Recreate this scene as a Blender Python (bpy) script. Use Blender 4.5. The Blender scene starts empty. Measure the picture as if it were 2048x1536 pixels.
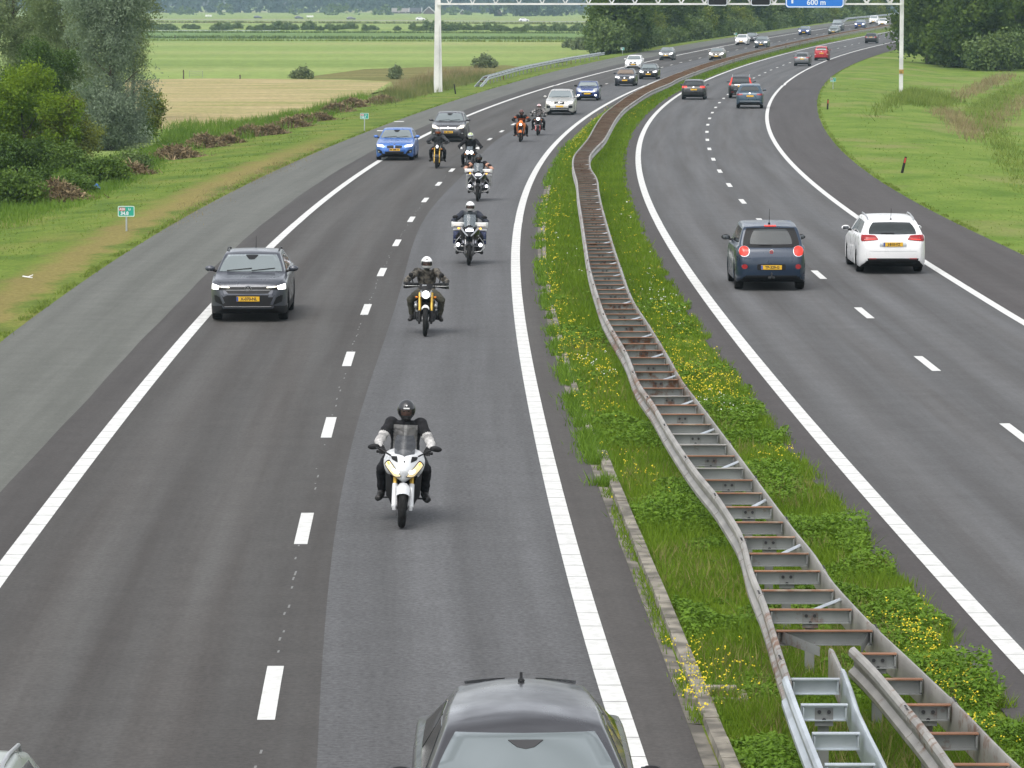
import bpy, bmesh, math, random
import numpy as np
from mathutils import Vector, Matrix, noise
from mathutils.bvhtree import BVHTree
# ---------------------------------------------------------------- ground mapping (camera constants)
F_PX, CAM_H, HOR = 7280.0, 7.2, 6.0
PITCH = math.atan((768 - HOR) / F_PX)
cP, sP = math.cos(PITCH), math.sin(PITCH)

def ramp(Y):
    """the motorway climbs gently in the distance"""
    t = (Y - 390.0) / 35.0
    if t > 30: return 0.0088 * 35 * t
    return 0.0088 * 35 * math.log1p(math.exp(t))

def ray(px, py):
    dx, dy = (px - 1024) / F_PX, -(py - 768) / F_PX
    return dx, cP + dy * sP, -sP + dy * cP

def G(px, py, z=0.0, road=True):
    """world point of a place on the ground"""
    dx, dy, dz = ray(px, py)
    if not road:
        t = (z - CAM_H) / dz
        return Vector((dx * t, dy * t, z))
    lo, hi = 5.0, 3000.0
    for _ in range(60):
        m = 0.5 * (lo + hi)
        if CAM_H + dz * m > z + ramp(dy * m): lo = m
        else: hi = m
    t = 0.5 * (lo + hi)
    return Vector((dx * t, dy * t, CAM_H + dz * t))
# ---------------------------------------------------------------- camera, world, sun, exposure
S = bpy.context.scene
COL = S.collection
cam_d = bpy.data.cameras.new("camera")
cam = bpy.data.objects.new("camera", cam_d); COL.objects.link(cam)
cam_d.sensor_width = 36.0
cam_d.lens = 36.0 * F_PX / 2048.0
cam_d.clip_start, cam_d.clip_end = 1.0, 20000.0
cam.location = (0, 0, CAM_H)
cam.rotation_euler = (math.pi / 2 - PITCH, 0, 0)
S.camera = cam

SUN_EL, SUN_AZ = math.radians(58), math.radians(205)       # azimuth clockwise from +Y
W = bpy.data.worlds.new("World"); S.world = W; W.use_nodes = True
nt = W.node_tree; nt.nodes.clear()
n_out = nt.nodes.new('ShaderNodeOutputWorld'); n_bg = nt.nodes.new('ShaderNodeBackground')
n_sky = nt.nodes.new('ShaderNodeTexSky'); n_sky.sky_type = 'NISHITA'; n_sky.sun_disc = False
n_sky.sun_elevation = SUN_EL; n_sky.sun_rotation = SUN_AZ
n_sky.air_density, n_sky.dust_density = 1.0, 3.0
n_hs = nt.nodes.new('ShaderNodeHueSaturation'); n_hs.inputs['Saturation'].default_value = 0.22
n_tc = nt.nodes.new('ShaderNodeTexCoord'); n_ns = nt.nodes.new('ShaderNodeTexNoise')
n_ns.inputs['Scale'].default_value = 4.2; n_ns.inputs['Detail'].default_value = 6
n_mr = nt.nodes.new('ShaderNodeMapRange')
n_mr.inputs['From Min'].default_value = .35; n_mr.inputs['From Max'].default_value = .68
n_mr.inputs['To Min'].default_value = .45; n_mr.inputs['To Max'].default_value = 1.7
n_mx = nt.nodes.new('ShaderNodeVectorMath'); n_mx.operation = 'SCALE'
nt.links.new(n_tc.outputs['Generated'], n_ns.inputs['Vector'])
nt.links.new(n_ns.outputs['Fac'], n_mr.inputs['Value'])
nt.links.new(n_sky.outputs['Color'], n_hs.inputs['Color'])
nt.links.new(n_hs.outputs['Color'], n_mx.inputs[0])
nt.links.new(n_mr.outputs['Result'], n_mx.inputs['Scale'])
nt.links.new(n_mx.outputs['Vector'], n_bg.inputs['Color'])
n_bg.inputs['Strength'].default_value = 0.15
nt.links.new(n_bg.outputs['Background'], n_out.inputs['Surface'])

sun_d = bpy.data.lights.new("sun", 'SUN'); sun = bpy.data.objects.new("sun", sun_d); COL.objects.link(sun)
sun_d.energy = 0.7; sun_d.angle = math.radians(35); sun_d.color = (1, .96, .9)
sd = Vector((math.sin(SUN_AZ) * math.cos(SUN_EL), math.cos(SUN_AZ) * math.cos(SUN_EL), math.sin(SUN_EL)))
sun.rotation_euler = sd.to_track_quat('Z', 'Y').to_euler()

S.view_settings.view_transform = 'Standard'; S.view_settings.look = 'None'
S.view_settings.exposure = 0.95; S.view_settings.gamma = 1.0
S.render.engine = 'CYCLES'
S.cycles.use_denoising = True; S.cycles.max_bounces = 6; S.cycles.transparent_max_bounces = 12; S.cycles.volume_bounces = 0
# ---------------------------------------------------------------- road alignment
TR = {
 'shL': [(0,690),(100,612),(200,540),(290,475),(400,418),(480,378),(558,338),(636,305),(725,263),(818,232),(923,198),(1000,175),(1081,150),(1183,124),(1244,109),(1318,99),(1356,93),(1467,75),(1535,64),(1596,55),(1657,46),(1707,40),(1799,32)],
 'seamL': [(0,990),(100,880),(200,770),(300,655),(400,553),(500,475),(600,402),(700,326),(745,296),(870,240),(960,211),(1060,178),(1180,142),(1350,104),(1467,83),(1600,62),(1707,46),(1799,35)],
 'L1': [(0,1150),(100,1016),(180,912),(262,812),(350,702),(415,615),(540,497),(650,404),(752,325),(850,268),(929,234),(1000,207),(1056,188),(1132,165),(1247,134.5),(1315,119),(1356,110),(1467,89),(1535,76),(1646,58),(1707,49),(1785,39)],
 'LD': [(534,1440),(552,1328),(600,1087),(615,1021),(652,872),(664,830),(695,732),(706,700),(729,626),(738,605),(761,549),(769,533),(791,489),(798,477),(819,443),(827,433),(851,400),(877,368),(903,341),(977,281),(1000.5,264.5),(1024,250),(1207,169),(1321,136),(1365,124),(1410,114),(1454,104),(1498,95),(1542,86),(1582,79),(1700,58),(1799,43.5)],
 'L2': [(1269,1515),(1253,1472),(1230,1398),(1208,1330),(1180,1235),(1154,1144),(1132,1072),(1100,976),(1078,879),(1062,779),(1051,690),(1042,620),(1033,551),(1032,493),(1038,434),(1049,387),(1065,352),(1079,326),(1096,303),(1123,277),(1158,247),(1208,211),(1284,174),(1320,160),(1411,130),(1480,112),(1591,88),(1702,66),(1799,49)],
 'edgeL': [(1398,1512),(1375,1438),(1343,1337),(1297,1228),(1265,1150),(1236,1083),(1204,1004),(1168,911),(1136,800),(1114,718),(1096,646),(1085,575),(1078,516),(1077,443),(1086,384),(1103,340),(1129,292),(1167,254),(1214,218),(1290,180),(1325,163),(1411,132),(1480,114),(1591,89),(1702,67),(1799,50)],
 'edgeR': [(2048,1485),(1990,1415),(1928,1329),(1858,1228),(1811,1175),(1760,1115),(1700,1050),(1637,985),(1587,918),(1526,843),(1479,779),(1436,711),(1390,646),(1358,600),(1343,575),(1299,501),(1272,443),(1255,399),(1246,355),(1245,314),(1252,285),(1266,257),(1290,229),(1340,194),(1400,162),(1480,132),(1577,103),(1646,88.5),(1730,71),(1799,58.5)],
 'R1': [(2048,1325),(2014,1286),(1963,1232),(1912,1179),(1878,1150),(1760,1012),(1650,886),(1587,811),(1540,754),(1497,704),(1451,646),(1414,597),(1366,525),(1331,472),(1308,428),(1290,390),(1280,355),(1277,326),(1277,296),(1282,275),(1299,246),(1320,220),(1343,200),(1363,185),(1409,161),(1500,129),(1577,105.4),(1646,90),(1730,72.7),(1799,59.6)],
 'RD': [(2040,870),(1857,728),(1730,630),(1642,553),(1523,443),(1489,409),(1463,376),(1444,348),(1430,324),(1420.6,303),(1415,285),(1413.3,269),(1414,254),(1417,241),(1422.7,228.5),(1430,217),(1438,206.5),(1447.6,197),(1505,158),(1518,151),(1531,145),(1545.7,138.7),(1560,132.6),(1575.7,126.7),(1676,97),(1692.7,92.3),(1711,88),(1799,68.5)],
 'R2': [(2048,645),(1900,556),(1844,521),(1722,440),(1666,400),(1610,353),(1580,324),(1557,294),(1541,266),(1533,236),(1535.5,216),(1546,194),(1568,169),(1605,144),(1660,119),(1730,97),(1799,82),(1829,75.4)],
 'shR': [(2048,507),(1950,465),(1850,418),(1780,374),(1722,334),(1682,300),(1652,263),(1635,222),(1634,196),(1646,172),(1668,150),(1702,130),(1757,109),(1799,97),(1831,89)],
}
def fit_line(name, deg=7, ycut=2100):
    p = np.array(TR[name], float)
    p = p[np.argsort(-p[:, 1])]
    # straight continuation below the frame / outside it
    a, b = p[0], p[2]
    if name in ('shR', 'R2', 'RD', 'shL', 'seamL', 'L1'):
        ext = []
        s = (a[0] - b[0]) / (a[1] - b[1])
        for k in (1.3, 1.7, 2.2, 3.0):
            y = a[1] * k
            if y < 2300: ext.append((a[0] + s * (y - a[1]), y))
        if ext: p = np.vstack([np.array(ext)[::-1], p])
    else:
        s = (a[0] - b[0]) / (a[1] - b[1])
        p = np.vstack([np.array([(a[0] + s * (y - a[1]), y) for y in (2300, 1950, 1700)]), p])
    u = np.log(p[:, 1] + 12)
    deg = min(deg, len(p) - 4)
    uc, us = u.mean(), u.std()
    w = 1.0 / (8 + 0.02 * p[:, 1])
    co = np.polyfit((u - uc) / us, p[:, 0], deg, w=w)
    res = np.polyval(co, (u - uc) / us) - p[:, 0]
    uu = np.linspace(u.min(), u.max(), 260)[::-1]
    pts = [G(float(np.polyval(co, (v - uc) / us)), float(math.exp(v) - 12)) for v in uu]
    return pts, res, p
# ---------------------------------------------------------------- helpers
rnd = random.Random(7)
RNG = np.random.default_rng(7)

def tag(o, label=None, cat=None, group=None, kind=None):
    if label: o['label'] = label
    if cat: o['category'] = cat
    if group: o['group'] = group
    if kind: o['kind'] = kind
    return o

def thing(name, label, cat, loc=(0, 0, 0), rotz=0.0, group=None, lean=0.0):
    o = bpy.data.objects.new(name, None); COL.objects.link(o)
    o.empty_display_size = .2
    o.location = loc; o.rotation_euler = (0, lean, rotz)
    return tag(o, label, cat, group)

def nodes_of(name):
    m = bpy.data.materials.new(name); m.use_nodes = True
    return m, m.node_tree, m.node_tree.nodes['Principled BSDF']

MATS = {}
def mat(name, col, rough=.6, metal=0.0, coat=0.0, emit=None, es=0.0, ior=None, alpha=None, var=0.0, vscale=8.0, var_col=None, bump=0.0, vdetail=4):
    """plain principled material, optionally mottled by a noise in object space"""
    if name in MATS: return MATS[name]
    m, t, b = nodes_of(name)
    b.inputs['Base Color'].default_value = (*col, 1); b.inputs['Roughness'].default_value = rough
    b.inputs['Metallic'].default_value = metal; b.inputs['Coat Weight'].default_value = coat
    b.inputs['Coat Roughness'].default_value = .04
    if ior: b.inputs['IOR'].default_value = ior
    if name.startswith(('black', 'grille', 'tyre', 'seat')): b.inputs['Specular IOR Level'].default_value = .22
    if alpha is not None: b.inputs['Alpha'].default_value = alpha
    if emit: b.inputs['Emission Color'].default_value = (*emit, 1); b.inputs['Emission Strength'].default_value = es
    if var > 0 or var_col:
        tc = t.nodes.new('ShaderNodeTexCoord'); n = t.nodes.new('ShaderNodeTexNoise')
        n.inputs['Scale'].default_value = vscale; n.inputs['Detail'].default_value = vdetail
        t.links.new(tc.outputs['Object'], n.inputs['Vector'])
        r = t.nodes.new('ShaderNodeValToRGB')
        a = [c * (1 - var) for c in col]; c2 = var_col or [min(1, c * (1 + var)) for c in col]
        r.color_ramp.elements[0].position = .38; r.color_ramp.elements[1].position = .64
        r.color_ramp.elements[0].color = (*a, 1); r.color_ramp.elements[1].color = (*c2, 1)
        t.links.new(n.outputs['Fac'], r.inputs['Fac']); t.links.new(r.outputs['Color'], b.inputs['Base Color'])
        if bump:
            bp = t.nodes.new('ShaderNodeBump'); bp.inputs['Strength'].default_value = bump
            t.links.new(n.outputs['Fac'], bp.inputs['Height']); t.links.new(bp.outputs['Normal'], b.inputs['Normal'])
    MATS[name] = m
    return m

class MB:
    """collects shapes, links them as ONE mesh object"""
    def __init__(s): s.v, s.f, s.m = [], [], []
    def add(s, vs, fs, mi=0, M=None):
        o = len(s.v)
        s.v += [tuple(M @ Vector(p)) if M is not None else tuple(p) for p in vs]
        s.f += [tuple(i + o for i in q) for q in fs]; s.m += [mi] * len(fs)
        return s
    def box(s, c, d, mi=0, rot=None, bev=0.0, taper=1.0):
        x, y, z = d[0] / 2, d[1] / 2, d[2] / 2
        if bev > 0:
            b = min(bev, x * .9, y * .9, z * .9)
            bm = bmesh.new(); bmesh.ops.create_cube(bm, size=1.0)
            for v in bm.verts:
                k = taper if v.co.z > 0 else 1.0
                v.co = Vector((v.co.x * 2 * x * k, v.co.y * 2 * y * k, v.co.z * 2 * z))
            bmesh.ops.bevel(bm, geom=bm.edges[:], offset=b, segments=2, affect='EDGES', profile=.6)
            bm.verts.index_update()
            vs = [v.co.copy() for v in bm.verts]; fs = [[v.index for v in f.verts] for f in bm.faces]; bm.free()
        else:
            vs = [Vector((sx * x * (taper if sz > 0 else 1), sy * y * (taper if sz > 0 else 1), sz * z)) for sz in (-1, 1) for sy in (-1, 1) for sx in (-1, 1)]
            fs = [(0, 2, 3, 1), (4, 5, 7, 6), (0, 1, 5, 4), (2, 6, 7, 3), (0, 4, 6, 2), (1, 3, 7, 5)]
        M = Matrix.Translation(c) @ (rot.to_4x4() if rot is not None else Matrix.Identity(4))
        return s.add(vs, fs, mi, M)
    def tube(s, pts, r, n=8, mi=0, flat=1.0, caps=True):
        pts = [Vector(p) for p in pts]; k = len(pts)
        rs = list(r) if isinstance(r, (list, tuple)) else [r] * k
        vs, fs = [], []; up = None
        for i, p in enumerate(pts):
            t = (pts[min(i + 1, k - 1)] - pts[max(i - 1, 0)])
            t = t.normalized() if t.length > 1e-9 else Vector((0, 0, 1))
            if up is None:
                up = Vector((0, 0, 1)) if abs(t.z) < .9 else Vector((0, 1, 0))
            a = t.cross(up).normalized(); up = a.cross(t).normalized()
            for j in range(n):
                th = 2 * math.pi * j / n
                vs.append(p + a * math.cos(th) * rs[i] + up * math.sin(th) * rs[i] * flat)
        for i in range(k - 1):
            for j in range(n):
                fs.append((i * n + j, i * n + (j + 1) % n, (i + 1) * n + (j + 1) % n, (i + 1) * n + j))
        if caps: fs += [tuple(range(n - 1, -1, -1)), tuple((k - 1) * n + j for j in range(n))]
        return s.add(vs, fs, mi)
    def ell(s, c, r, mi=0, rot=None, n=14, m=9):
        vs = [(0, 0, -1)]; fs = []
        for i in range(1, m):
            ph = -math.pi / 2 + math.pi * i / m
            for j in range(n):
                th = 2 * math.pi * j / n
                vs.append((math.cos(ph) * math.cos(th), math.cos(ph) * math.sin(th), math.sin(ph)))
        vs.append((0, 0, 1)); top = len(vs) - 1
        for j in range(n): fs.append((0, 1 + (j + 1) % n, 1 + j))
        for i in range(m - 2):
            for j in range(n):
                a = 1 + i * n; b = a + n
                fs.append((a + j, a + (j + 1) % n, b + (j + 1) % n, b + j))
        a = 1 + (m - 2) * n
        for j in range(n): fs.append((a + j, a + (j + 1) % n, top))
        M = Matrix.Translation(c) @ (rot.to_4x4() if rot is not None else Matrix.Identity(4)) @ Matrix.Diagonal((*r, 1))
        return s.add(vs, fs, mi, M)
    def lathe(s, prof, c, axis='X', n=24, mi=0, closed=False):
        """prof: (radius, along) pairs, turned about the axis through c"""
        vs, fs = [], []; k = len(prof)
        for (r, a) in prof:
            for j in range(n):
                th = 2 * math.pi * j / n; p, q = r * math.cos(th), r * math.sin(th)
                vs.append((a, p, q) if axis == 'X' else (p, q, a) if axis == 'Z' else (q, a, p))
        for i in range(k if closed else k - 1):
            i2 = (i + 1) % k
            for j in range(n):
                fs.append((i * n + j, i2 * n + j, i2 * n + (j + 1) % n, i * n + (j + 1) % n))
        return s.add(vs, fs, mi, Matrix.Translation(c))
    def grid(s, rows, mi=0, closed=False, cap=False):
        n = len(rows[0]); vs = [p for r in rows for p in r]; fs = []
        for i in range(len(rows) - 1):
            for j in range(n if closed else n - 1):
                j2 = (j + 1) % n
                fs.append((i * n + j, i * n + j2, (i + 1) * n + j2, (i + 1) * n + j))
        if cap:
            fs.append(tuple(range(n - 1, -1, -1))); fs.append(tuple((len(rows) - 1) * n + j for j in range(n)))
        return s.add(vs, fs, mi)
    def prism(s, poly, axis, a0, a1, mi=0, M=None):
        """polygon in a plane, given thickness along axis"""
        def P(u, v, a): return (a, u, v) if axis == 'X' else (u, a, v) if axis == 'Y' else (u, v, a)
        n = len(poly)
        vs = [P(u, v, a0) for u, v in poly] + [P(u, v, a1) for u, v in poly]
        fs = [tuple(range(n)), tuple(range(2 * n - 1, n - 1, -1))] + [(i, i + n, (i + 1) % n + n, (i + 1) % n) for i in range(n)]
        return s.add(vs, fs, mi, M)
    def text(s, txt, size, M, mi=0, depth=.002, bold=0.0, font_w=1.0):
        cu = bpy.data.curves.new("txt", 'FONT'); cu.body = txt; cu.size = size
        cu.align_x = 'CENTER'; cu.align_y = 'CENTER'; cu.extrude = depth; cu.offset = bold; cu.resolution_u = 3
        o = bpy.data.objects.new("txt", cu); COL.objects.link(o)
        bpy.context.view_layer.update()
        me = bpy.data.meshes.new_from_object(o.evaluated_get(bpy.context.evaluated_depsgraph_get()))
        vs = [Vector((v.co.x * font_w, v.co.y, v.co.z)) for v in me.vertices]; fs = [tuple(p.vertices) for p in me.polygons]
        s.add(vs, fs, mi, M)
        bpy.data.objects.remove(o); bpy.data.meshes.remove(me); bpy.data.curves.remove(cu)
        return s
    def build(s, name, mats, parent=None, smooth=40.0, fix=True):
        me = bpy.data.meshes.new(name)
        me.from_pydata(s.v, [], s.f)
        for m in (mats if isinstance(mats, (list, tuple)) else [mats]): me.materials.append(m)
        me.polygons.foreach_set('material_index', s.m)
        if fix:
            bm = bmesh.new(); bm.from_mesh(me)
            bmesh.ops.remove_doubles(bm, verts=bm.verts, dist=1e-5)
            bmesh.ops.recalc_face_normals(bm, faces=bm.faces)
            if smooth:
                ca = math.radians(smooth)
                for f in bm.faces: f.smooth = True
                for e in bm.edges:
                    if len(e.link_faces) == 2 and e.calc_face_angle(0) > ca: e.smooth = False
            bm.to_mesh(me); bm.free()
        me.update()
        o = bpy.data.objects.new(name, me); COL.objects.link(o)
        if parent is not None: o.parent = parent
        return o

def np_mesh(name, V, Fq, mats, tint=None, parent=None, smooth=False):
    """fast mesh from arrays; tint = one value per face"""
    me = bpy.data.meshes.new(name)
    n, k = Fq.shape
    me.vertices.add(len(V)); me.vertices.foreach_set('co', V.astype(np.float32).ravel())
    me.loops.add(n * k); me.loops.foreach_set('vertex_index', Fq.astype(np.int32).ravel())
    me.polygons.add(n); me.polygons.foreach_set('loop_start', np.arange(0, n * k, k, dtype=np.int32))
    me.update(calc_edges=True)
    for m in mats: me.materials.append(m)
    if tint is not None:
        a = me.attributes.new('tint', 'FLOAT', 'FACE'); a.data.foreach_set('value', tint.astype(np.float32))
    if smooth: me.polygons.foreach_set('use_smooth', np.ones(n, dtype=bool))
    o = bpy.data.objects.new(name, me); COL.objects.link(o)
    if parent is not None: o.parent = parent
    return o

def copy_tree(o, parent=None):
    c = o.copy(); COL.objects.link(c)
    if parent is not None:
        c.parent = parent; c.matrix_parent_inverse = o.matrix_parent_inverse.copy()
    for ch in list(o.children): copy_tree(ch, c)
    return c

def herm(xs, ys, xq):
    """smooth curve through points (monotone-ish cubic)"""
    xs, ys, xq = np.asarray(xs, float), np.asarray(ys, float), np.asarray(xq, float)
    d = np.diff(ys) / np.diff(xs); m = np.empty_like(ys)
    m[1:-1] = (d[:-1] + d[1:]) / 2; m[0], m[-1] = d[0], d[-1]
    i = np.clip(np.searchsorted(xs, xq) - 1, 0, len(xs) - 2)
    h = xs[i + 1] - xs[i]; t = (xq - xs[i]) / h
    out = (2*t**3 - 3*t**2 + 1) * ys[i] + (t**3 - 2*t**2 + t) * h * m[i] + (-2*t**3 + 3*t**2) * ys[i+1] + (t**3 - t**2) * h * m[i+1]
    out = np.where(xq < xs[0], ys[0] + m[0] * (xq - xs[0]), out)
    return np.where(xq > xs[-1], ys[-1] + m[-1] * (xq - xs[-1]), out)

# alignment: X as a function of Y for every line of the road
YG = np.concatenate([np.arange(14, 120, 1.5), np.arange(120, 320, 3.0), np.arange(320, 1001, 5.0)])
RAMP = np.array([ramp(y) for y in YG])
LX = {}
_valid = {'shL': (74, 740), 'seamL': (53, 740), 'L1': (46, 740), 'LD': (37, 640), 'L2': (35, 640), 'edgeL': (35, 640), 'edgeR': (36, 630),
          'R1': (40.5, 630), 'RD': (61, 560), 'R2': (84, 545), 'shR': (107, 510)}
def _raw(n):
    p = np.array([(q.x, q.y) for q in fit_line(n, 9)[0]]); p = p[np.argsort(p[:, 1])]
    return p
_r = {n: _raw(n) for n in TR}
def _bake(n, ref_near, ref_far):
    p = _r[n]; a, b = _valid[n]
    x = np.interp(YG, p[:, 1], p[:, 0])
    xa, xb = np.interp([a, b], p[:, 1], p[:, 0])
    if ref_far is None:
        s = (np.interp(b, p[:, 1], p[:, 0]) - np.interp(b - 25, p[:, 1], p[:, 0])) / 25
        x = np.where(YG > b, xb + s * 1.1 * (YG - b), x)
    else:
        x = np.where(YG > b, LX[ref_far] + (xb - np.interp(b, YG, LX[ref_far])), x)
    if ref_near is None:
        s = (np.interp(a + 12, p[:, 1], p[:, 0]) - xa) / 12
        x = np.where(YG < a, xa + s * (YG - a), x)
    else:
        x = np.where(YG < a, LX[ref_near] + (xa - np.interp(a, YG, LX[ref_near])), x)
    LX[n] = x
_bake('L1', None, None)
_bake('L2', None, 'L1'); LX['L1'] = np.where(YG < 46, LX['L2'] + (np.interp(46, YG, LX['L1']) - np.interp(46, YG, LX['L2'])), LX['L1'])
for n, a, b in (('LD', 'L2', 'L1'), ('shL', 'L1', 'L1'), ('seamL', 'L1', 'L1'), ('edgeL', 'L2', 'L2'), ('R1', 'L2', 'L2'), ('edgeR', 'R1', 'R1'), ('RD', 'R1', 'R1'), ('R2', 'R1', 'R1'), ('shR', 'R1', 'R1')):
    _bake(n, a, b)
# light smoothing of the curves
def _sm(x, k=5):
    ker = np.ones(k) / k; xp = np.concatenate([2 * x[0] - x[k:0:-1], x, 2 * x[-1] - x[-2:-k - 2:-1]])
    return np.convolve(xp, ker, 'same')[k:-k]
for n in LX: LX[n] = _sm(LX[n], 3)
def lx(n, Y): return float(np.interp(Y, YG, LX[n]))
def slope(n, Y): return (lx(n, Y + 4) - lx(n, Y - 4)) / 8.0
def heading(n, Y):      # rotation about z so local -Y looks down the road towards the camera
    return -math.atan(slope(n, Y))

FLD = -0.6              # level of the polder fields
def sstep(t): t = min(1, max(0, t)); return t * t * (3 - 2 * t)
def ground_z(X, Y):
    r = ramp(Y)
    a = lx('shL', Y) - X
    if a > 0: return (r - .03) * (1 - sstep((a - 2) / 8.5)) + FLD * sstep((a - 1.5) / 9)
    b = X - lx('shR', Y)
    if b > 0: return r - .03 - .55 * sstep((b - 2) / 10)
    return r
def GT(px, py):
    """place of a pixel on the real terrain"""
    p = G(px, py, 0.0)
    for _ in range(12):
        z = ground_z(p.x, p.y)
        dx, dy, dz = ray(px, py); t = (z - CAM_H) / dz
        q = Vector((dx * t, dy * t, z)); p = (p + q) / 2
    p.z = ground_z(p.x, p.y)
    return p
# ---------------------------------------------------------------- setting: ground, roads, markings
def asphalt(name, col, warm, grain=.35, tracks=0.0, track_u=(0.9, 2.7)):
    m, t, b = nodes_of(name); N = t.nodes.new; L = t.links.new
    uv = N('ShaderNodeUVMap'); uv.uv_map = 'UVMap'
    tc = N('ShaderNodeTexCoord')
    # fine chippings
    n1 = N('ShaderNodeTexNoise'); n1.inputs['Scale'].default_value = 15; n1.inputs['Detail'].default_value = 6; n1.inputs['Roughness'].default_value = .75
    L(tc.outputs['Object'], n1.inputs['Vector'])
    # long stains along the lane
    mp = N('ShaderNodeMapping'); mp.inputs['Scale'].default_value = (1.6, .035, 1)
    L(uv.outputs['UV'], mp.inputs['Vector'])
    n2 = N('ShaderNodeTexNoise'); n2.inputs['Scale'].default_value = 1.0; n2.inputs['Detail'].default_value = 5; n2.inputs['Roughness'].default_value = .6
    L(mp.outputs['Vector'], n2.inputs['Vector'])
    n3 = N('ShaderNodeTexNoise'); n3.inputs['Scale'].default_value = 1.3; n3.inputs['Detail'].default_value = 9; n3.inputs['Roughness'].default_value = .72
    L(tc.outputs['Object'], n3.inputs['Vector'])
    r2 = N('ShaderNodeValToRGB'); r2.color_ramp.elements[0].position = .3; r2.color_ramp.elements[1].position = .7
    r2.color_ramp.elements[0].color = (*[c * .84 for c in warm], 1); r2.color_ramp.elements[1].color = (*col, 1)
    L(n2.outputs['Fac'], r2.inputs['Fac'])
    last = r2.outputs['Color']
    if tracks:
        sx = N('ShaderNodeSeparateXYZ'); L(uv.outputs['UV'], sx.inputs[0])
        acc = None
        for u in track_u:
            a = N('ShaderNodeMath'); a.operation = 'SUBTRACT'; L(sx.outputs['X'], a.inputs[0]); a.inputs[1].default_value = u
            p = N('ShaderNodeMath'); p.operation = 'MULTIPLY'; L(a.outputs[0], p.inputs[0]); L(a.outputs[0], p.inputs[1])
            e = N('ShaderNodeMath'); e.operation = 'MULTIPLY'; L(p.outputs[0], e.inputs[0]); e.inputs[1].default_value = -5.5
            x = N('ShaderNodeMath'); x.operation = 'EXPONENT'; L(e.outputs[0], x.inputs[0])
            if acc is None: acc = x.outputs[0]
            else:
                s = N('ShaderNodeMath'); s.operation = 'ADD'; L(acc, s.inputs[0]); L(x.outputs[0], s.inputs[1]); acc = s.outputs[0]
        mm = N('ShaderNodeMath'); mm.operation = 'MULTIPLY_ADD'; L(acc, mm.inputs[0]); mm.inputs[1].default_value = tracks; mm.inputs[2].default_value = 1.0
        vm = N('ShaderNodeVectorMath'); vm.operation = 'SCALE'; L(last, vm.inputs[0]); L(mm.outputs[0], vm.inputs['Scale']); last = vm.outputs[0]
    g = N('ShaderNodeMapRange'); g.inputs['From Min'].default_value = .25; g.inputs['From Max'].default_value = .75
    g.inputs['To Min'].default_value = 1 - grain; g.inputs['To Max'].default_value = 1 + grain; L(n1.outputs['Fac'], g.inputs['Value'])
    g3 = N('ShaderNodeMapRange'); g3.inputs['From Min'].default_value = .3; g3.inputs['From Max'].default_value = .7
    g3.inputs['To Min'].default_value = .89; g3.inputs['To Max'].default_value = 1.11; L(n3.outputs['Fac'], g3.inputs['Value'])
    mu = N('ShaderNodeMath'); mu.operation = 'MULTIPLY'; L(g.outputs[0], mu.inputs[0]); L(g3.outputs[0], mu.inputs[1])
    v2 = N('ShaderNodeVectorMath'); v2.operation = 'SCALE'; L(last, v2.inputs[0]); L(mu.outputs[0], v2.inputs['Scale'])
    L(v2.outputs[0], b.inputs['Base Color'])
    b.inputs['Roughness'].default_value = .85; b.inputs['Specular IOR Level'].default_value = .22
    bp = N('ShaderNodeBump'); bp.inputs['Strength'].default_value = .25; bp.inputs['Distance'].default_value = .01
    L(n1.outputs['Fac'], bp.inputs['Height']); L(bp.outputs['Normal'], b.inputs['Normal'])
    return m

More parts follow.
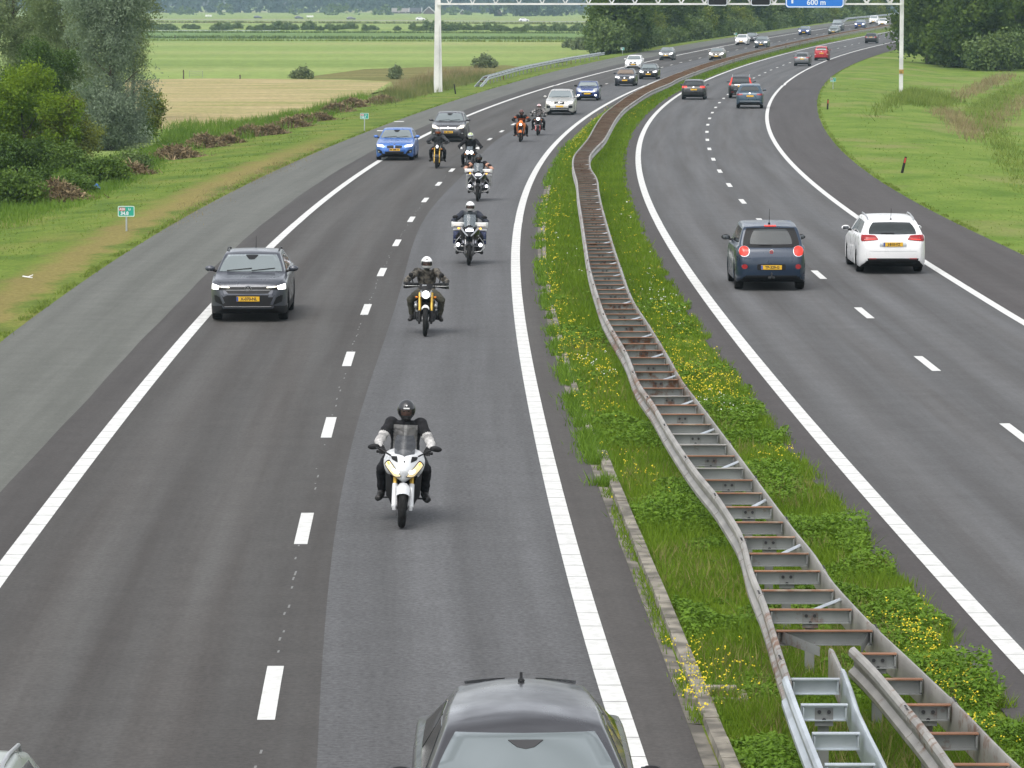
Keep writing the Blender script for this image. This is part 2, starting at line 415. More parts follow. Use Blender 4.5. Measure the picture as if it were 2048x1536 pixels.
def grass_mat(name, cols, scale=.5, dry=None, stretch=(1, 1, 1), uvband=None, fine=9.0):
    """mottled grass; cols = dark, mid, light; dry = colour of dry patches; uvband = (u0, u1) a dry band beside the asphalt"""
    m, t, b = nodes_of(name); N = t.nodes.new; L = t.links.new
    tc = N('ShaderNodeTexCoord'); mp = N('ShaderNodeMapping'); mp.inputs['Scale'].default_value = stretch
    L(tc.outputs['Object'], mp.inputs['Vector'])
    n1 = N('ShaderNodeTexNoise'); n1.inputs['Scale'].default_value = scale; n1.inputs['Detail'].default_value = 8; n1.inputs['Roughness'].default_value = .62
    L(mp.outputs['Vector'], n1.inputs['Vector'])
    r = N('ShaderNodeValToRGB'); e = r.color_ramp.elements
    e[0].position = .33; e[0].color = (*cols[0], 1); e[1].position = .68; e[1].color = (*cols[2], 1)
    k = e.new(.5); k.color = (*cols[1], 1)
    L(n1.outputs['Fac'], r.inputs['Fac']); last = r.outputs['Color']
    n2 = N('ShaderNodeTexNoise'); n2.inputs['Scale'].default_value = fine; n2.inputs['Detail'].default_value = 6; n2.inputs['Roughness'].default_value = .7
    L(tc.outputs['Object'], n2.inputs['Vector'])
    if dry:
        n3 = N('ShaderNodeTexNoise'); n3.inputs['Scale'].default_value = scale * .6; n3.inputs['Detail'].default_value = 7
        mp3 = N('ShaderNodeMapping'); mp3.inputs['Location'].default_value = (31, 7, 3); L(mp.outputs['Vector'], mp3.inputs['Vector']); L(mp3.outputs['Vector'], n3.inputs['Vector'])
        f = N('ShaderNodeMapRange'); f.inputs['From Min'].default_value = .52; f.inputs['From Max'].default_value = .72; L(n3.outputs['Fac'], f.inputs['Value'])
        fac = f.outputs[0]
        if uvband:
            uv = N('ShaderNodeUVMap'); uv.uv_map = 'UVMap'; sx = N('ShaderNodeSeparateXYZ'); L(uv.outputs['UV'], sx.inputs[0])
            wob = N('ShaderNodeMath'); wob.operation = 'MULTIPLY_ADD'; L(n1.outputs['Fac'], wob.inputs[0]); wob.inputs[1].default_value = 2.4; wob.inputs[2].default_value = -1.2
            ad = N('ShaderNodeMath'); ad.operation = 'ADD'; L(sx.outputs['X'], ad.inputs[0]); L(wob.outputs[0], ad.inputs[1])
            br = N('ShaderNodeValToRGB'); be = br.color_ramp.elements; be[0].position = 0; be[0].color = (uvband[3],) * 3 + (1,)
            w = 6.0
            be[1].position = 1; be[1].color = (0, 0, 0, 1)
            for pos, val in ((uvband[0] / w, .12), ((uvband[0] + .4) / w, uvband[2]), ((uvband[1]) / w, uvband[2]), ((uvband[1] + .9) / w, 0)):
                q = be.new(pos); q.color = (val, val, val, 1)
            dv = N('ShaderNodeMath'); dv.operation = 'DIVIDE'; L(ad.outputs[0], dv.inputs[0]); dv.inputs[1].default_value = w
            L(dv.outputs[0], br.inputs['Fac'])
            # the band is worn only along a stretch of the verge
            sm = N('ShaderNodeMapRange'); sm.inputs['From Min'].default_value = 165; sm.inputs['From Max'].default_value = 215; sm.inputs['To Min'].default_value = 1; sm.inputs['To Max'].default_value = .1
            L(sx.outputs['Y'], sm.inputs['Value'])
            ml = N('ShaderNodeMath'); ml.operation = 'MULTIPLY'; L(br.outputs['Color'], ml.inputs[0]); L(sm.outputs[0], ml.inputs[1])
            mxm = N('ShaderNodeMath'); mxm.operation = 'MAXIMUM'; mm = N('ShaderNodeMath'); mm.operation = 'MULTIPLY'; L(fac, mm.inputs[0]); mm.inputs[1].default_value = .45
            L(mm.outputs[0], mxm.inputs[0]); L(ml.outputs[0], mxm.inputs[1]); fac = mxm.outputs[0]
        mx = N('ShaderNodeMix'); mx.data_type = 'RGBA'; L(fac, mx.inputs['Factor']); L(last, mx.inputs['A']); mx.inputs['B'].default_value = (*dry, 1)
        last = mx.outputs['Result']
    g = N('ShaderNodeMapRange'); g.inputs['From Min'].default_value = .28; g.inputs['From Max'].default_value = .72
    g.inputs['To Min'].default_value = .62; g.inputs['To Max'].default_value = 1.38; L(n2.outputs['Fac'], g.inputs['Value'])
    v = N('ShaderNodeVectorMath'); v.operation = 'SCALE'; L(last, v.inputs[0]); L(g.outputs[0], v.inputs['Scale'])
    L(v.outputs[0], b.inputs['Base Color']); b.inputs['Roughness'].default_value = 1.0; b.inputs['Specular IOR Level'].default_value = .1
    bp = N('ShaderNodeBump'); bp.inputs['Strength'].default_value = .5; bp.inputs['Distance'].default_value = .08
    L(n2.outputs['Fac'], bp.inputs['Height']); L(bp.outputs['Normal'], b.inputs['Normal'])
    return m

def strip(name, mat_, xa, xb, za=None, zb=None, y0=14, y1=1000, lift=0.0, cols=1, uoff=0.0):
    """a sheet between two lines of the alignment; UV = metres across, metres along"""
    ii = [i for i in range(len(YG)) if y0 <= YG[i] <= y1]
    V, U = [], []
    for i in ii:
        for c in range(cols + 1):
            f = c / cols; x = xa[i] * (1 - f) + xb[i] * f
            V.append((x, YG[i], RAMP[i] + lift)); U.append((x - xa[i] + uoff, YG[i]))
    n = cols + 1; F = []
    for r in range(len(ii) - 1):
        for c in range(cols):
            F.append((r * n + c, r * n + c + 1, (r + 1) * n + c + 1, (r + 1) * n + c))
    me = bpy.data.meshes.new(name); me.from_pydata(V, [], F); me.materials.append(mat_)
    uv = me.uv_layers.new(name='UVMap')
    for l in me.loops: uv.data[l.index].uv = U[l.vertex_index]
    o = bpy.data.objects.new(name, me); COL.objects.link(o)
    return tag(o, kind='structure')

A_SH = asphalt('asphalt_shoulder', (.122, .125, .112), (.104, .107, .094), .26)
A_DK = asphalt('asphalt_seam', (.068, .064, .061), (.056, .051, .048), .28)
A_L1 = asphalt('asphalt_slow_lane', (.071, .069, .066), (.056, .051, .047), .36, .26, (1.0, 2.6))
A_L2 = asphalt('asphalt_fast_lane', (.098, .099, .102), (.081, .081, .082), .55, .10, (1.1, 2.6))
A_ME = asphalt('asphalt_margin', (.080, .076, .072), (.066, .060, .056), .34)
A_R1 = asphalt('asphalt_away_lane', (.094, .095, .097), (.074, .071, .069), .26, .22, (1.0, 2.6))
A_RS = asphalt('asphalt_away_shoulder', (.072, .066, .065), (.062, .056, .054), .28)
P_W = mat('road_paint', (.60, .60, .575), .7, var=.16, vscale=7, var_col=(.62, .62, .60), vdetail=9)

g = MB(); g.add([(-5000, -300, FLD), (5000, -300, FLD), (5000, 9000, FLD), (-5000, 9000, FLD)], [(0, 1, 2, 3)])
G_FIELD = grass_mat('pasture', ((.145, .205, .052), (.190, .255, .070), (.240, .290, .095)), .014, (.260, .270, .105), (.35, 1.3, 1), fine=.8)
tag(g.build('ground', G_FIELD, fix=False), kind='structure')

# carriageways
LX['seamL'] = LX['seamL'] + .012 * np.sin(YG * .31) + .008 * np.sin(YG * .77 + 1)
seamx = LX['LD'] + .55 + .12 * np.sin(YG * .09)
strip('road_shoulder', A_SH, LX['shL'], LX['seamL'])
strip('road_seam', A_DK, LX['seamL'], LX['L1'])
strip('road_slow_lane', A_L1, LX['L1'], seamx, cols=2)
strip('road_fast_lane', A_L2, seamx, LX['L2'], cols=2)
strip('road_margin', A_ME, LX['L2'], LX['edgeL'])
strip('opposite_road_margin', A_RS, LX['edgeR'], LX['R1'])
strip('opposite_road_fast_lane', A_R1, LX['R1'], LX['RD'], cols=2)
strip('opposite_road_slow_lane', A_R1, LX['RD'], LX['R2'], cols=2)
strip('opposite_road_shoulder', A_RS, LX['R2'], LX['shR'])
# reddish worn patch marks across seams
G_MED = grass_mat('median_soil', ((.070, .125, .012), (.105, .165, .018), (.145, .195, .028)), .9, (.17, .15, .05))
strip('median_ground', G_MED, LX['edgeL'] + 0, LX['edgeR'], lift=-.012, cols=4)

# verges: shaped sheets on both sides
def verge(name, m, side, ds):
    V, U, F = [], [], []
    x0 = LX['shL'] if side < 0 else LX['shR']
    for i in range(len(YG)):
        for d in ds:
            x = x0[i] + side * d
            z = ground_z(x, YG[i]) if d > 0 else RAMP[i] - .03
            V.append((x, YG[i], z)); U.append((d, YG[i]))
    n = len(ds)
    for r in range(len(YG) - 1):
        for c in range(n - 1): F.append((r * n + c, r * n + c + 1, (r + 1) * n + c + 1, (r + 1) * n + c))
    me = bpy.data.meshes.new(name); me.from_pydata(V, [], F); me.materials.append(m)
    uv = me.uv_layers.new(name='UVMap')
    for l in me.loops: uv.data[l.index].uv = U[l.vertex_index]
    o = bpy.data.objects.new(name, me); COL.objects.link(o); tag(o, kind='structure')
    bm = bmesh.new(); bm.from_mesh(me); bmesh.ops.recalc_face_normals(bm, faces=bm.faces)
    for f in bm.faces: f.smooth = True
    bm.to_mesh(me); bm.free()
    return o
G_VL = grass_mat('verge_grass', ((.060, .110, .016), (.105, .160, .022), (.150, .190, .036)), .45, (.215, .165, .062), (1, .6, 1), (.5, 1.5, .78, .1))
G_VR = grass_mat('verge_grass_mown', ((.085, .150, .020), (.125, .190, .030), (.165, .215, .045)), .35, (.19, .19, .07), (1, .5, 1))
verge('verge', G_VL, -1, [-.25, 0, .5, 1, 2, 3, 4.5, 6, 7.5, 9, 10.8, 11.4])
verge('opposite_verge', G_VR, 1, [-.25, 0, .5, 1, 2, 3, 4.5, 6, 8, 10, 12.5, 15, 20, 30, 45, 70, 110])

# painted markings
def mark_line(name, ln, w, y0, y1, blocks=None, off=0.0):
    V, F = [], []
    ys = []
    if blocks:
        y = y0
        while y < min(y1, 175): ys.append((y, y + blocks - (.018 + .00012 * y))); y += blocks
        y0b = y
    else: y0b = y0
    if y1 > y0b:
        yy = [y0b] + [float(v) for v in YG if y0b < v < y1] + [y1]
        ys += list(zip(yy[:-1], yy[1:]))
    for a, b in ys:
        k = len(V)
        for y in (a, b):
            x = lx(ln, y) + off; c = math.sqrt(1 + slope(ln, y) ** 2) * w / 2
            z = ramp(y) + .004 + (.0012 * y / 100)
            V += [(x - c, y, z), (x + c, y, z)]
        F.append((k, k + 1, k + 3, k + 2))
    me = bpy.data.meshes.new(name); me.from_pydata(V, [], F); me.materials.append(P_W)
    o = bpy.data.objects.new(name, me); COL.objects.link(o); return tag(o, kind='structure')
mark_line('road_edge_line', 'L1', .25, 16, 990, .92)
mark_line('road_edge_line', 'L2', .25, 16, 990, .92)
mark_line('road_edge_line', 'R1', .25, 16, 990, .92)
mark_line('road_edge_line', 'R2', .22, 16, 990)
def dashes(name, ln, first, n, per=12.0, ln_=3.0, w=.18):
    V, F = [], []
    y = first
    for i in range(n):
        ss = math.sqrt(1 + slope(ln, y) ** 2)
        a, b = y, y + ln_ / ss
        k = len(V)
        for q in np.linspace(a, b, 4):
            x = lx(ln, q); c = w / 2 * ss; z = ramp(q) + .004 + (.0012 * q / 100)
            V += [(x - c, q, z), (x + c, q, z)]
        for j in range(3): F.append((k + 2 * j, k + 2 * j + 1, k + 2 * j + 3, k + 2 * j + 2))
        y += per / ss
    me = bpy.data.meshes.new(name); me.from_pydata(V, [], F); me.materials.append(P_W)
    o = bpy.data.objects.new(name, me); COL.objects.link(o); return tag(o, kind='structure')
dashes('road_lane_dashes', 'LD', G(534, 1440).y - 12, 62)
dashes('road_lane_dashes', 'RD', G(1866, 742).y - 36, 60)
# faint worn joint line under the dashes of the slow lane
_fm = mat('worn_paint', (.17, .17, .165), .8)
V, F = [], []
for i in range(300):
    y = 30 + i * .62 + rnd.random() * .3
    if rnd.random() < .55: continue
    x = lx('LD', y) + rnd.uniform(-.03, .03); l = rnd.uniform(.06, .35); k = len(V)
    V += [(x - .012, y, .0042), (x + .012, y, .0042), (x + .012, y + l, .0042), (x - .012, y + l, .0042)]; F.append((k, k + 1, k + 2, k + 3))
me = bpy.data.meshes.new('worn_joint'); me.from_pydata(V, [], F); me.materials.append(_fm)
o = bpy.data.objects.new('worn_joint_marking', me); COL.objects.link(o); tag(o, kind='structure')
# two short white marks on the slow-side shoulder
for (px, py) in ((765, 261.5), (798, 243)):
    p = G(px, py); mb = MB(); mb.box((p.x, p.y, .006), (.62, 1.1, .004))
    tag(mb.build('road_shoulder_mark', P_W), kind='structure')

# concrete gutter and kerb on the median side
CON = mat('kerb_concrete', (.185, .168, .136), .9, var=.45, vscale=3.5, bump=.2)
CON2 = mat('gutter_concrete', (.130, .118, .096), .9, var=.45, vscale=2.5, bump=.2)
gm = MB(); km = MB()
y = 22.0
while y < 150:
    b = y + .985
    w0 = .14 if y < 58 else .11
    def P(y_, d, z): return (lx('edgeL', y_) + d, y_, z)
    wob = rnd.uniform(-.008, .008)
    gm.add([P(y, .0, .004), P(y, w0, -.004 + wob), P(b, w0, -.004 + wob), P(b, .0, .004)], [(0, 1, 2, 3)])
    k0, k1, kh = (w0 + .015, w0 + .175, .07) if y < 58 else (w0 + .012, w0 + .13, .04)
    vs = []
    for q in (y, b):
        vs += [P(q, k0, -.05), P(q, k0 + .015, kh + wob), P(q, k1, kh + wob), P(q, k1, -.05)]
    km.add(vs, [(0, 1, 5, 4), (1, 2, 6, 5), (2, 3, 7, 6), (0, 3, 2, 1), (4, 5, 6, 7)])
    y += 1.0
tag(gm.build('gutter', CON2), kind='structure'); tag(km.build('kerb', CON), kind='structure')
# ---------------------------------------------------------------- cars
def paint(name, col, metal=.35, rough=.28):
    key = 'paint_' + name
    if key in MATS: return MATS[key]
    m, t, b = nodes_of(key)
    b.inputs['Base Color'].default_value = (*col, 1); b.inputs['Metallic'].default_value = metal
    b.inputs['Roughness'].default_value = rough; b.inputs['Coat Weight'].default_value = .5; b.inputs['Coat Roughness'].default_value = .06
    N = t.nodes.new; tc = N('ShaderNodeTexCoord'); n = N('ShaderNodeTexNoise'); n.inputs['Scale'].default_value = 3.0; n.inputs['Detail'].default_value = 5
    t.links.new(tc.outputs['Object'], n.inputs['Vector'])
    r = N('ShaderNodeMapRange'); r.inputs['From Min'].default_value = .3; r.inputs['From Max'].default_value = .7
    r.inputs['To Min'].default_value = rough - .05; r.inputs['To Max'].default_value = rough + .14
    t.links.new(n.outputs['Fac'], r.inputs['Value']); t.links.new(r.outputs[0], b.inputs['Roughness'])
    MATS[key] = m
    return m
def glass_mat(name, col=(.03, .036, .036), refl=2.0, metal=0.0):
    if name in MATS: return MATS[name]
    m, t, b = nodes_of(name)
    b.inputs['Base Color'].default_value = (*col, 1); b.inputs['Roughness'].default_value = .06; b.inputs['IOR'].default_value = refl; b.inputs['Metallic'].default_value = metal
    MATS[name] = m
    return m
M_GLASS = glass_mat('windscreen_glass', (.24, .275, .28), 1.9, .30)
M_MGL = mat('mirror_glass', (.10, .11, .12), .1, .6)
M_SIDE = glass_mat('window_glass', (.010, .012, .012), 1.45)
M_REARG = glass_mat('rear_window_glass', (.020, .025, .025), 1.75)
M_BLK = mat('black_plastic', (.012, .012, .013), .55)
M_GRILLE = mat('grille_black', (.008, .008, .009), .4)
M_TYRE = mat('tyre_rubber', (.014, .014, .014), .85, var=.3, vscale=20)
M_RIM = mat('alloy_rim', (.32, .32, .33), .35, .7)
M_CHR = mat('chrome_trim', (.62, .63, .65), .15, .9)
M_GBAR = mat('satin_bar', (.16, .165, .17), .4, .5)
M_SILV = mat('silver_trim', (.42, .43, .44), .35, .6)
M_PLATE = mat('plate_yellow', (.62, .36, .012), .5)
M_PBLUE = mat('plate_blue', (.01, .07, .32), .5)
M_PTXT = mat('plate_letters', (.02, .02, .02), .5)
M_HEAD = mat('headlight_lit', (.8, .8, .8), .2, emit=(1, .98, .95), es=1.8)
M_HEADW = mat('headlight_lit_warm', (.8, .75, .6), .2, emit=(1, .93, .78), es=.7)
M_LENS = mat('headlight_lens', (.42, .44, .45), .12, .3, ior=1.6)
M_RED = mat('tail_light_red', (.26, .008, .010), .3)
M_REDL = mat('tail_light_lit', (.5, .03, .02), .2, emit=(1, .05, .02), es=.18)
M_ORG = mat('orange_lens', (.6, .18, .01), .25)
M_WHT = mat('white_plastic', (.72, .72, .70), .4)
M_BOLT = mat('dark_steel', (.05, .05, .052), .5, .5)

RX90 = Matrix.Rotation(math.pi / 2, 4, 'X')
def face_front(x, y, z): return Matrix.Translation((x, y, z)) @ RX90
def face_rear(x, y, z): return Matrix.Translation((x, y, z)) @ Matrix.Rotation(math.pi, 4, 'Z') @ RX90

def lerp(a, b, t): return a + (b - a) * t
def prof_fn(pts, win=.05):
    xs = [p[0] for p in pts]; ys = [p[1] for p in pts]
    def f(y):
        return sum(float(np.interp(y + k * win, xs, ys)) for k in (-1, -.5, 0, .5, 1)) / 5
    return f

def car_shape(p):
    """station loft of a car body; y from the nose (0) to the tail (L)"""
    L, Wd, H = p['L'], p['W'], p['H']
    hz = p['hood']; cy, cz = p['cowl']; wy = p['ws_y']; ry, rz = p['roof_rear']; by, bz = p['rw_bot']; tz = p.get('tail', bz - .06)
    zt = prof_fn([(-.3, .50), (0, .56), (.035, hz - .16), (.12, hz - .06), (.3, hz), (cy, cz), (wy, H - .035), (wy + .45, H), (lerp(wy, ry, .7), H - .005), (ry, rz), (by, bz), (L - .05, tz), (L - .012, tz - .16), (L, tz - .28), (L + .3, tz - .4)], p.get('win', .05))
    belt = prof_fn([(0, hz - .05), (cy, cz - .035), (by, max(bz, cz + .02)), (L, tz - .02)], .1)
    zb0 = p.get('clear', .19) - .03
    zbf = prof_fn([(-.3, .34), (0, .33), (.05, .25), (.25, zb0), (L - .35, zb0 + .02), (L - .06, .30), (L, .38), (L + .3, .4)], .03)
    pf, pr = p.get('plan_f', .30), p.get('plan_r', .16)
    def plan(y):
        k = 1.0
        if y < .55: k -= pf * ((.55 - y) / .55) ** 2.2
        if y > L - .4: k -= pr * ((y - L + .4) / .4) ** 2.2
        k -= .03 * ((y / L - .5) * 2) ** 4
        return k
    roofw = p.get('roofw', .70); R = p.get('R', .32); fo = p.get('fo', .82); wb = p['wb']
    axles = (fo, fo + wb)
    ys = sorted(set([0, .006, .02, .045, .08, .13, .2, .3, .4, L, L - .006, L - .02, L - .045, L - .08, L - .13, L - .2, L - .3] + [L * i / 44 for i in range(3, 43)] +
                    [a + s * R * k for a in axles for s in (-1, 1) for k in (0, .3, .55, .75, .88, .96, 1.0, 1.035)]))
    ys = [y for y in ys if 0 <= y <= L]
    rows = []; crn0 = p.get('crown', 0.0)
    def zt_cap(y):
        return zt(y)
    for y in ys:
        w = Wd / 2 * plan(y); z_t = zt(y); zb = zbf(y)
        zs = min(belt(y), z_t - .045)
        za = zb
        for a in axles:
            if abs(y - a) < R * 1.02: za = max(za, .30 + math.sqrt(max(0, (R * 1.02) ** 2 - (y - a) ** 2)))
        za = min(za, zs - .1)
        wbz = .925 * w
        def wt(z): return max(.2, wbz - (wbz - Wd / 2 * roofw) * max(0, (z - zs)) / max(.2, (H - zs)) * 1.0)
        cor = min(.055, (z_t - zs) * .45); zc = z_t - cor
        wc = wt(zc); wtop = max(.12, wc - cor * .9)
        mid = lerp(za, zs, .5); crn = crn0 * sstep((z_t - zs) / .35)
        if crn0: wtop *= 1 - .16 * sstep((y - ry + 1.3) / 1.3); wc *= 1 - .13 * sstep((y - ry + 1.3) / 1.3)
        sec = [(0, zb), (.64 * w, zb), (.64 * w, za), (.955 * w, za), (.985 * w, za + .03), (.998 * w, lerp(za, zs, .25)), (w, mid), (.992 * w, lerp(za, zs, .72)), (.982 * w, zs - .05), (.955 * w, zs),
               (wbz, zs + min(.014, cor * .5)), (lerp(wbz, wc, .5), lerp(zs + .014, zc, .5)), (wc, zc), (lerp(wc, wtop, .55), z_t - cor * .28), (wtop, z_t - .004), (wtop * .72, z_t + .006 + .35 * crn), (wtop * .38, z_t + .014 + .8 * crn), (0, z_t + .017 + crn)]
        rows.append([Vector((x, y - L / 2, z)) for x, z in sec])
    return ys, rows, axles, wt, zt, belt, plan

def sq(s, t, k):
    return s * math.sqrt(max(0, 1 - k * t * t / 2)), t * math.sqrt(max(0, 1 - k * s * s / 2))

def patch(bvh, quad, axis, n=6, m=6, off=.006, k=0.25, depth=.02, far=6.0):
    """a shell lying on the body: four corners (a, z), seen along the axis; rim folded back into the body"""
    rows = []
    D = {'front': Vector((0, 1, 0)), 'rear': Vector((0, -1, 0)), 'right': Vector((-1, 0, 0)), 'left': Vector((1, 0, 0)), 'top': Vector((0, 0, -1))}[axis]
    for j in range(m + 1):
        r = []
        for i in range(n + 1):
            s, t = sq(2 * i / n - 1, 2 * j / m - 1, k)
            u, v = (s + 1) / 2, (t + 1) / 2
            a = lerp(lerp(quad[0][0], quad[1][0], u), lerp(quad[3][0], quad[2][0], u), v)
            z = lerp(lerp(quad[0][1], quad[1][1], u), lerp(quad[3][1], quad[2][1], u), v)
            o = Vector((a, 0, z)) if axis in ('front', 'rear') else Vector((0, a, z)) if axis in ('left', 'right') else Vector((a, z, 0))
            o = o - D * far
            h = bvh.ray_cast(o, D)
            if h[0] is None: r.append(None)
            else:
                nr = h[1]
                if nr.dot(D) > 0: nr = -nr
                r.append(h[0] + nr * off)
        rows.append(r)
    # fill misses from neighbours
    for r in rows:
        good = [q for q in r if q is not None]
        for i, q in enumerate(r):
            if q is None:
                if not good: return None
                r[i] = min(good, key=lambda g: abs(good.index(g) - i)).copy()
    mb = MB(); N = n + 1
    mb.grid(rows)
    rim = [rows[0][i] for i in range(N)] + [rows[j][n] for j in range(1, m + 1)] + [rows[m][i] for i in range(n - 1, -1, -1)] + [rows[j][0] for j in range(m - 1, 0, -1)]
    back = [q + D * depth for q in rim]; kx = len(rim)
    mb.add(rim + back, [(i, (i + 1) % kx, (i + 1) % kx + kx, i + kx) for i in range(kx)])
    return mb

def mirrorq(q): return [(-a, z) for a, z in (q[1], q[0], q[3], q[2])]

PLATES = {}
def make_plate(parent, text, y, z, rear=False, w=.52, h=.11, x=0.0):
    mb = MB(); s = 1 if rear else -1
    mb.box((x, y, z), (w, .012, h), 0, bev=.004)
    fx = -1 if rear else 1
    mb.box((x - fx * (w / 2 - .022), y + s * .0065, z), (.04, .006, h - .012), 1)
    if text == '#':      # lettering too far away to be read: dark groups
        for x0_, w_ in ((-.15, .10), (.02, .15), (.17, .06)): mb.box((x - fx * -x0_, y + s * .0075, z), (w_, .003, .052), 2)
    elif text:
        M = (face_rear if rear else face_front)(x + fx * .02, y + s * .0075, z - .002)
        mb.text(text, .098, M, 2, depth=.001, bold=.0035, font_w=.92)
    return mb.build('license_plate', [M_PLATE, M_PBLUE, M_PTXT], parent, smooth=0)

def make_wheel(parent, x, y, R, Wt, side, rim=M_RIM, spokes=5):
    tb = MB(); hw = Wt / 2
    tb.lathe([(R * .62, -hw), (R * .93, -hw), (R * .985, -hw * .75), (R, -hw * .3), (R, hw * .3), (R * .985, hw * .75), (R * .93, hw), (R * .62, hw)], (0, 0, 0), 'X', 28)
    w = tb.build('wheel', M_TYRE, parent); w.location = (x, y, R)
    rb = MB(); o = side * hw * .86
    rb.lathe([(R * .64, o), (R * .56, o), (R * .55, o - side * .04), (R * .1, o - side * .05), (.0, o - side * .05)], (0, 0, 0), 'X', 24, mi=1)
    for i in range(spokes):
        a = 2 * math.pi * i / spokes
        c = Vector((o - side * .012, math.cos(a) * R * .33, math.sin(a) * R * .33))
        rb.box(c, (.025, R * .5, R * .15), 0, Matrix.Rotation(a, 3, 'X'))
    rb.lathe([(R * .13, o), (R * .12, o + side * .006), (0, o + side * .008)], (0, 0, 0), 'X', 12, mi=0)
    rb.build('rim', [rim, M_BOLT], w)
    return w

def make_car(name, label, cat, p, loc, rotz, detail=2, group=None):
    """p: dimensions + lists of front / rear features; detail 0 tiny, 1 middle, 2 near"""
    L, Wd, H = p['L'], p['W'], p['H']
    ys, rows, axles, wt, zt, belt, plan = car_shape(p)
    root = thing(name, label, cat, loc, rotz, group)
    body = MB(); nsec = len(rows[0]); mi_low = p.get('clad', 0)
    full = [[Vector((-q.x, q.y, q.z)) for q in r[:0:-1]] + r for r in rows]   # mirrored ring: from -x bottom ... symmetrical
    ring = []
    for r in rows:
        ring.append([q for q in r] + [Vector((-q.x, q.y, q.z)) for q in r[-2:0:-1]])
    N = len(ring[0]); vs = [q for r in ring for q in r]; f0, f1, f2 = [], [], []
    for i in range(len(ring) - 1):
        for j in range(N):
            j2 = (j + 1) % N; q = (i * N + j, i * N + j2, (i + 1) * N + j2, (i + 1) * N + j)
            jj = j if j < nsec else N - 1 - j
            if jj < 2 or jj == 2: f1.append(q)
            elif jj in (3, 4) and mi_low: f2.append(q)
            else: f0.append(q)
    f0 += [tuple(range(N)), tuple((len(ring) - 1) * N + j for j in range(N))]
    body.add(vs, [], 0)
    for fs, mi in ((f0, 0), (f1, 1), (f2, 1)):
        body.f += fs; body.m += [mi] * len(fs)
    bo = body.build('body', [p['paint'], M_BLK], root, smooth=50)
    bm = bmesh.new(); bm.from_mesh(bo.data); bmesh.ops.triangulate(bm, faces=bm.faces); bvh = BVHTree.FromBMesh(bm); bm.free()
    bvh_off = L / 2
    def put(nm, q, axis, mt, **kw):
        pb = patch(bvh, q, axis, **kw)
        return pb.build(nm, mt if isinstance(mt, list) else [mt], root, smooth=60) if pb else None
    cy, cz = p['cowl']; wy = p['ws_y']; ry, rz = p['roof_rear']; by, bz = p['rw_bot']
    # windscreen, rear window
    wl = Wd / 2 * .925
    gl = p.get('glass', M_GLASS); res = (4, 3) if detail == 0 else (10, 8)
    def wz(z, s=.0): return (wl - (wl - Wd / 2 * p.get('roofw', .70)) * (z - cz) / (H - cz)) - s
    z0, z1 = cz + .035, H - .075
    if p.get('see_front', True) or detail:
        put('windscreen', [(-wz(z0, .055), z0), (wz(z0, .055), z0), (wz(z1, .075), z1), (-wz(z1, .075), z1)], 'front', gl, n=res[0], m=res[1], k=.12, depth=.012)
    rq = p.get('rear_glass')
    z0r, z1r = (bz + .03, rz - .05) if not rq else rq
    ins = p.get('rear_inset', .12)
    put('rear_window', [(-wz(z0r, ins), z0r), (wz(z0r, ins), z0r), (wz(z1r, ins + .03), z1r), (-wz(z1r, ins + .03), z1r)], 'rear', p.get('rglass', M_REARG), n=res[0], m=res[1], k=.25, depth=.012)
    # side windows
    for sd, ax in ((1, 'right'), (-1, 'left')):
        yA, yB, yC = cy + .55, lerp(wy, ry, .46), ry + p.get('qy', .05)
        zl = cz + .045; zu = H - .115
        fy = wy + .2
        put('side_window', [(yA - .12 - L / 2, zl), (yB - L / 2 - .03, zl + .01), (yB - L / 2 - .03, zu), (fy + .12 - L / 2, zu)], ax, M_SIDE, n=5, m=4, k=.08, depth=0.01 * sd * 0 + .012)
        if p.get('doors', 4) == 4:
            put('side_window', [(yB - L / 2 + .03, zl + .01), (yC - L / 2, zl + .05), (yC - .22 - L / 2, zu - .02), (yB - L / 2 + .03, zu)], ax, M_SIDE, n=5, m=4, k=.08, depth=.012)
    # wheels
    Rw = p.get('Rw', .315)
    for a in axles:
        for sd in (1, -1):
            make_wheel(root, sd * (Wd / 2 - .125), a - L / 2, Rw, p.get('tw', .21), sd)
    # mirrors
    mz = cz + .045; my = cy + .42 - L / 2; mc = p.get('mirror', p['paint'])
    for sd in (1, -1):
        mb = MB(); xw = Wd / 2 * .95
        mb.ell((sd * (xw + .125), my, mz + .04), (.115, .075, .07), 0, n=10, m=7)
        mb.tube([(sd * (xw - .06), my + .02, mz - .03), (sd * (xw + .07), my, mz + .005)], [.035, .03], 6, 1)
        mb.box((sd * (xw + .125), my + .066, mz + .04), (.16, .02, .09), 2, bev=.02)
        mb.build('side_mirror', [mc, M_BLK, M_MGL], root)
    if detail == 2 and 'sensor' not in p and p.get('front'):
        zt_ = H - .082; car_feature(('mirror_mount', [M_BLK], [(-.06, zt_ - .10), (.06, zt_ - .10), (.16, zt_), (-.16, zt_)], dict(one=True, k=.3, off=.009, n=4, m=4)), put, 'front', L)
    for ft in p.get('front', []): car_feature(ft, put, 'front', L)
    for ft in p.get('rear', []): car_feature(ft, put, 'rear', L)
    def ysurf(x, z, rear=False):
        h = bvh.ray_cast(Vector((x, 6 if rear else -6, z)), Vector((0, -1 if rear else 1, 0)))
        return h[0].y if h[0] is not None else (L / 2 if rear else -L / 2)
    if 'fplate' in p: make_plate(root, p['fplate'][0], ysurf(0, p['fplate'][1]) - .014, p['fplate'][1])
    if 'rplate' in p: make_plate(root, p['rplate'][0], ysurf(0, p['rplate'][1], True) + .014, p['rplate'][1], True)
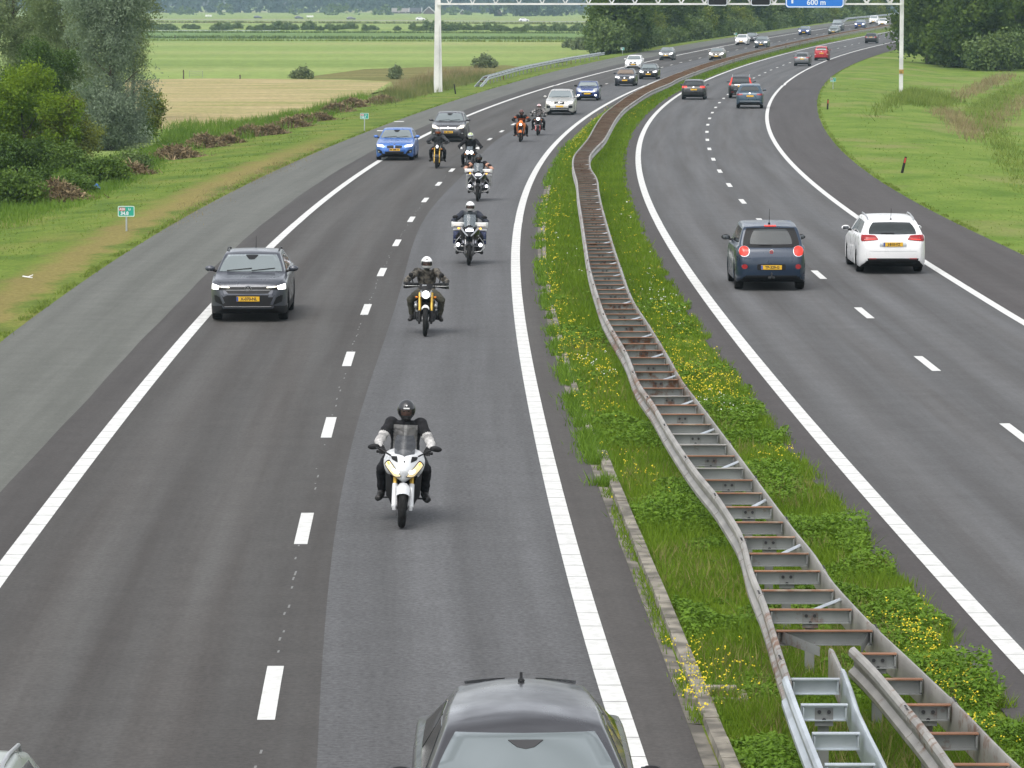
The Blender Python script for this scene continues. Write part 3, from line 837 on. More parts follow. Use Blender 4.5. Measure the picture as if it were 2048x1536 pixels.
    if p.get('rails'):
        for sd in (1, -1):
            x = sd * (Wd / 2 * p.get('roofw', .70) - .02); mb = MB(); pts = []
            y_ = [wy + .35, wy + .45, lerp(wy, ry, .5), ry - .15, ry - .03]
            for i, q in enumerate(y_):
                h = bvh.ray_cast(Vector((x, q - L / 2, 4)), Vector((0, 0, -1)))
                pts.append(Vector((x, q - L / 2, (h[0].z if h[0] is not None else H) + (.0 if i in (0, 4) else .05))))
            mb.tube(pts, .018, 6); mb.build('roof_rail', [p['rails']], root)
    if p.get('antenna'):
        ay, al = p['antenna']
        mb = MB(); h = bvh.ray_cast(Vector((0, ay - L / 2, 4)), Vector((0, 0, -1))); zz = h[0].z if h[0] is not None else H
        mb.ell((0, ay - L / 2, zz + .01), (.03, .06, .025), 0, n=8, m=6)
        if al > .1: mb.tube([(0, ay - L / 2, zz), (0, ay - L / 2 + .1, zz + al)], [.008, .004], 5, 0)
        else: mb.prism([(ay - L / 2 - .06, zz), (ay - L / 2 + .08, zz), (ay - L / 2 + .08, zz + .07), (ay - L / 2 + .04, zz + .07)], 'X', -.012, .012)
        mb.build('antenna', [M_BLK], root)
    if detail >= 1 and p.get('wipers', True):
        mb = MB()
        for (xa, xb) in ((-.55, .02), (.02, .55)):
            pts = []
            for i in range(5):
                x = lerp(xa, xb, i / 4); z = cz + .05 + .012 * i
                h = bvh.ray_cast(Vector((x, -6, z)), Vector((0, 1, 0)))
                if h[0] is not None: pts.append(h[0] + Vector((0, -.015, .012)))
            if len(pts) > 2: mb.tube(pts, .011, 5)
        if mb.v: mb.build('wiper', [M_BLK], root)
    root['L'] = L
    return root, bvh, ysurf

def car_feature(ft, put, side, L):
    """(name, material, quad, {options}); quad on the +x side is mirrored unless 'one' is set"""
    nm, m, q = ft[0], ft[1], ft[2]; o = dict(ft[3]) if len(ft) > 3 else {}
    one = o.pop('one', False); ax = o.pop('axis', side)
    put(nm, q, ax, m, **o)
    if not one:
        put(nm, mirrorq(q), ax, m, **o)

def rect(x0, x1, z0, z1): return [(x0, z0), (x1, z0), (x1, z1), (x0, z1)]
def place_front(px, py, p):
    """world pose for an oncoming car whose front tyres touch the road around this pixel"""
    P = G(px, py); h = heading('LD', P.y); fo = p.get('fo', .82)
    d = p['L'] / 2 - fo
    return (P.x - math.sin(h) * d, P.y + math.cos(h) * d, ramp(P.y + d) + .004), h
def place_rear(px, py, p):
    P = G(px, py); h = heading('RD', P.y); ro = p['L'] - p.get('fo', .82) - p['wb']
    d = p['L'] / 2 - ro
    return (P.x - math.sin(h) * d, P.y + math.cos(h) * d, ramp(P.y + d) + .004), h + math.pi

def T_hatch(**k):
    d = dict(L=4.25, W=1.78, H=1.47, hood=.82, cowl=(1.12, .98), ws_y=1.92, roof_rear=(3.55, 1.40), rw_bot=(4.02, 1.03), tail=.96, wb=2.62, fo=.84, R=.335, Rw=.315)
    d.update(k); return d
def T_suv(**k):
    d = dict(L=4.45, W=1.84, H=1.64, hood=.97, cowl=(1.15, 1.12), ws_y=1.9, roof_rear=(3.85, 1.56), rw_bot=(4.25, 1.15), tail=1.08, wb=2.66, fo=.88, R=.37, Rw=.345, clear=.24)
    d.update(k); return d
def T_wagon(**k):
    d = dict(L=4.70, W=1.81, H=1.49, hood=.82, cowl=(1.2, .98), ws_y=2.02, roof_rear=(4.08, 1.40), rw_bot=(4.52, 1.02), tail=.96, wb=2.66, fo=.92, R=.335, Rw=.315)
    d.update(k); return d
def T_sedan(**k):
    d = dict(L=4.65, W=1.81, H=1.44, hood=.80, cowl=(1.3, .95), ws_y=2.08, roof_rear=(3.3, 1.38), rw_bot=(4.0, 1.04), tail=1.0, wb=2.8, fo=.8, R=.335, Rw=.32)
    d.update(k); return d
def T_mini(**k):
    d = dict(L=3.84, W=1.727, H=1.41, hood=.88, cowl=(1.12, .99), ws_y=1.62, roof_rear=(3.25, 1.33), rw_bot=(3.6, 1.0), tail=.93, wb=2.5, fo=.70, R=.325, Rw=.30, roofw=.72)
    d.update(k); return d

# generic lamp / grille sets (x from the middle, z from the road)
def oncoming_face(head=M_HEAD, hx=(.48, .80), hz=(.66, .78), grille=(.42, .60, .72), emblem=True, lower=(.5, .28, .42), fog=True, slant=.03, plate_z=.50):
    f = [('headlight', [head], [(hx[0], hz[0]), (hx[1], hz[0] + slant), (hx[1] - .02, hz[1] + slant), (hx[0], hz[1] - .02)], dict(k=.35, off=.008)),
         ('grille', [M_GRILLE], rect(-grille[0], grille[0], grille[1], grille[2]), dict(one=True, k=.25)),
         ('air_intake', [M_GRILLE], rect(-lower[0], lower[0], lower[1], lower[2]), dict(one=True, k=.2))]
    if fog: f.append(('fog_light', [M_LENS], rect(.62, .74, .36, .44), dict(k=.9, off=.008, n=4, m=4)))
    if emblem: f.append(('emblem', [M_CHR], rect(-.05, .05, grille[2] - .10, grille[2] - .0), dict(one=True, k=1.0, off=.014, n=6, m=6)))
    return f
def leaving_face(lights=M_RED, lx_=(.5, .84), lz=(.80, .95), bump=(.62, .28, .40), emblem_z=.93):
    return [('tail_light', [lights], [(lx_[0], lz[0] + .02), (lx_[1], lz[0]), (lx_[1], lz[1]), (lx_[0] + .03, lz[1])], dict(k=.3, off=.009)),
            ('rear_bumper_insert', [M_BLK], rect(-bump[0], bump[0], bump[1], bump[2]), dict(one=True, k=.15)),
            ('emblem', [M_CHR], rect(-.05, .05, emblem_z - .045, emblem_z + .045), dict(one=True, k=1.0, off=.012, n=6, m=6))]

PC = dict(
    grey=paint('charcoal_grey', (.055, .060, .074)), blue=paint('bright_blue', (.045, .14, .42), .3), dkgrey=paint('dark_grey', (.050, .050, .055)), silver=paint('silver', (.50, .49, .46), .45),
    navy=paint('navy', (.020, .045, .17)), dkblue=paint('blue_black', (.014, .017, .027)), black=paint('black', (.008, .008, .009), .1), white=paint('white', (.72, .72, .72), .0),
    bsilver=paint('brown_silver', (.22, .205, .175), .4), mgrey=paint('mid_grey', (.13, .135, .14), .4), green=paint('grey_green', (.075, .09, .08), .4), bluegrey=paint('blue_grey', (.034, .065, .095), .3),
    petrol=paint('petrol_blue', (.008, .021, .045), .15), red=paint('red', (.38, .012, .018), .1), brown=paint('dark_brown', (.014, .0135, .0135), .2), pale=paint('pale_green_silver', (.34, .37, .33), .4), lsilver=paint('light_silver', (.42, .44, .46), .45), slate=paint('slate', (.085, .10, .115), .4))

# ---- the nearer oncoming cars
def logo_parts(root, y, z, kind):
    mb = MB()
    if kind == 'letters':       # round badge: two stacked letters in a ring
        mb.lathe([(.075, -.006), (.078, .006), (.066, .008), (.062, -.006)], (0, y - .006, z), 'Y', 28, 0)
        mb.lathe([(.064, .002), (.0, .002)], (0, y - .006, z), 'Y', 24, 1)
        mb.text('V', .075, face_front(0, y - .010, z + .026), 0, .004, .003)
        mb.text('W', .080, face_front(0, y - .010, z - .026), 0, .004, .003)
    elif kind == 'roundel':
        mb.lathe([(.042, -.006), (.044, .004), (0, .006)], (0, y - .006, z), 'Y', 20, 0)
        for i, m_ in enumerate((2, 0, 2, 0)):
            a0 = math.pi / 2 * i
            poly = [(0, 0)] + [(.030 * math.cos(a0 + t * math.pi / 8), .030 * math.sin(a0 + t * math.pi / 8)) for t in range(5)]
            mb.prism(poly, 'Y', y - .016, y - .012, m_, Matrix.Translation((0, 0, z)))
    mb.build('emblem', [M_CHR, M_GRILLE, M_PBLUE], root)

p = T_suv(L=4.27, W=1.757, H=1.50, hood=.94, cowl=(1.02, 1.04), ws_y=1.80, roof_rear=(3.3, 1.43), rw_bot=(3.98, 1.08), tail=1.02, wb=2.554, fo=.84, R=.35, Rw=.33, paint=PC['grey'], clad=1, clear=.21,
          rails=M_BOLT, antenna=(3.1, .28), fplate=('X-070-NL', .535), mirror=PC['grey'],
          front=[('grille', [M_GRILLE], [(-.46, .655), (.46, .655), (.56, .80), (-.56, .80)], dict(one=True, k=.12)),
                 ('headlight', [M_HEAD], [(.66, .745), (.83, .735), (.82, .86), (.66, .825)], dict(k=.22, off=.012)),
                 ('headlight', [M_HEADW], [(.42, .775), (.68, .795), (.68, .825), (.42, .797)], dict(k=.1, off=.012, m=2)),
                 ('headlight_lens', [M_BLK], [(.50, .735), (.80, .725), (.80, .79), (.50, .785)], dict(k=.2, off=.009, n=4, m=3)),
                 ('grille_bar', [M_GBAR], rect(-.44, .44, .797, .806), dict(one=True, k=0, off=.012, m=1)),
                 ('grille_bar', [M_GBAR], rect(-.50, .50, .722, .733), dict(one=True, k=0, off=.012, m=1)),
                 ('bumper_panel', [M_BLK], [(-.55, .34), (.55, .34), (.76, .62), (-.76, .62)], dict(one=True, k=.1, off=.004, n=10, m=5)),
                 ('fog_vent', [M_GRILLE], [(.56, .40), (.76, .46), (.78, .62), (.64, .58)], dict(k=.15, off=.009)),
                 ('bumper_trim', [M_CHR], [(-.52, .352), (.52, .352), (.54, .368), (-.54, .368)], dict(one=True, k=0, off=.014, n=10, m=2))])
loc, h = place_front(501, 639, p)
r, bv, ysf = make_car('car', 'charcoal grey crossover with roof rails and plate X-070-NL, alone in the lane beside the shoulder', 'car', p, loc, h)
logo_parts(r, ysf(0, .755) - .012, .762, 'letters')

p = T_hatch(L=4.33, W=1.765, H=1.42, hood=.80, cowl=(1.32, .96), ws_y=2.10, roof_rear=(3.6, 1.35), rw_bot=(4.08, 1.0), wb=2.69, fo=.78, paint=PC['blue'], fplate=('#', .50), mirror=PC['blue'],
            front=[('headlight', [M_HEAD], [(.46, .62), (.78, .64), (.82, .75), (.50, .70)], dict(k=.35, off=.009)),
                   ('grille', [M_GRILLE], [(.03, .565), (.34, .575), (.37, .68), (.03, .70)], dict(k=.35, off=.008)),
                   ('air_intake', [M_GRILLE], [(-.40, .27), (.40, .27), (.46, .42), (-.46, .42)], dict(one=True, k=.15)),
                   ('brake_duct', [M_GRILLE], [(.52, .30), (.78, .36), (.80, .52), (.58, .46)], dict(k=.3)),
                   ('fog_light', [M_LENS], rect(.68, .75, .37, .44), dict(k=.9, off=.014, n=4, m=4))])
loc, h = place_front(791, 320, p)
r, bv, ysf = make_car('car', 'bright blue hatchback with twin black grilles and lit headlights', 'car', p, loc, h)
logo_parts(r, ysf(0, .735) - .004, .745, 'roundel')

p = T_hatch(L=4.42, W=1.814, H=1.51, hood=.88, cowl=(1.15, 1.02), ws_y=2.05, roof_rear=(3.5, 1.43), rw_bot=(4.15, 1.05), wb=2.685, fo=.92, paint=PC['dkgrey'], fplate=('#', .52), mirror=PC['dkgrey'],
            front=[('headlight', [M_HEADW], [(.46, .70), (.80, .72), (.84, .88), (.66, .86)], dict(k=.3, off=.009)),
                   ('grille', [M_GRILLE], [(-.34, .64), (.34, .64), (.42, .75), (-.42, .75)], dict(one=True, k=.25)),
                   ('grille_bar', [M_CHR], [(-.42, .695), (.42, .695), (.45, .735), (-.45, .735)], dict(one=True, k=.5, off=.014, n=8, m=3)),
                   ('air_intake', [M_GRILLE], [(-.46, .28), (.46, .28), (.56, .44), (-.56, .44)], dict(one=True, k=.2)),
                   ('fog_vent', [M_BLK], [(.60, .36), (.80, .42), (.80, .56), (.68, .48)], dict(k=.3)),
                   ('fog_light', [M_LENS], rect(.68, .77, .42, .49), dict(k=.9, off=.014, n=4, m=4)),
                   ('emblem', [M_CHR], rect(-.05, .05, .68, .78), dict(one=True, k=1, off=.018))])
loc, h = place_front(898, 283, p)
make_car('car', 'dark grey hatchback with chrome grille bar, behind the blue hatchback', 'car', p, loc, h)

p = T_wagon(L=4.84, W=1.87, H=1.60, hood=.92, cowl=(1.35, 1.06), ws_y=2.15, roof_rear=(4.2, 1.52), rw_bot=(4.62, 1.12), wb=2.81, fo=.92, paint=PC['silver'], R=.36, Rw=.34, fplate=('', .56), rails=M_BLK,
            front=oncoming_face(M_HEADW, (.50, .86), (.72, .86), (.34, .68, .86), True, (.62, .30, .46), True) + [('grille_bar', [M_CHR], [(-.30, .70), (-.26, .70), (.30, .84), (.26, .84)], dict(one=True, k=0, off=.016)), ('bumper_trim', [M_CHR], rect(-.72, .72, .36, .40), dict(one=True, k=.1, off=.016, n=10, m=2)), ('fog_vent', [M_BLK], rect(.58, .84, .44, .62), dict(k=.3))])
loc, h = place_front(1120, 229.5, p)
make_car('car', 'silver estate car with black corner vents, just behind the rearmost motorcycles', 'car', p, loc, h, 1)

p = T_mini(paint=PC['navy'], fplate=('', .52), mirror=M_BLK, antenna=(3.0, .05),
           front=[('headlight', [M_LENS], rect(.46, .74, .66, .92), dict(k=1.0, off=.014, n=8, m=8)),
                  ('headlight_ring', [M_CHR], rect(.445, .755, .645, .935), dict(k=1.0, off=.008, n=8, m=8)),
                  ('grille', [M_GRILLE], [(-.36, .42), (.36, .42), (.44, .68), (-.44, .68)], dict(one=True, k=.4)),
                  ('grille_bar', [M_CHR], [(-.40, .645), (.40, .645), (.42, .668), (-.42, .668)], dict(one=True, k=0, off=.015, m=2)),
                  ('air_intake', [M_GRILLE], rect(-.6, .6, .25, .36), dict(one=True, k=.2)),
                  ('fog_light', [M_HEAD], rect(.56, .70, .34, .47), dict(k=1.0, off=.014, n=6, m=6))])
loc, h = place_front(1175, 201, p)
make_car('car', 'small navy blue car with round headlights and glowing fog lights', 'car', p, loc, h, 1)

p = T_sedan(paint=PC['dkblue'], W=1.80, H=1.47, hood=.84, cowl=(1.25, 1.0), fplate=('', .50), glass=glass_mat('painted_reflection_windscreen', (.20, .155, .12), 1.8),  # sandy reflection is painted in as the base colour of this glass
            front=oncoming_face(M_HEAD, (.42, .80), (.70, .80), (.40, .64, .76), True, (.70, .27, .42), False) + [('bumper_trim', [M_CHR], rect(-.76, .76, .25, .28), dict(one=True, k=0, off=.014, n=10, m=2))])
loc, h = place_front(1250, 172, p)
make_car('car', 'blue-black car with sandy reflection painted into its windscreen, behind the small navy car', 'car', p, loc, h, 1)

p = T_sedan(paint=PC['black'], W=1.82, fplate=('', .48), front=oncoming_face(M_HEAD, (.46, .80), (.64, .76), (.40, .58, .72), True, (.6, .26, .40), False))
loc, h = place_front(1297, 158.5, p)
make_car('car', 'black saloon with bright bluish headlights beside the white hatchback', 'car', p, loc, h, 1)

p = T_hatch(paint=PC['white'], W=1.78, fplate=('', .50), front=oncoming_face(M_HEAD, (.50, .82), (.64, .76), (.38, .40, .76), True, (.6, .24, .34), True))
loc, h = place_front(1267, 138.5, p)
make_car('car', 'white hatchback with a tall dark grille, next to the edge line', 'car', p, loc, h, 1)

p = T_hatch(paint=PC['mgrey'], L=4.0, W=1.71, H=1.50, hood=.88, cowl=(.98, 1.02), ws_y=1.80, roof_rear=(3.3, 1.43), rw_bot=(3.78, 1.08), wb=2.57, fo=.78, fplate=('', .56), front=oncoming_face(M_HEAD, (.46, .80), (.68, .84), (.34, .60, .68), True, (.54, .30, .46), True, .06))
loc, h = place_front(1332.5, 120.5, p)
make_car('car', 'mid grey small hatchback driving alone ahead of the tree belt', 'car', p, loc, h, 1)

p = T_hatch(paint=PC['bsilver'], W=1.80, fplate=('', .48), front=oncoming_face(M_HEAD, (.48, .84), (.68, .82), (.36, .62, .72), True, (.6, .30, .46), True, .06))
loc, h = place_front(1433, 120.5, p)
make_car('car', 'brownish silver hatchback nearest the guard rail, with two lit headlights', 'car', p, loc, h, 1)

p = T_hatch(paint=PC['white'], W=1.76, H=1.53, hood=.90, cowl=(1.05, 1.05), fplate=('', .50), front=oncoming_face(M_HEAD, (.48, .82), (.66, .82), (.34, .60, .70), True, (.6, .28, .42), True, .05))
loc, h = place_front(1483, 90.5, p)
make_car('car', 'white hatchback with a dark car close behind it', 'car', p, loc, h, 1)
p = T_sedan(paint=PC['black'], front=oncoming_face(M_LENS)); loc, h = place_front(1501, 85.5, p)
make_car('car', 'dark car half hidden behind a white hatchback', 'car', p, loc, h, 0)

p = T_suv(paint=PC['slate'], W=1.80, H=1.60, fplate=('', .52), rails=M_BLK, front=oncoming_face(M_HEAD, (.48, .84), (.74, .88), (.36, .66, .80), True, (.66, .28, .44), True, .05) + [('fog_vent', [M_BLK], rect(.56, .82, .34, .50), dict(k=.4))])
loc, h = place_front(1522.5, 96.5, p)
make_car('car', 'slate blue estate with roof rails and black fog lamp surrounds', 'car', p, loc, h, 1)

p = T_hatch(paint=PC['navy'], fplate=('', .48), front=oncoming_face(M_HEAD, (.50, .82), (.66, .80), (.40, .42, .70), False))
loc, h = place_front(1608, 70.5, p)
make_car('car', 'dark blue hatchback with very bright headlights in the gap of traffic', 'car', p, loc, h, 1)

p = T_hatch(paint=PC['green'], H=1.5, fplate=('', .5), front=oncoming_face(M_LENS, (.48, .80), (.68, .84), (.30, .56, .64), True))
loc, h = place_front(1667, 69.5, p)
make_car('car', 'grey-green small car with unlit headlights in front of a tall van', 'car', p, loc, h, 1)
p = T_suv(paint=PC['slate'], L=4.9, W=1.92, H=1.95, hood=1.08, cowl=(.95, 1.25), ws_y=1.7, roof_rear=(4.7, 1.9), rw_bot=(4.85, 1.2), tail=1.1, wb=3.1, fo=.95, roofw=.80, front=oncoming_face(M_LENS, (.56, .88), (.84, 1.02), (.4, .70, .82), False))
loc, h = place_front(1674, 61.5, p)
make_car('van', 'tall blue-grey van behind the grey-green small car', 'van', p, loc, h, 1)

p = T_suv(paint=PC['navy'], W=1.85, fplate=('', .54), rails=M_SILV, front=oncoming_face(M_HEAD, (.52, .86), (.76, .90), (.42, .56, .86), False, (.6, .28, .40), True))
loc, h = place_front(1719.5, 57.5, p)
make_car('car', 'dark blue SUV with silver roof rails beside the guard rail', 'car', p, loc, h, 1)
p = T_suv(paint=PC['white'], H=1.68, W=1.80, fplate=('', .5), front=oncoming_face(M_LENS, (.50, .84), (.76, .90), (.4, .60, .74), True)); loc, h = place_front(1747, 48.3, p)
make_car('car', 'tall white car in the lane next to the shoulder, farthest white one', 'car', p, loc, h, 1)
p = T_hatch(paint=PC['white'], fplate=('', .46), front=oncoming_face(M_HEAD, (.48, .82), (.68, .80), (.42, .52, .64), True)); loc, h = place_front(1765, 52.3, p)
make_car('car', 'low white hatchback with a black bumper between the two far lanes', 'car', p, loc, h, 1)
p = T_hatch(paint=PC['lsilver'], fplate=('', .48), front=oncoming_face(M_LENS)); loc, h = place_front(1815, 42.5, p)
make_car('car', 'light silver hatchback right beside the white gantry post', 'car', p, loc, h, 0)
p = T_suv(paint=PC['lsilver'], front=oncoming_face(M_LENS)); loc, h = place_front(1826, 31, p)
make_car('car', 'pale grey car farthest up the road beside the tree edge', 'car', p, loc, h, 0)

# ---- leaving cars
def brand_oval(root, y, z):
    mb = MB(); mb.lathe([(.062, .0), (.064, .008), (0, .012)], (0, y, z), 'Y', 24, 0); mb.lathe([(.046, .009), (.046, .014), (0, .015)], (0, y, z), 'Y', 20, 1)
    mb.box((0, y + .016, z), (.05, .004, .008), 0); mb.box((0, y + .016, z + .016), (.04, .004, .007), 0); mb.box((0, y + .016, z - .016), (.04, .004, .007), 0)
    mb.text('500L', .085, face_rear(0, y + .01, z - .14), 0, .004, .004)
    mb.build('emblem', [M_CHR, mat('emblem_red', (.30, .02, .03), .4)], root)

p = T_suv(L=4.25, W=1.784, H=1.66, hood=.92, cowl=(.95, 1.10), ws_y=1.75, roof_rear=(3.72, 1.58), rw_bot=(4.08, 1.10), tail=1.02, wb=2.612, fo=.86, R=.34, Rw=.325, paint=PC['petrol'], clear=.22, roofw=.74, rear_inset=.24, antenna=(3.35, .38), mirror=M_BLK,
          rplate=('TP-329-G', .60), rear_glass=(1.16, 1.535), rglass=M_REARG,
          rear=[('rear_window_surround', [M_GRILLE], [(-.74, 1.085), (.74, 1.085), (.62, 1.565), (-.62, 1.565)], dict(one=True, k=.14, off=.003, n=10, m=8)),
                ('tail_light', [M_REDL], rect(.56, .80, .88, 1.12), dict(k=.9, off=.012, n=7, m=7)),
                ('tail_light_ring', [M_CHR], rect(.545, .815, .865, 1.135), dict(k=.9, off=.006, n=7, m=7)),
                ('brake_light', [M_REDL], rect(-.15, .15, 1.585, 1.615), dict(one=True, k=.1, off=.012, m=2)),
                ('reflector', [M_RED], rect(.60, .74, .56, .68), dict(k=1, off=.012, n=6, m=6)),
                ('reflector_ring', [PC['petrol']], rect(.58, .76, .54, .70), dict(k=1, off=.006, n=6, m=6)),
                ('plate_recess', [M_BLK], rect(-.36, .36, .53, .68), dict(one=True, k=.15, off=.004)),
                ('rear_wiper', [M_BLK], rect(-.02, .30, 1.13, 1.15), dict(one=True, k=0, off=.02, m=2)),
                ('rear_bumper_insert', [M_BLK], rect(-.66, .66, .28, .40), dict(one=True, k=.1))])
loc, h = place_rear(1538, 578, p)
r, bv, ysf = make_car('car', 'petrol blue tall hatchback with round red tail lights and plate TP-329-G', 'car', p, loc, h)
brand_oval(r, ysf(0, .985, True) + .004, .985)
mb = MB(); yb = p['L'] / 2
mb.tube([(0, yb - .3, .34), (0, yb + .03, .33), (0, yb + .08, .36), (0, yb + .085, .43)], [.03, .025, .022, .018], 8); mb.ell((0, yb + .085, .45), (.027, .027, .027), 0, n=8, m=6)
mb.box((0, yb + .01, .345), (.16, .06, .05), 0, bev=.01); mb.build('tow_bar', [M_BOLT], r)

p = T_wagon(paint=PC['white'], W=1.809, rear_inset=.13, rear_glass=(1.05, 1.36), rails=M_SILV, antenna=(4.0, .3), rplate=('J-810-VZ', .80), mirror=PC['white'], tail=.99, rw_bot=(4.5, 1.04),
            rear=[('tail_light', [M_RED], [(.37, .915), (.84, .87), (.83, 1.05), (.46, 1.03)], dict(k=.3, off=.010, n=8)),
                  ('tail_light_lens', [M_REDL], [(.46, .925), (.74, .905), (.74, .935), (.46, .95)], dict(k=.2, off=.015, m=3)),
                  ('plate_recess', [PC['lsilver']], rect(-.36, .36, .73, .875), dict(one=True, k=.12, off=.004)),
                  ('rear_bumper_insert', [M_BLK], [(-.62, .28), (.62, .28), (.70, .43), (-.70, .43)], dict(one=True, k=.1, off=.008)),
                  ('reflector', [M_RED], rect(.44, .64, .41, .435), dict(k=.2, off=.014, m=2)),
                  ('bumper_seam', [PC['lsilver']], rect(-.74, .74, .615, .622), dict(one=True, k=0, off=.004, n=10, m=1)),
                  ('rear_wiper', [M_BLK], rect(-.05, .3, 1.06, 1.08), dict(one=True, k=0, off=.02, m=2)),
                  ('emblem', [M_CHR], rect(-.055, .055, .935, 1.005), dict(one=True, k=1, off=.012))])
loc, h = place_rear(1777, 543, p)
make_car('car', 'white estate car with wide red tail lights and plate J-810-VZ', 'car', p, loc, h)

p = T_hatch(paint=PC['brown'], W=1.823, H=1.48, rplate=('', .76), rear_inset=.15, rear=leaving_face(M_REDL, (.46, .86), (.86, 1.02), (.66, .26, .36)) + [('bumper_seam', [M_BOLT], rect(-.74, .74, .60, .615), dict(one=True, k=0, off=.006, n=10, m=1))])
loc, h = place_rear(1387.5, 199, p)
make_car('car', 'dark brown hatchback with lit tail lights hugging the median edge line', 'car', p, loc, h, 1)
p = T_suv(paint=PC['black'], W=1.89, H=1.71, L=4.63, rplate=('', .92), rear_inset=.16, rails=M_SILV,
          rear=[('tail_light', [M_REDL], [(.72, .98), (.90, .98), (.80, 1.24), (.68, 1.22)], dict(k=.25, off=.012)), ('tail_light', [M_REDL], [(.66, 1.22), (.78, 1.22), (.70, 1.55), (.62, 1.55)], dict(k=.2, off=.012)),
                ('tailgate_trim', [M_CHR], rect(-.44, .44, 1.0, 1.03), dict(one=True, k=0, off=.014, m=2)), ('reflector', [M_RED], rect(.5, .72, .46, .49), dict(k=.2, off=.012, m=2)), ('rear_bumper_insert', [M_SILV], rect(-.6, .6, .27, .36), dict(one=True, k=.2))])
loc, h = place_rear(1481.5, 196, p)
make_car('car', 'black SUV with tall red lights up its rear pillars', 'car', p, loc, h, 1)
p = T_suv(paint=PC['bluegrey'], W=1.86, H=1.66, L=4.6, rplate=('', .86), rear_inset=.16, rear=leaving_face(M_RED, (.46, .88), (.90, 1.02), (.72, .26, .44), 1.04) + [('bumper_trim', [M_SILV], rect(-.78, .78, .50, .53), dict(one=True, k=.1, off=.012, n=10, m=2))])
loc, h = place_rear(1499.5, 216.5, p)
make_car('car', 'blue-grey SUV in front of the black SUV, nearer the camera', 'car', p, loc, h, 1)
p = T_hatch(paint=PC['mgrey'], W=1.79, rplate=('', .78), rear_inset=.15, rear=leaving_face(M_RED, (.44, .86), (.84, .98), (.6, .26, .38)))
loc, h = place_rear(1604, 132, p)
make_car('car', 'grey hatchback with dark rear window following the red people carrier', 'car', p, loc, h, 1)
p = T_suv(paint=PC['red'], L=4.2, W=1.69, H=1.66, clear=.2, rplate=('', .84), rear_inset=.12, rear=[('tail_light', [M_RED], rect(.66, .80, .86, 1.06), dict(k=.3, off=.012)), ('tail_light_lens', [M_WHT], rect(.62, .80, .70, .76), dict(k=.2, off=.012, m=2)), ('emblem', [M_CHR], rect(-.05, .05, .98, 1.08), dict(one=True, k=1, off=.012))])
loc, h = place_rear(1643, 121, p)
make_car('car', 'red people carrier next to the outer edge line', 'car', p, loc, h, 1)
p = T_hatch(paint=PC['brown'], H=1.52, rplate=('', .92), rear_inset=.15, rear=leaving_face(M_RED, (.48, .86), (.84, .98), (.6, .26, .36))); loc, h = place_rear(1742, 86.8, p)
make_car('car', 'black hatchback between the red cars on the leaving side', 'car', p, loc, h, 1)
p = T_hatch(paint=PC['red'], L=3.9, W=1.68, H=1.5, roof_rear=(3.2, 1.43), rw_bot=(3.7, 1.05), wb=2.5, rplate=('', .72), rear=leaving_face(M_RED, (.62, .84), (.84, 1.02), (.6, .26, .36))); loc, h = place_rear(1818, 72, p)
make_car('car', 'small red car disappearing behind the trees by the gantry post', 'car', p, loc, h, 0)

# ---- the car passing under the camera and the corner of another
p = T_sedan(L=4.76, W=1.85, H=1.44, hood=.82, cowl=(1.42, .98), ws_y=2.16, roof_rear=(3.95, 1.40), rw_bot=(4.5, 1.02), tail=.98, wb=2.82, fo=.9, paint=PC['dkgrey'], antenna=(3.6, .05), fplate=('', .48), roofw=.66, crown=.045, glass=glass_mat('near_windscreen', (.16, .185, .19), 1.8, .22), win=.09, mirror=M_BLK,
            front=oncoming_face(M_LENS), rear=leaving_face(M_RED))
p['sensor'] = 1
r, bv, ysf = make_car('car', 'dark grey car with a glossy roof passing right under the camera', 'car', p, (.10, 29.15, .004), heading('LD', 30) * .6)
for sd in (1, -1):
    mb = MB(); pts = [Vector((sd * x, (4.02 - .22 * x * x) - 4.76 / 2, 1.437 - .10 * x * x)) for x in (.13, .22, .31, .40, .48)]
    mb.grid([[q + Vector((0, 0, .008)) for q in pts], [q + Vector((0, .07, -.004)) for q in pts], [q + Vector((0, .07, -.02)) for q in pts], [q + Vector((0, 0, -.02)) for q in pts]], closed=False)
    mb.build('roof_spoiler', [PC['mgrey']], r)
mb = MB(); mb.prism([(-.14, 1.35), (.14, 1.35), (.07, 1.27), (0, 1.245), (-.07, 1.27)], 'Y', -.006, .006, 0, Matrix.Translation((0, 0, 0)))
h1 = bv.ray_cast(Vector((0, -6, 1.30)), Vector((0, 1, 0)))[0]
h0 = bv.ray_cast(Vector((0, -6, 1.20)), Vector((0, 1, 0)))[0]
tilt = math.atan2((h1 - h0).y, (h1 - h0).z)
so = mb.build('sensor_housing', [M_BOLT], r); so.data.transform(Matrix.Translation((h1.x, h1.y - .006, 1.30)) @ Matrix.Rotation(-tilt, 4, 'X') @ Matrix.Translation((0, 0, -1.30)))
mb = MB(); mb.ell((.50, -.28, 1.04), (.10, .04, .07), 0, n=8, m=6)
p = T_hatch(paint=PC['pale'], L=4.2, W=1.77, H=1.50, front=oncoming_face(M_LENS), rear=leaving_face(M_ORG, (.66, .86), (.86, 1.2)), rails=M_SILV)
make_car('car', 'pale green-silver car of which only the roof corner shows at the picture edge', 'car', p, (-4.40, 26.45, .004), heading('LD', 30) * .6)

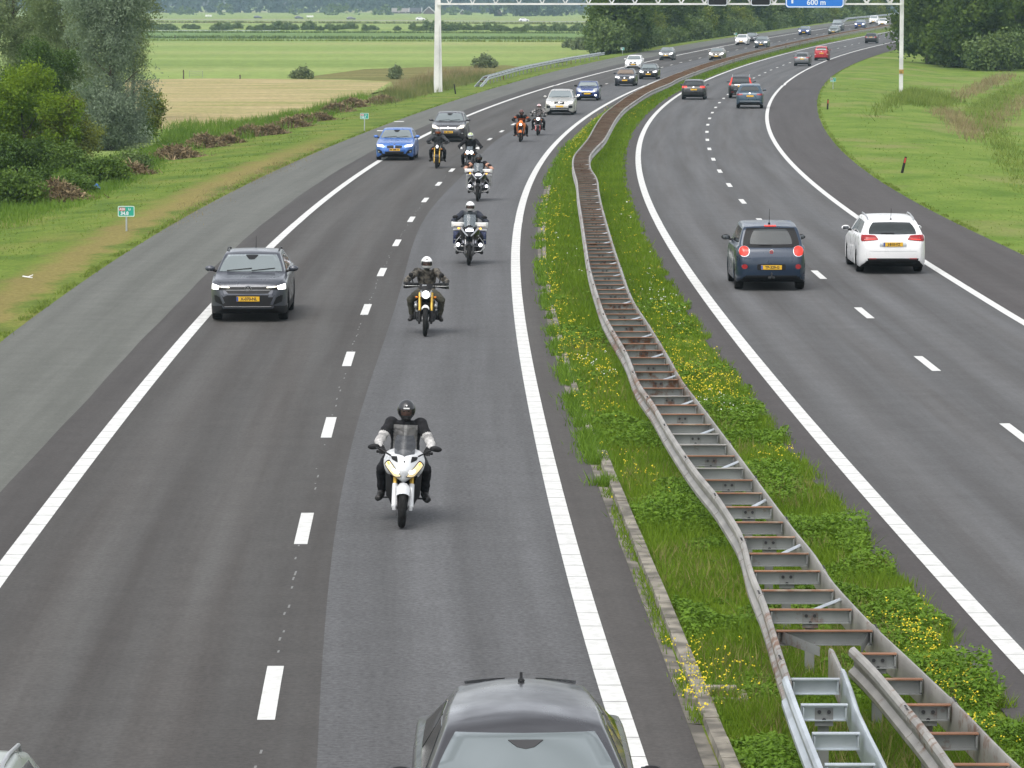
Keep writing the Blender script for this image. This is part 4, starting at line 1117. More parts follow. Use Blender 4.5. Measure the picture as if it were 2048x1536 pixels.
# ---- tiny cars on the lane across the polder
p1 = T_hatch(paint=PC['bluegrey']); tl = [(516, 37, PC['slate'], 'slate grey car, leftmost on the polder lane'), (598, 38, PC['slate'], 'slate grey car beside the white board on the polder lane'), (702, 39.5, PC['mgrey'], 'mid grey car half way along the polder lane'),
      (841, 40.5, PC['white'], 'white car on the polder lane below the farmhouse'), (1048, 43, PC['white'], 'white car on the polder lane right of the gantry leg')]
for px, py, pc, lab in tl:
    q = G(px, py, FLD, False); pp = T_hatch(paint=pc, L=4.4)
    make_car('car', lab, 'car', pp, (q.x, q.y, FLD + .01), math.pi / 2, 0, 'cars on the polder lane')
# ---------------------------------------------------------------- median crash barrier
def steel(name, col, rust, amount, rough=.5, metal=.35, scale=5.0):
    m, t, b = nodes_of(name); N = t.nodes.new; L = t.links.new
    tc = N('ShaderNodeTexCoord'); n = N('ShaderNodeTexNoise'); n.inputs['Scale'].default_value = scale; n.inputs['Detail'].default_value = 8; n.inputs['Roughness'].default_value = .68
    L(tc.outputs['Object'], n.inputs['Vector'])
    n2 = N('ShaderNodeTexNoise'); n2.inputs['Scale'].default_value = .22; n2.inputs['Detail'].default_value = 4
    L(tc.outputs['Object'], n2.inputs['Vector'])
    ad = N('ShaderNodeMath'); ad.operation = 'MULTIPLY_ADD'; L(n2.outputs['Fac'], ad.inputs[0]); ad.inputs[1].default_value = 1.1; L(n.outputs['Fac'], ad.inputs[2])
    r = N('ShaderNodeMapRange'); r.inputs['From Min'].default_value = 1.22 - amount; r.inputs['From Max'].default_value = 1.38 - amount; L(ad.outputs[0], r.inputs['Value'])
    n3 = N('ShaderNodeTexNoise'); n3.inputs['Scale'].default_value = 1.7; n3.inputs['Detail'].default_value = 6; L(tc.outputs['Object'], n3.inputs['Vector'])
    v = N('ShaderNodeMapRange'); v.inputs['From Min'].default_value = .3; v.inputs['From Max'].default_value = .7; v.inputs['To Min'].default_value = .72; v.inputs['To Max'].default_value = 1.2; L(n3.outputs['Fac'], v.inputs['Value'])
    mx = N('ShaderNodeMix'); mx.data_type = 'RGBA'; mx.inputs['A'].default_value = (*col, 1); mx.inputs['B'].default_value = (*rust, 1); L(r.outputs[0], mx.inputs['Factor'])
    s = N('ShaderNodeVectorMath'); s.operation = 'SCALE'; L(mx.outputs['Result'], s.inputs[0]); L(v.outputs[0], s.inputs['Scale'])
    L(s.outputs[0], b.inputs['Base Color']); b.inputs['Roughness'].default_value = rough; b.inputs['Metallic'].default_value = metal
    return m
ST_RAIL = steel('weathered_rail', (.31, .295, .27), (.16, .075, .035), .10)
ST_BAR = steel('galvanised_bar', (.25, .26, .255), (.13, .06, .03), .05)
ST_NEW = steel('new_galvanised', (.46, .50, .53), (.3, .3, .3), -.2, .35, .5)
ST_RUST = steel('rusty_flange', (.30, .235, .175), (.23, .110, .060), .40, .8, .1)
ST_POST = steel('post_steel', (.20, .205, .20), (.13, .055, .03), .12)

RL = [(1643.6,1536),(1612,1458),(1581,1376),(1558,1306),(1538,1240),(1523,1193),(1503,1150),(1479.6,1065),(1454.6,1026),(1429.5,986.7),(1401,954.5),(1372,915),(1336.4,861),(1300.6,800.5),(1279,772),(1250.5,704),(1229,668),(1207.5,629),(1193.6,589.5),(1179,540),(1170,487),(1162.8,437),(1155.5,390),(1153,361),(1148,344),(1145,326),(1148,310),(1161,293.6),(1174.5,277.5),(1190.6,249.6),(1208,226),(1228,210),(1255,191),(1284.4,175),(1320,159),(1362,143),(1411.7,126),(1462,112.5),(1500,103),(1591,82),(1702,60.5),(1799,45)]
RR = [(2045,1536),(2021.6,1516),(1963,1454),(1908.6,1399),(1858,1353),(1803,1300),(1757,1259),(1679,1177),(1655,1150),(1637,1115.6),(1597.8,1069),(1562,1022.5),(1529.8,979.5),(1479.6,911.5),(1426,840),(1390,793),(1368.7,766.5),(1336.4,711),(1297,646.5),(1266.6,600),(1240.5,531),(1225.8,487),(1211,437),(1201,399),(1196.5,372.7),(1195.5,361),(1190.6,349),(1182,337),(1179.5,320),(1181.4,308),(1193.6,293.6),(1208,279),(1220,258.4),(1231.7,238),(1249,217.4),(1272.7,200),(1302,182),(1343,164.6),(1356,157.5),(1412,136),(1462.5,119.5),(1500,109),(1591,86.5),(1702,64),(1799,47.7)]
RH = .75
def rail_xy(tr):
    q = [G(x, y, RH) for x, y in tr]; q.sort(key=lambda v: v.y)
    ys = [v.y for v in q]; xs = [v.x for v in q]
    Y = np.concatenate([np.arange(27, 120, .67), np.arange(120, 340, 1.5), np.arange(340, 720, 4)])
    X = herm(ys, xs, Y)
    ker = np.ones(3) / 3; Xs = X.copy(); Xs[1:-1] = np.convolve(X, ker, 'valid')
    return Y, Xs
YL_, XL_ = rail_xy(RL); YR_, XR_ = rail_xy(RR)
# keep the far rails a barrier's width apart
XR_ = np.where(YR_ > 150, np.maximum(XR_, XL_ + .68), XR_)
def xL(y): return float(np.interp(y, YL_, XL_))
def xR(y): return float(np.interp(y, YR_, XR_))
W_PROF = [(.0, .015), (-.035, .0), (-.055, -.03), (-.055, -.075), (-.02, -.105), (.0, -.125), (.0, -.185), (-.02, -.205), (-.055, -.235), (-.055, -.28), (-.035, -.31), (.0, -.325)]
W_BACK = [(.014, -.325), (.014, .012)]
def rail_mesh(pts, side, top=RH):
    """W-beam along pts (x, y); side -1: corrugations face -x"""
    mb = MB(); rows = []
    k = -1 if side > 0 else 1
    for i, (x, y) in enumerate(pts):
        z = ramp(y) + top
        rows.append([Vector((x + k * (u + .03), y, z - .015 + v)) for u, v in W_PROF + [(.0 + .012, -.31), (.012, -.19), (.012, -.12), (.012, -.01)]])
    mb.grid(rows, closed=True, cap=True)
    return mb

bar = thing('crash_barrier', 'long ladder-like rusty steel crash barrier weaving along the grassy median', 'crash barrier', (xL(60) + .4, 60, 0))
def under(o, root):
    o.parent = root; o.matrix_parent_inverse = Matrix.Translation(-Vector(root.location)); return o
YSPLIT = 33.9
def seg(f, y0, y1, Ys):
    ys = [y0] + [float(v) for v in Ys if y0 < v < y1] + [y1]
    return [(f(y), y) for y in ys]
yNew = 35.45
under(rail_mesh(seg(xL, 34.42, 720, YL_), -1).build('rail', ST_RAIL, smooth=28), bar)
under(rail_mesh(seg(xR, 28.0, 720, YR_), 1).build('rail', ST_RAIL, smooth=28), bar)
tag(under(rail_mesh([(xL(y) - .02, y) for y in np.arange(28, 34.9, .66)], -1, RH + .004).build('rail', ST_NEW, smooth=28), bar), 'bright new galvanised rail section')
# the two inner rails where the barrier divides
inA = [(1665,1296),(1690,1352),(1715,1428),(1742,1480),(1769,1536)]; inB = [(1702,1293),(1740,1330),(1790,1388),(1850,1460),(1905,1536)]
def inner(tr):
    q = [G(x, y, RH) for x, y in tr]; q.sort(key=lambda v: v.y); ys = [v.y for v in q]; xs = [v.x for v in q]
    return (lambda y: float(herm(ys, xs, [y])[0])), q[-1].y
fA, yA = inner(inA); fB, yB = inner(inB)
under(rail_mesh([(fA(y), y) for y in np.linspace(34.9, yA, 6)], 1).build('rail', ST_RAIL, smooth=28), bar)
tag(under(rail_mesh([(fA(y) + .02, y) for y in np.linspace(28, 35.0, 8)], 1, RH + .004).build('rail', ST_NEW, smooth=28), bar), 'bright new galvanised rail section')
under(rail_mesh([(fB(y), y) for y in np.linspace(28, yB, 12)], -1).build('rail', ST_RAIL, smooth=28), bar)

def crossbar(mb, xa, xb, y, h=.145, fl=.075, top=.72, brk=True):
    """channel: rusty top flange, grey web facing the traffic, small lower lip"""
    z = ramp(y) + top; xa += .05; xb -= .05
    mb.box(((xa + xb) / 2, y - fl / 2 + .004, z), (xb - xa, fl, .012), 1)
    mb.box(((xa + xb) / 2, y, z - h / 2 - .006), (xb - xa, .009, h), 0)
    mb.box(((xa + xb) / 2, y - .02, z - h - .004), (xb - xa, .04, .009), 0)
    if brk:
        for x in (xa + .02, xb - .02): mb.box((x, y - .05, z - .07), (.012, .09, .10), 0)
def post(mb, x, y, far=False):
    z = ramp(y)
    mb.box((x, y + .06, z + .28), (.10, .055, .70), 0)
    mb.box((x, y - .010, z + .60), (.17, .009, .17 if not far else .15), 0)
    if not far:
        for dx, dz in ((-.045, .045), (.045, .045), (0, -.03)):
            mb.lathe([(.019, -.006), (.019, -.018), (0, -.018)], (x + dx, y - .012, z + .605 + dz), 'Y', 8, 1)
SP = 1.333
far_b, far_p, far_d = MB(), MB(), MB()
nb = np_ = nd = 0
ys = []
y = G(1600, 1406, .73).y
y0c = y
while y < 700: ys.append(y); y += SP
y = y0c - SP
while y > 28.5: ys.insert(0, y); y -= SP
ORG_Y = 196.0
for i, y in enumerate(ys):
    segs = []
    if y < yA - .2: segs.append((xL(y), fA(y), y < 35.3))
    if y < yB - .2: segs.append((fB(y), xR(y), False))
    if not segs: segs = [(xL(y), xR(y), False)]
    k = int(round((y - y0c) / SP))
    for (a, b, new) in segs:
        if nb < 100 and y < 158:
            mb = MB(); crossbar(mb, a, b, y, top=.72 - (.008 if k % 4 == 1 else 0))
            newpatch = abs(y - 152) < 3
            under(mb.build('crossbar', [ST_NEW, ST_NEW] if new else [ST_BAR, ST_RUST if (rnd.random() < .82 or y > 60) else ST_RAIL], smooth=0), bar); nb += 1
        else: crossbar(far_b, a, b, y, brk=False)
    if k % 2 == 0:
        xm = [(a + b) / 2 for a, b, n_ in segs]
        for x in xm:
            if np_ < 70 and y < 150:
                mb = MB(); post(mb, x, y); under(mb.build('post', [ST_POST, M_BOLT], smooth=0), bar); np_ += 1
            else: post(far_p, x, y, True)
    if k % 3 == 1 and len(segs) == 1:
        a, b = segs[0][:2]
        A = Vector((lerp(a, b, .42), y + .04, ramp(y) + .655)); B = Vector((b - .05, y + .9, ramp(y) + .69))
        mb = MB() if (nd < 40 and y < 150) else far_d
        mb.tube([A, lerp(A, B, .75) + Vector((0, 0, .0)), B], .032, 6, 0, .5)
        if mb is not far_d: under(mb.build('brace', [ST_NEW], smooth=50), bar); nd += 1
for mb, nm, ms in ((far_b, 'crossbar', [ST_BAR, ST_RUST]), (far_p, 'post', [ST_POST, M_BOLT]), (far_d, 'brace', [ST_BAR])):
    o = under(mb.build(nm, ms, smooth=0, fix=False), bar); o['kind'] = 'stuff'
# lapped rail joints with their bolts
nj = 0
for f, side, y0_, y1_ in ((xL, -1, 35.6, 92), (xR, 1, 29.4, 92), (fB, -1, 29.0, yB - .6)):
    y = y0_
    while y < y1_ and nj < 60:
        k_ = -side; x = f(y)
        mb = rail_mesh([(f(y - .16) + side * .005, y - .16), (f(y + .16) + side * .005, y + .16)], side, RH + .004)
        for dy in (-.10, -.035, .035, .10): mb.box((x + k_ * -.005, y + dy, ramp(y) + RH + .002), (.022, .012, .008), 1)
        under(mb.build('lap_joint', [ST_RAIL, M_BOLT], smooth=28), bar); nj += 1; y += 4.0
# gusset pieces at the fork
mb = MB(); yf = yA + .35
mb.grid([[Vector((xL(yf + .9) + .06, yf + .95, .72)), Vector((xL(yf + .9) + .06, yf + .95, .60))], [Vector((lerp(xL(yf), xR(yf), .38), yf, .70)), Vector((lerp(xL(yf), xR(yf), .38), yf, .60))]])
under(mb.build('gusset', [ST_BAR]), bar)
mb = MB(); mb.grid([[Vector((xR(yf + .9) - .06, yf + .95, .72)), Vector((xR(yf + .9) - .06, yf + .95, .60))], [Vector((lerp(xL(yf), xR(yf), .74), yf + .1, .70)), Vector((lerp(xL(yf), xR(yf), .74), yf + .1, .60))]])
under(mb.build('gusset', [ST_BAR]), bar)

# ---------------------------------------------------------------- verge guard rails
def guard_rail(label, tr, spacing, z0):
    q = [GT(x, y) for x, y in tr]
    q.sort(key=lambda v: v.y)
    Ysq = np.linspace(q[0].y, q[-1].y, 60); Xs = herm([v.y for v in q], [v.x for v in q], Ysq)
    def gz(x, y): return ground_z(x, y)
    root = thing('guard_rail', label, 'guard rail', (Xs[0], Ysq[0], gz(Xs[0], Ysq[0])))
    for dx, dz in ((0, 0), (-.55, 0)):
        mb = MB(); rows = []
        for x, y in zip(Xs, Ysq):
            t = min(1, (y - Ysq[0]) / 9.0); z = gz(x, y) + lerp(.12, .75, t)
            rows.append([Vector((x + dx - .055 + (u + .03) * -1 if dx == 0 else x + dx + (u + .03), y, z + v)) for u, v in W_PROF + [(.012, -.30), (.012, -.02)]])
        mb.grid(rows, closed=True, cap=True); under(mb.build('rail', ST_NEW, smooth=28), root)
    y = Ysq[0] + 1
    while y < Ysq[-1]:
        x = float(np.interp(y, Ysq, Xs)); z = gz(x, y); t = min(1, (y - Ysq[0]) / 9.0); hh = lerp(.12, .75, t)
        mb = MB(); mb.box((x - .27, y, z + hh / 2 - .25), (.10, .06, hh + .35), 0); mb.box((x - .27, y, z + hh - .1), (.5, .06, .10), 0)
        under(mb.build('post', ST_POST, smooth=0), root); y += spacing
    return root
guard_rail('galvanised double guard rail beside the slow shoulder, starting near the left gantry leg', [(962, 174), (990, 166), (1040, 151), (1083, 141), (1140, 129), (1210, 117)], 4.0, 0)
guard_rail('far guard rail behind the shoulder where the traffic vanishes', [(1686, 44), (1700, 40), (1730, 36.5), (1800, 31)], 4.0, 0)

# ---------------------------------------------------------------- gantry
GY = 302.0
def atY(px, py, Y):
    dx, dy, dz = ray(px, py); t = Y / dy
    return Vector((dx * t, Y, CAM_H + dz * t))
GW = mat('gantry_white', (.60, .60, .58), .5, var=.12, vscale=.8)
GT_L, GT_R = atY(876, 160, GY), atY(1801, 188, GY)
gan = thing('sign_gantry', 'white lattice sign gantry spanning the whole motorway on two legs', 'gantry', (0, GY, 0))
zc_ = atY(1200, 8, GY).z                      # lower chord
zl = ground_z(GT_L.x, GY) - .1
mb = MB()
hw0, hw1 = .36, .20
H_TOP = zc_ + 1.9
for w_, z_ in (): pass
rows = [[Vector((GT_L.x + sx * w, GY + sy * d, z)) for sx, sy in ((-1, -1), (1, -1), (1, 1), (-1, 1))] for w, d, z in ((hw0, .45, zl), (hw1, .28, H_TOP))]
mb.grid(rows, closed=True, cap=True)
mb.box((GT_L.x + .06, GY - .47, zl + 3.0), (.10, .10, 5.4), 0)
under(mb.build('leg', GW, smooth=0), gan)
zr_ = ground_z(GT_R.x, GY) - .1
mb = MB(); mb.box((GT_R.x + .03, GY, (zr_ + H_TOP) / 2), (.31, .34, H_TOP - zr_), 0, bev=.03)
mb.tube([(GT_R.x + .03, GY - .22, zr_ + 2.0), (GT_R.x + .03, GY - .22, H_TOP)], .02, 6)
under(mb.build('leg', GW, smooth=0), gan)
mb = MB(); mb.box((GT_R.x + .03, GY - .22, atY(1801, 143, GY).z), (.38, .05, .34), 0); under(mb.build('leg_plate', mat('plate_ochre', (.32, .20, .04), .6, var=.4, vscale=4)), gan)
for yy in (GY - .55, GY + .55):
    for zz in (zc_, H_TOP - .2):
        mb = MB(); mb.box(((GT_L.x + GT_R.x) / 2, yy, zz), (GT_R.x - GT_L.x, .15, .15), 0); under(mb.build('chord', GW, smooth=0), gan)
n_bay = 20; dxb = (GT_R.x - GT_L.x) / n_bay
for yy, nm in ((GY - .55, 'lattice'), (GY + .55, 'lattice')):
    mb = MB()
    for i in range(n_bay):
        x0 = GT_L.x + i * dxb
        mb.tube([(x0, yy, H_TOP - .2), (x0 + dxb / 2, yy, zc_)], .045, 6); mb.tube([(x0 + dxb / 2, yy, zc_), (x0 + dxb, yy, H_TOP - .2)], .045, 6)
    under(mb.build(nm, GW), gan)
mb = MB()
for i in range(n_bay + 1):
    x0 = GT_L.x + i * dxb
    for zz in (zc_, H_TOP - .2): mb.box((x0, GY, zz), (.08, 1.1, .08), 0)
under(mb.build('lattice', GW, smooth=0), gan)

def rrect(w, h, r, n=5):
    P = []
    for cx, cz, a0 in ((w/2 - r, h/2 - r, 0), (-w/2 + r, h/2 - r, 90), (-w/2 + r, -h/2 + r, 180), (w/2 - r, -h/2 + r, 270)):
        for i in range(n + 1):
            a = math.radians(a0 + 90 * i / n); P.append((cx + r * math.cos(a), cz + r * math.sin(a)))
    return P
SG_B = mat('sign_blue', (.006, .14, .52), .5); SG_W = mat('sign_white', (.62, .66, .70), .5)
yS = GY - .85
a, b = atY(1571, 15.5, yS), atY(1688, 15.5, yS); w = b.x - a.x; hgt = 3.0; cx = (a.x + b.x) / 2; zb = a.z
sgn = thing('direction_sign', 'blue motorway direction sign reading 600 m hanging on the gantry', 'road sign', (cx, yS, zb + hgt / 2))
mb = MB(); mb.prism(rrect(w, hgt, .28), 'Y', 0, .05, 0); mb.build('sign_panel', [SG_B, SG_W], sgn, smooth=0)
mb = MB(); o_, i_ = rrect(w - .06, hgt - .06, .26), rrect(w - .22, hgt - .22, .2)
mb.add([(x, -.006, z) for x, z in o_] + [(x, -.006, z) for x, z in i_] + [(x, .002, z) for x, z in o_] , [(k, (k + 1) % len(o_), (k + 1) % len(o_) + len(o_), k + len(o_)) for k in range(len(o_))])
mb.build('sign_border', SG_W, sgn, smooth=0)
pm = w / 117.0   # metres per photo pixel on the sign
mb = MB(); mb.text('600 m', .62, face_front((1632.5 - 1629.5) * pm, -.008, -hgt / 2 + (15.5 - 5.2) * pm), 0, .003, .012); mb.build('sign_text', SG_W, sgn, smooth=0)
mb = MB(); xs_ = (1584.5 - 1629.5) * pm; mb.prism([(xs_ - .075, -hgt/2 + .36), (xs_ + .075, -hgt/2 + .36), (xs_ + .075, .55), (xs_ + .30, .35), (xs_ + .30, .55), (xs_, .95), (xs_ - .30, .55), (xs_ - .30, .35), (xs_ - .075, .55)], 'Y', -.009, .002); mb.build('sign_arrow', SG_W, sgn, smooth=0)
mb = MB()
for x in (-w * .3, w * .3): mb.box((x, .15, .2), (.1, .22, 2.2), 0)
mb.build('sign_bracket', GW, sgn, smooth=0)
for px, lab in ((1435, 'dark lane matrix sign with white rim, left one of the pair on the gantry'), (1521.5, 'dark lane matrix sign with white rim, the one next to the blue sign')):
    c = atY(px, 11.5, yS); w = atY(1455, 10, yS).x - atY(1415, 10, yS).x; hgt = 1.55
    sgn = thing('matrix_sign', lab, 'matrix sign', (c.x, yS, c.z + hgt / 2), group='lane matrix signs')
    mb = MB(); mb.prism(rrect(w, hgt, .2), 'Y', 0, .35, 0); mb.build('sign_box', M_BLK, sgn, smooth=0)
    mb = MB(); o_, i_ = rrect(w - .02, hgt - .02, .19), rrect(w - .14, hgt - .14, .14)
    k_ = len(o_); mb.add([(x, -.006, z) for x, z in o_] + [(x, -.006, z) for x, z in i_], [(k, (k + 1) % k_, (k + 1) % k_ + k_, k + k_) for k in range(k_)]); mb.build('sign_rim', SG_W, sgn, smooth=0)
    mb = MB(); mb.box((0, .45, .2), (.3, .25, 1.0), 0); mb.build('sign_bracket', GW, sgn, smooth=0)

# ---------------------------------------------------------------- kilometre boards, reflector posts, litter
SG_G = mat('sign_green', (.005, .28, .20), .5); SG_R = mat('sign_red', (.42, .10, .09), .5)
def km_sign(px, py, top, label, num, w=.48, h=.34):
    p = GT(px, py); s = (py - HOR) / CAM_H
    root = thing('kilometre_sign', label, 'kilometre sign', (p.x, p.y, p.z))
    root.rotation_euler = (0, 0, heading('LD', p.y) * .5)
    ht = (top) ; zc = ht - h / 2
    mb = MB(); mb.prism(rrect(w, h, .04, 3), 'Y', 0, .02, 0, Matrix.Translation((0, -.03, zc))); mb.build('sign_panel', SG_G, root, smooth=0)
    mb = MB(); o_, i_ = rrect(w, h, .04, 3), rrect(w - .05, h - .05, .03, 3); k_ = len(o_)
    mb.add([(x, -.034, z + zc) for x, z in o_] + [(x, -.034, z + zc) for x, z in i_], [(k, (k + 1) % k_, (k + 1) % k_ + k_, k + k_) for k in range(k_)]); mb.build('sign_border', mat('sign_pale', (.50, .62, .55), .5), root, smooth=0)
    mb = MB(); mb.prism(rrect(.2, .11, .02, 2), 'Y', -.036, -.031, 0, Matrix.Translation((-w * .24, 0, zc + h * .19))); mb.text('A28', .10, face_front(-w * .24, -.038, zc + h * .19), 1, .001, .002)
    mb.build('road_number', [SG_R, SG_W], root, smooth=0)
    mb = MB(); mb.text('Li', .10, face_front(w * .20, -.035, zc + h * .19), 0, .001, .003); mb.text(num, .15, face_front(-w * .10, -.035, zc - h * .20), 0, .001, .005); mb.build('sign_text', SG_W, root, smooth=0)
    mb = MB(); mb.tube([(0, .01, -.15), (0, .01, ht - .05)], .028, 8); mb.build('pole', ST_NEW, root)
km_sign(253, 462, .80, 'green kilometre board with red A28 tag reading 34.8 on the verge', '34.8', .53, .34)
km_sign(729, 262, 1.02, 'green kilometre board on the verge beside the cut reed heaps', '34.7')
km_sign(1245, 109, .9, 'green kilometre board at the foot of the tree belt, past the guard rail end', '34.6')
km_sign(1471, 77, .9, 'green kilometre board at the foot of the tree belt, by the white hatchback', '34.5')
km_sign(1666, 178, .95, 'green kilometre board on the mown verge of the leaving side', '34.7')
RP = mat('reflector_red', (.40, .03, .02), .4)
for px, py, lean, hh, lab, col in ((911, 188, -.14, .80, 'black reflector post leaning on the grass near the guard rail end', M_BLK), (1655, 219, .05, .70, 'thin reflector post with red reflector beside the leaving shoulder bend', M_BLK), (1804, 346, .22, .72, 'reflector post with red reflector leaning over on the mown verge', M_BLK)):
    p = GT(px, py); root = thing('reflector_post', lab, 'reflector post', p, 0, 'reflector posts'); root.rotation_euler = (0, lean, 0)
    mb = MB(); mb.box((0, 0, hh / 2 - .1), (.12, .05, hh + .2), 0, bev=.02, taper=.85); mb.build('post_body', col, root)
    mb = MB(); mb.box((0, -.03, hh - .17), (.07, .012, .22), 0); mb.build('reflector', RP if px > 1000 else M_BLK, root)
p = GT(191, 381); mb = MB(); 
for i in range(9): mb.ell((rnd.uniform(-.14, .14), rnd.uniform(-.1, .1), .06 + rnd.uniform(0, .14)), (rnd.uniform(.06, .13), rnd.uniform(.05, .1), rnd.uniform(.04, .10)), 0, Matrix.Rotation(rnd.uniform(0, 3), 3, 'Z'), 7, 5)
o = mb.build('plastic_bag', mat('blue_plastic', (.03, .13, .42), .35), None, smooth=25); o.location = p; tag(o, 'crumpled blue plastic bag lying at the edge of the shrubs', 'plastic bag')
p = GT(55, 556); mb = MB(); mb.box((0, 0, .03), (.26, .14, .02), 0, Matrix.Rotation(.15, 3, 'Y')); mb.box((.06, .05, .05), (.16, .12, .015), 0, Matrix.Rotation(-.35, 3, 'Y'))
o = mb.build('paper_scrap', M_WHT, None); o.location = p; tag(o, 'white scrap of paper on the grass by the shoulder', 'litter')
# drain basin beside the kerb
p = G(1432, 1398); root = thing('drain_basin', 'square concrete drain basin full of brown leaves beside the kerb', 'drain', p)
mb = MB()
for c, d in (((-.27, 0, .0), (.10, .56, .12)), ((.27, 0, .0), (.10, .56, .12)), ((0, -.25, .0), (.46, .09, .12)), ((0, .27, .02), (.46, .12, .14))): mb.box(c, d, 0, bev=.01)
mb.build('rim', CON, root)
mb = MB()
for i in range(220):
    c = Vector((rnd.uniform(-.24, .24), rnd.uniform(-.22, .24), .012 + rnd.random() * .05)); a = rnd.random() * 6.28; l = rnd.uniform(.03, .07)
    mb.add([c, c + Vector((math.cos(a) * l, math.sin(a) * l, .02)), c + Vector((math.cos(a + .5) * l * .7, math.sin(a + .5) * l * .7, 0))], [(0, 1, 2)])
mb.build('leaf_litter', mat('dead_leaves', (.10, .055, .025), .9, var=.5, vscale=30), root, smooth=0, fix=False)
# ---------------------------------------------------------------- plants
def leaf_mat(name, dark, light, rough=.6, trans=.25):
    """leaf colour varies from clump to clump by the face attribute 'tint'"""
    m, t, b = nodes_of(name); N = t.nodes.new; L = t.links.new
    at = N('ShaderNodeAttribute'); at.attribute_name = 'tint'
    r = N('ShaderNodeMix'); r.data_type = 'RGBA'; r.inputs['A'].default_value = (*dark, 1); r.inputs['B'].default_value = (*light, 1)
    L(at.outputs['Fac'], r.inputs['Factor']); L(r.outputs['Result'], b.inputs['Base Color'])
    b.inputs['Roughness'].default_value = rough; b.inputs['Specular IOR Level'].default_value = .25
    tr = N('ShaderNodeBsdfTranslucent'); L(r.outputs['Result'], tr.inputs['Color'])
    mx = N('ShaderNodeMixShader'); mx.inputs[0].default_value = trans
    out = t.nodes['Material Output']; L(b.outputs[0], mx.inputs[1]); L(tr.outputs[0], mx.inputs[2]); L(mx.outputs[0], out.inputs['Surface'])
    return m
BARK = mat('bark', (.085, .070, .050), .9, var=.4, vscale=6)
LV_WIL = leaf_mat('willow_leaf', (.105, .155, .080), (.330, .400, .290), .9, .5)
LV_POP = leaf_mat('poplar_leaf', (.095, .140, .052), (.250, .310, .145), .9, .5)
LV_DRK = leaf_mat('dark_green_leaf', (.030, .065, .010), (.080, .140, .018))
LV_MID = leaf_mat('mid_green_leaf', (.050, .100, .014), (.120, .190, .028))
LV_BRT = leaf_mat('bright_green_leaf', (.075, .150, .008), (.210, .300, .020), .8, .4)
LV_OLV = leaf_mat('olive_leaf', (.085, .110, .014), (.185, .215, .036))
LV_FAR = leaf_mat('belt_leaf', (.026, .060, .008), (.130, .190, .030), .9, .35)
LV_FAR2 = leaf_mat('belt_leaf_yellow', (.070, .115, .012), (.215, .250, .036), .9, .35)
LV_HEDGE = leaf_mat('hedge_leaf', (.065, .110, .030), (.160, .220, .065))
LV_WOOD = leaf_mat('woodland_leaf', (.028, .050, .030), (.060, .092, .045))

def leaf_cloud(lobes, n, size, rng, aspect=2.2, clump=26, spread=.42, droop=0.0, shell=.55):
    """n leaf quads in clumps spread through ellipsoid lobes [(cx,cy,cz,rx,ry,rz)]"""
    lob = np.array(lobes, float); vol = lob[:, 3] * lob[:, 4] * lob[:, 5]; pr = vol ** .8 / (vol ** .8).sum()
    nc = max(3, n // clump); seedk = rng.random() * 6
    li = rng.choice(len(lob), nc, p=pr)
    d = rng.normal(size=(nc, 3)); d /= np.linalg.norm(d, axis=1)[:, None]
    rad = np.where(rng.random(nc) < shell, .82 + .22 * rng.random(nc), rng.random(nc) ** .5 * .9)
    cc = lob[li, :3] + d * rad[:, None] * lob[li, 3:]
    big = .5 + .5 * np.sin(cc[:, 0] * 1.9 + seedk) * np.cos(cc[:, 2] * 1.6 + seedk * 2)
    ctint = np.clip(.55 * rng.random(nc) + .55 * big - .05, 0, 1)
    k = rng.integers(0, nc, n); sp = spread * (.6 + .8 * rng.random(nc))[k]
    c = cc[k] + rng.normal(size=(n, 3)) * sp[:, None] * .6
    u = rng.normal(size=(n, 3)); u[:, 2] -= droop; u /= np.linalg.norm(u, axis=1)[:, None]
    w = rng.normal(size=(n, 3)); v = np.cross(u, w); v /= np.linalg.norm(v, axis=1)[:, None] + 1e-9
    s = size * (.6 + .8 * rng.random(n)); a = u * s[:, None] * .5; b = v * (s / aspect)[:, None] * .5
    V = np.stack([c - a, c + b, c + a, c - b], 1).reshape(-1, 3)
    F = np.arange(4 * n).reshape(n, 4)
    tint = np.clip(.06 + .88 * ctint[k] + .14 * (rng.random(n) - .5), 0, 1)
    return V, F, tint

def rlobes(n, cx, w, z0, z1, r0, r1, seed, taper=.5, flat=.85):
    """ragged crown: many small lobes spread through an envelope"""
    rg = np.random.default_rng(seed); out = []
    for i in range(n):
        t = rg.random(); z = z0 + (z1 - z0) * t; k = (1 - taper * max(0, t - .45) / .55) * (.72 + .28 * min(1, t / .2))
        a = rg.random() * 6.28; q = rg.random() ** .6
        r = rg.uniform(r0, r1); out.append((cx + w * k * q * math.cos(a), .7 * w * k * q * math.sin(a), max(z, r * .55), r, r * .9, r * rg.uniform(.65, 1.1) * flat))
    return out
def trunk_mesh(mb, h, r, rng, limbs=6, reach=1.5, lean=(0, 0), start=.35):
    pts = [Vector((lean[0] * t ** 1.4 * h + .12 * math.sin(4 * t), lean[1] * t * h, h * t)) for t in (0, .2, .45, .7, 1)]
    mb.tube([Vector((0, 0, -.3))] + pts, [r * 1.25, r * 1.1, r * .9, r * .7, r * .48, r * .15], 7)
    for i in range(limbs):
        t = start + (1 - start) * .85 * (i + rng.random()) / limbs; a = rng.random() * 6.28
        o = Vector((lean[0] * t ** 1.4 * h + .12 * math.sin(4 * t), lean[1] * t * h, h * t)); l = reach * (1.1 - .5 * t)
        e = o + Vector((math.cos(a) * l, math.sin(a) * l, l * .8))
        mb.tube([o, lerp(o, e, .5) + Vector((0, 0, -.05 * l)), e], [r * .42 * (1.1 - t), r * .3 * (1.1 - t), r * .08], 5)

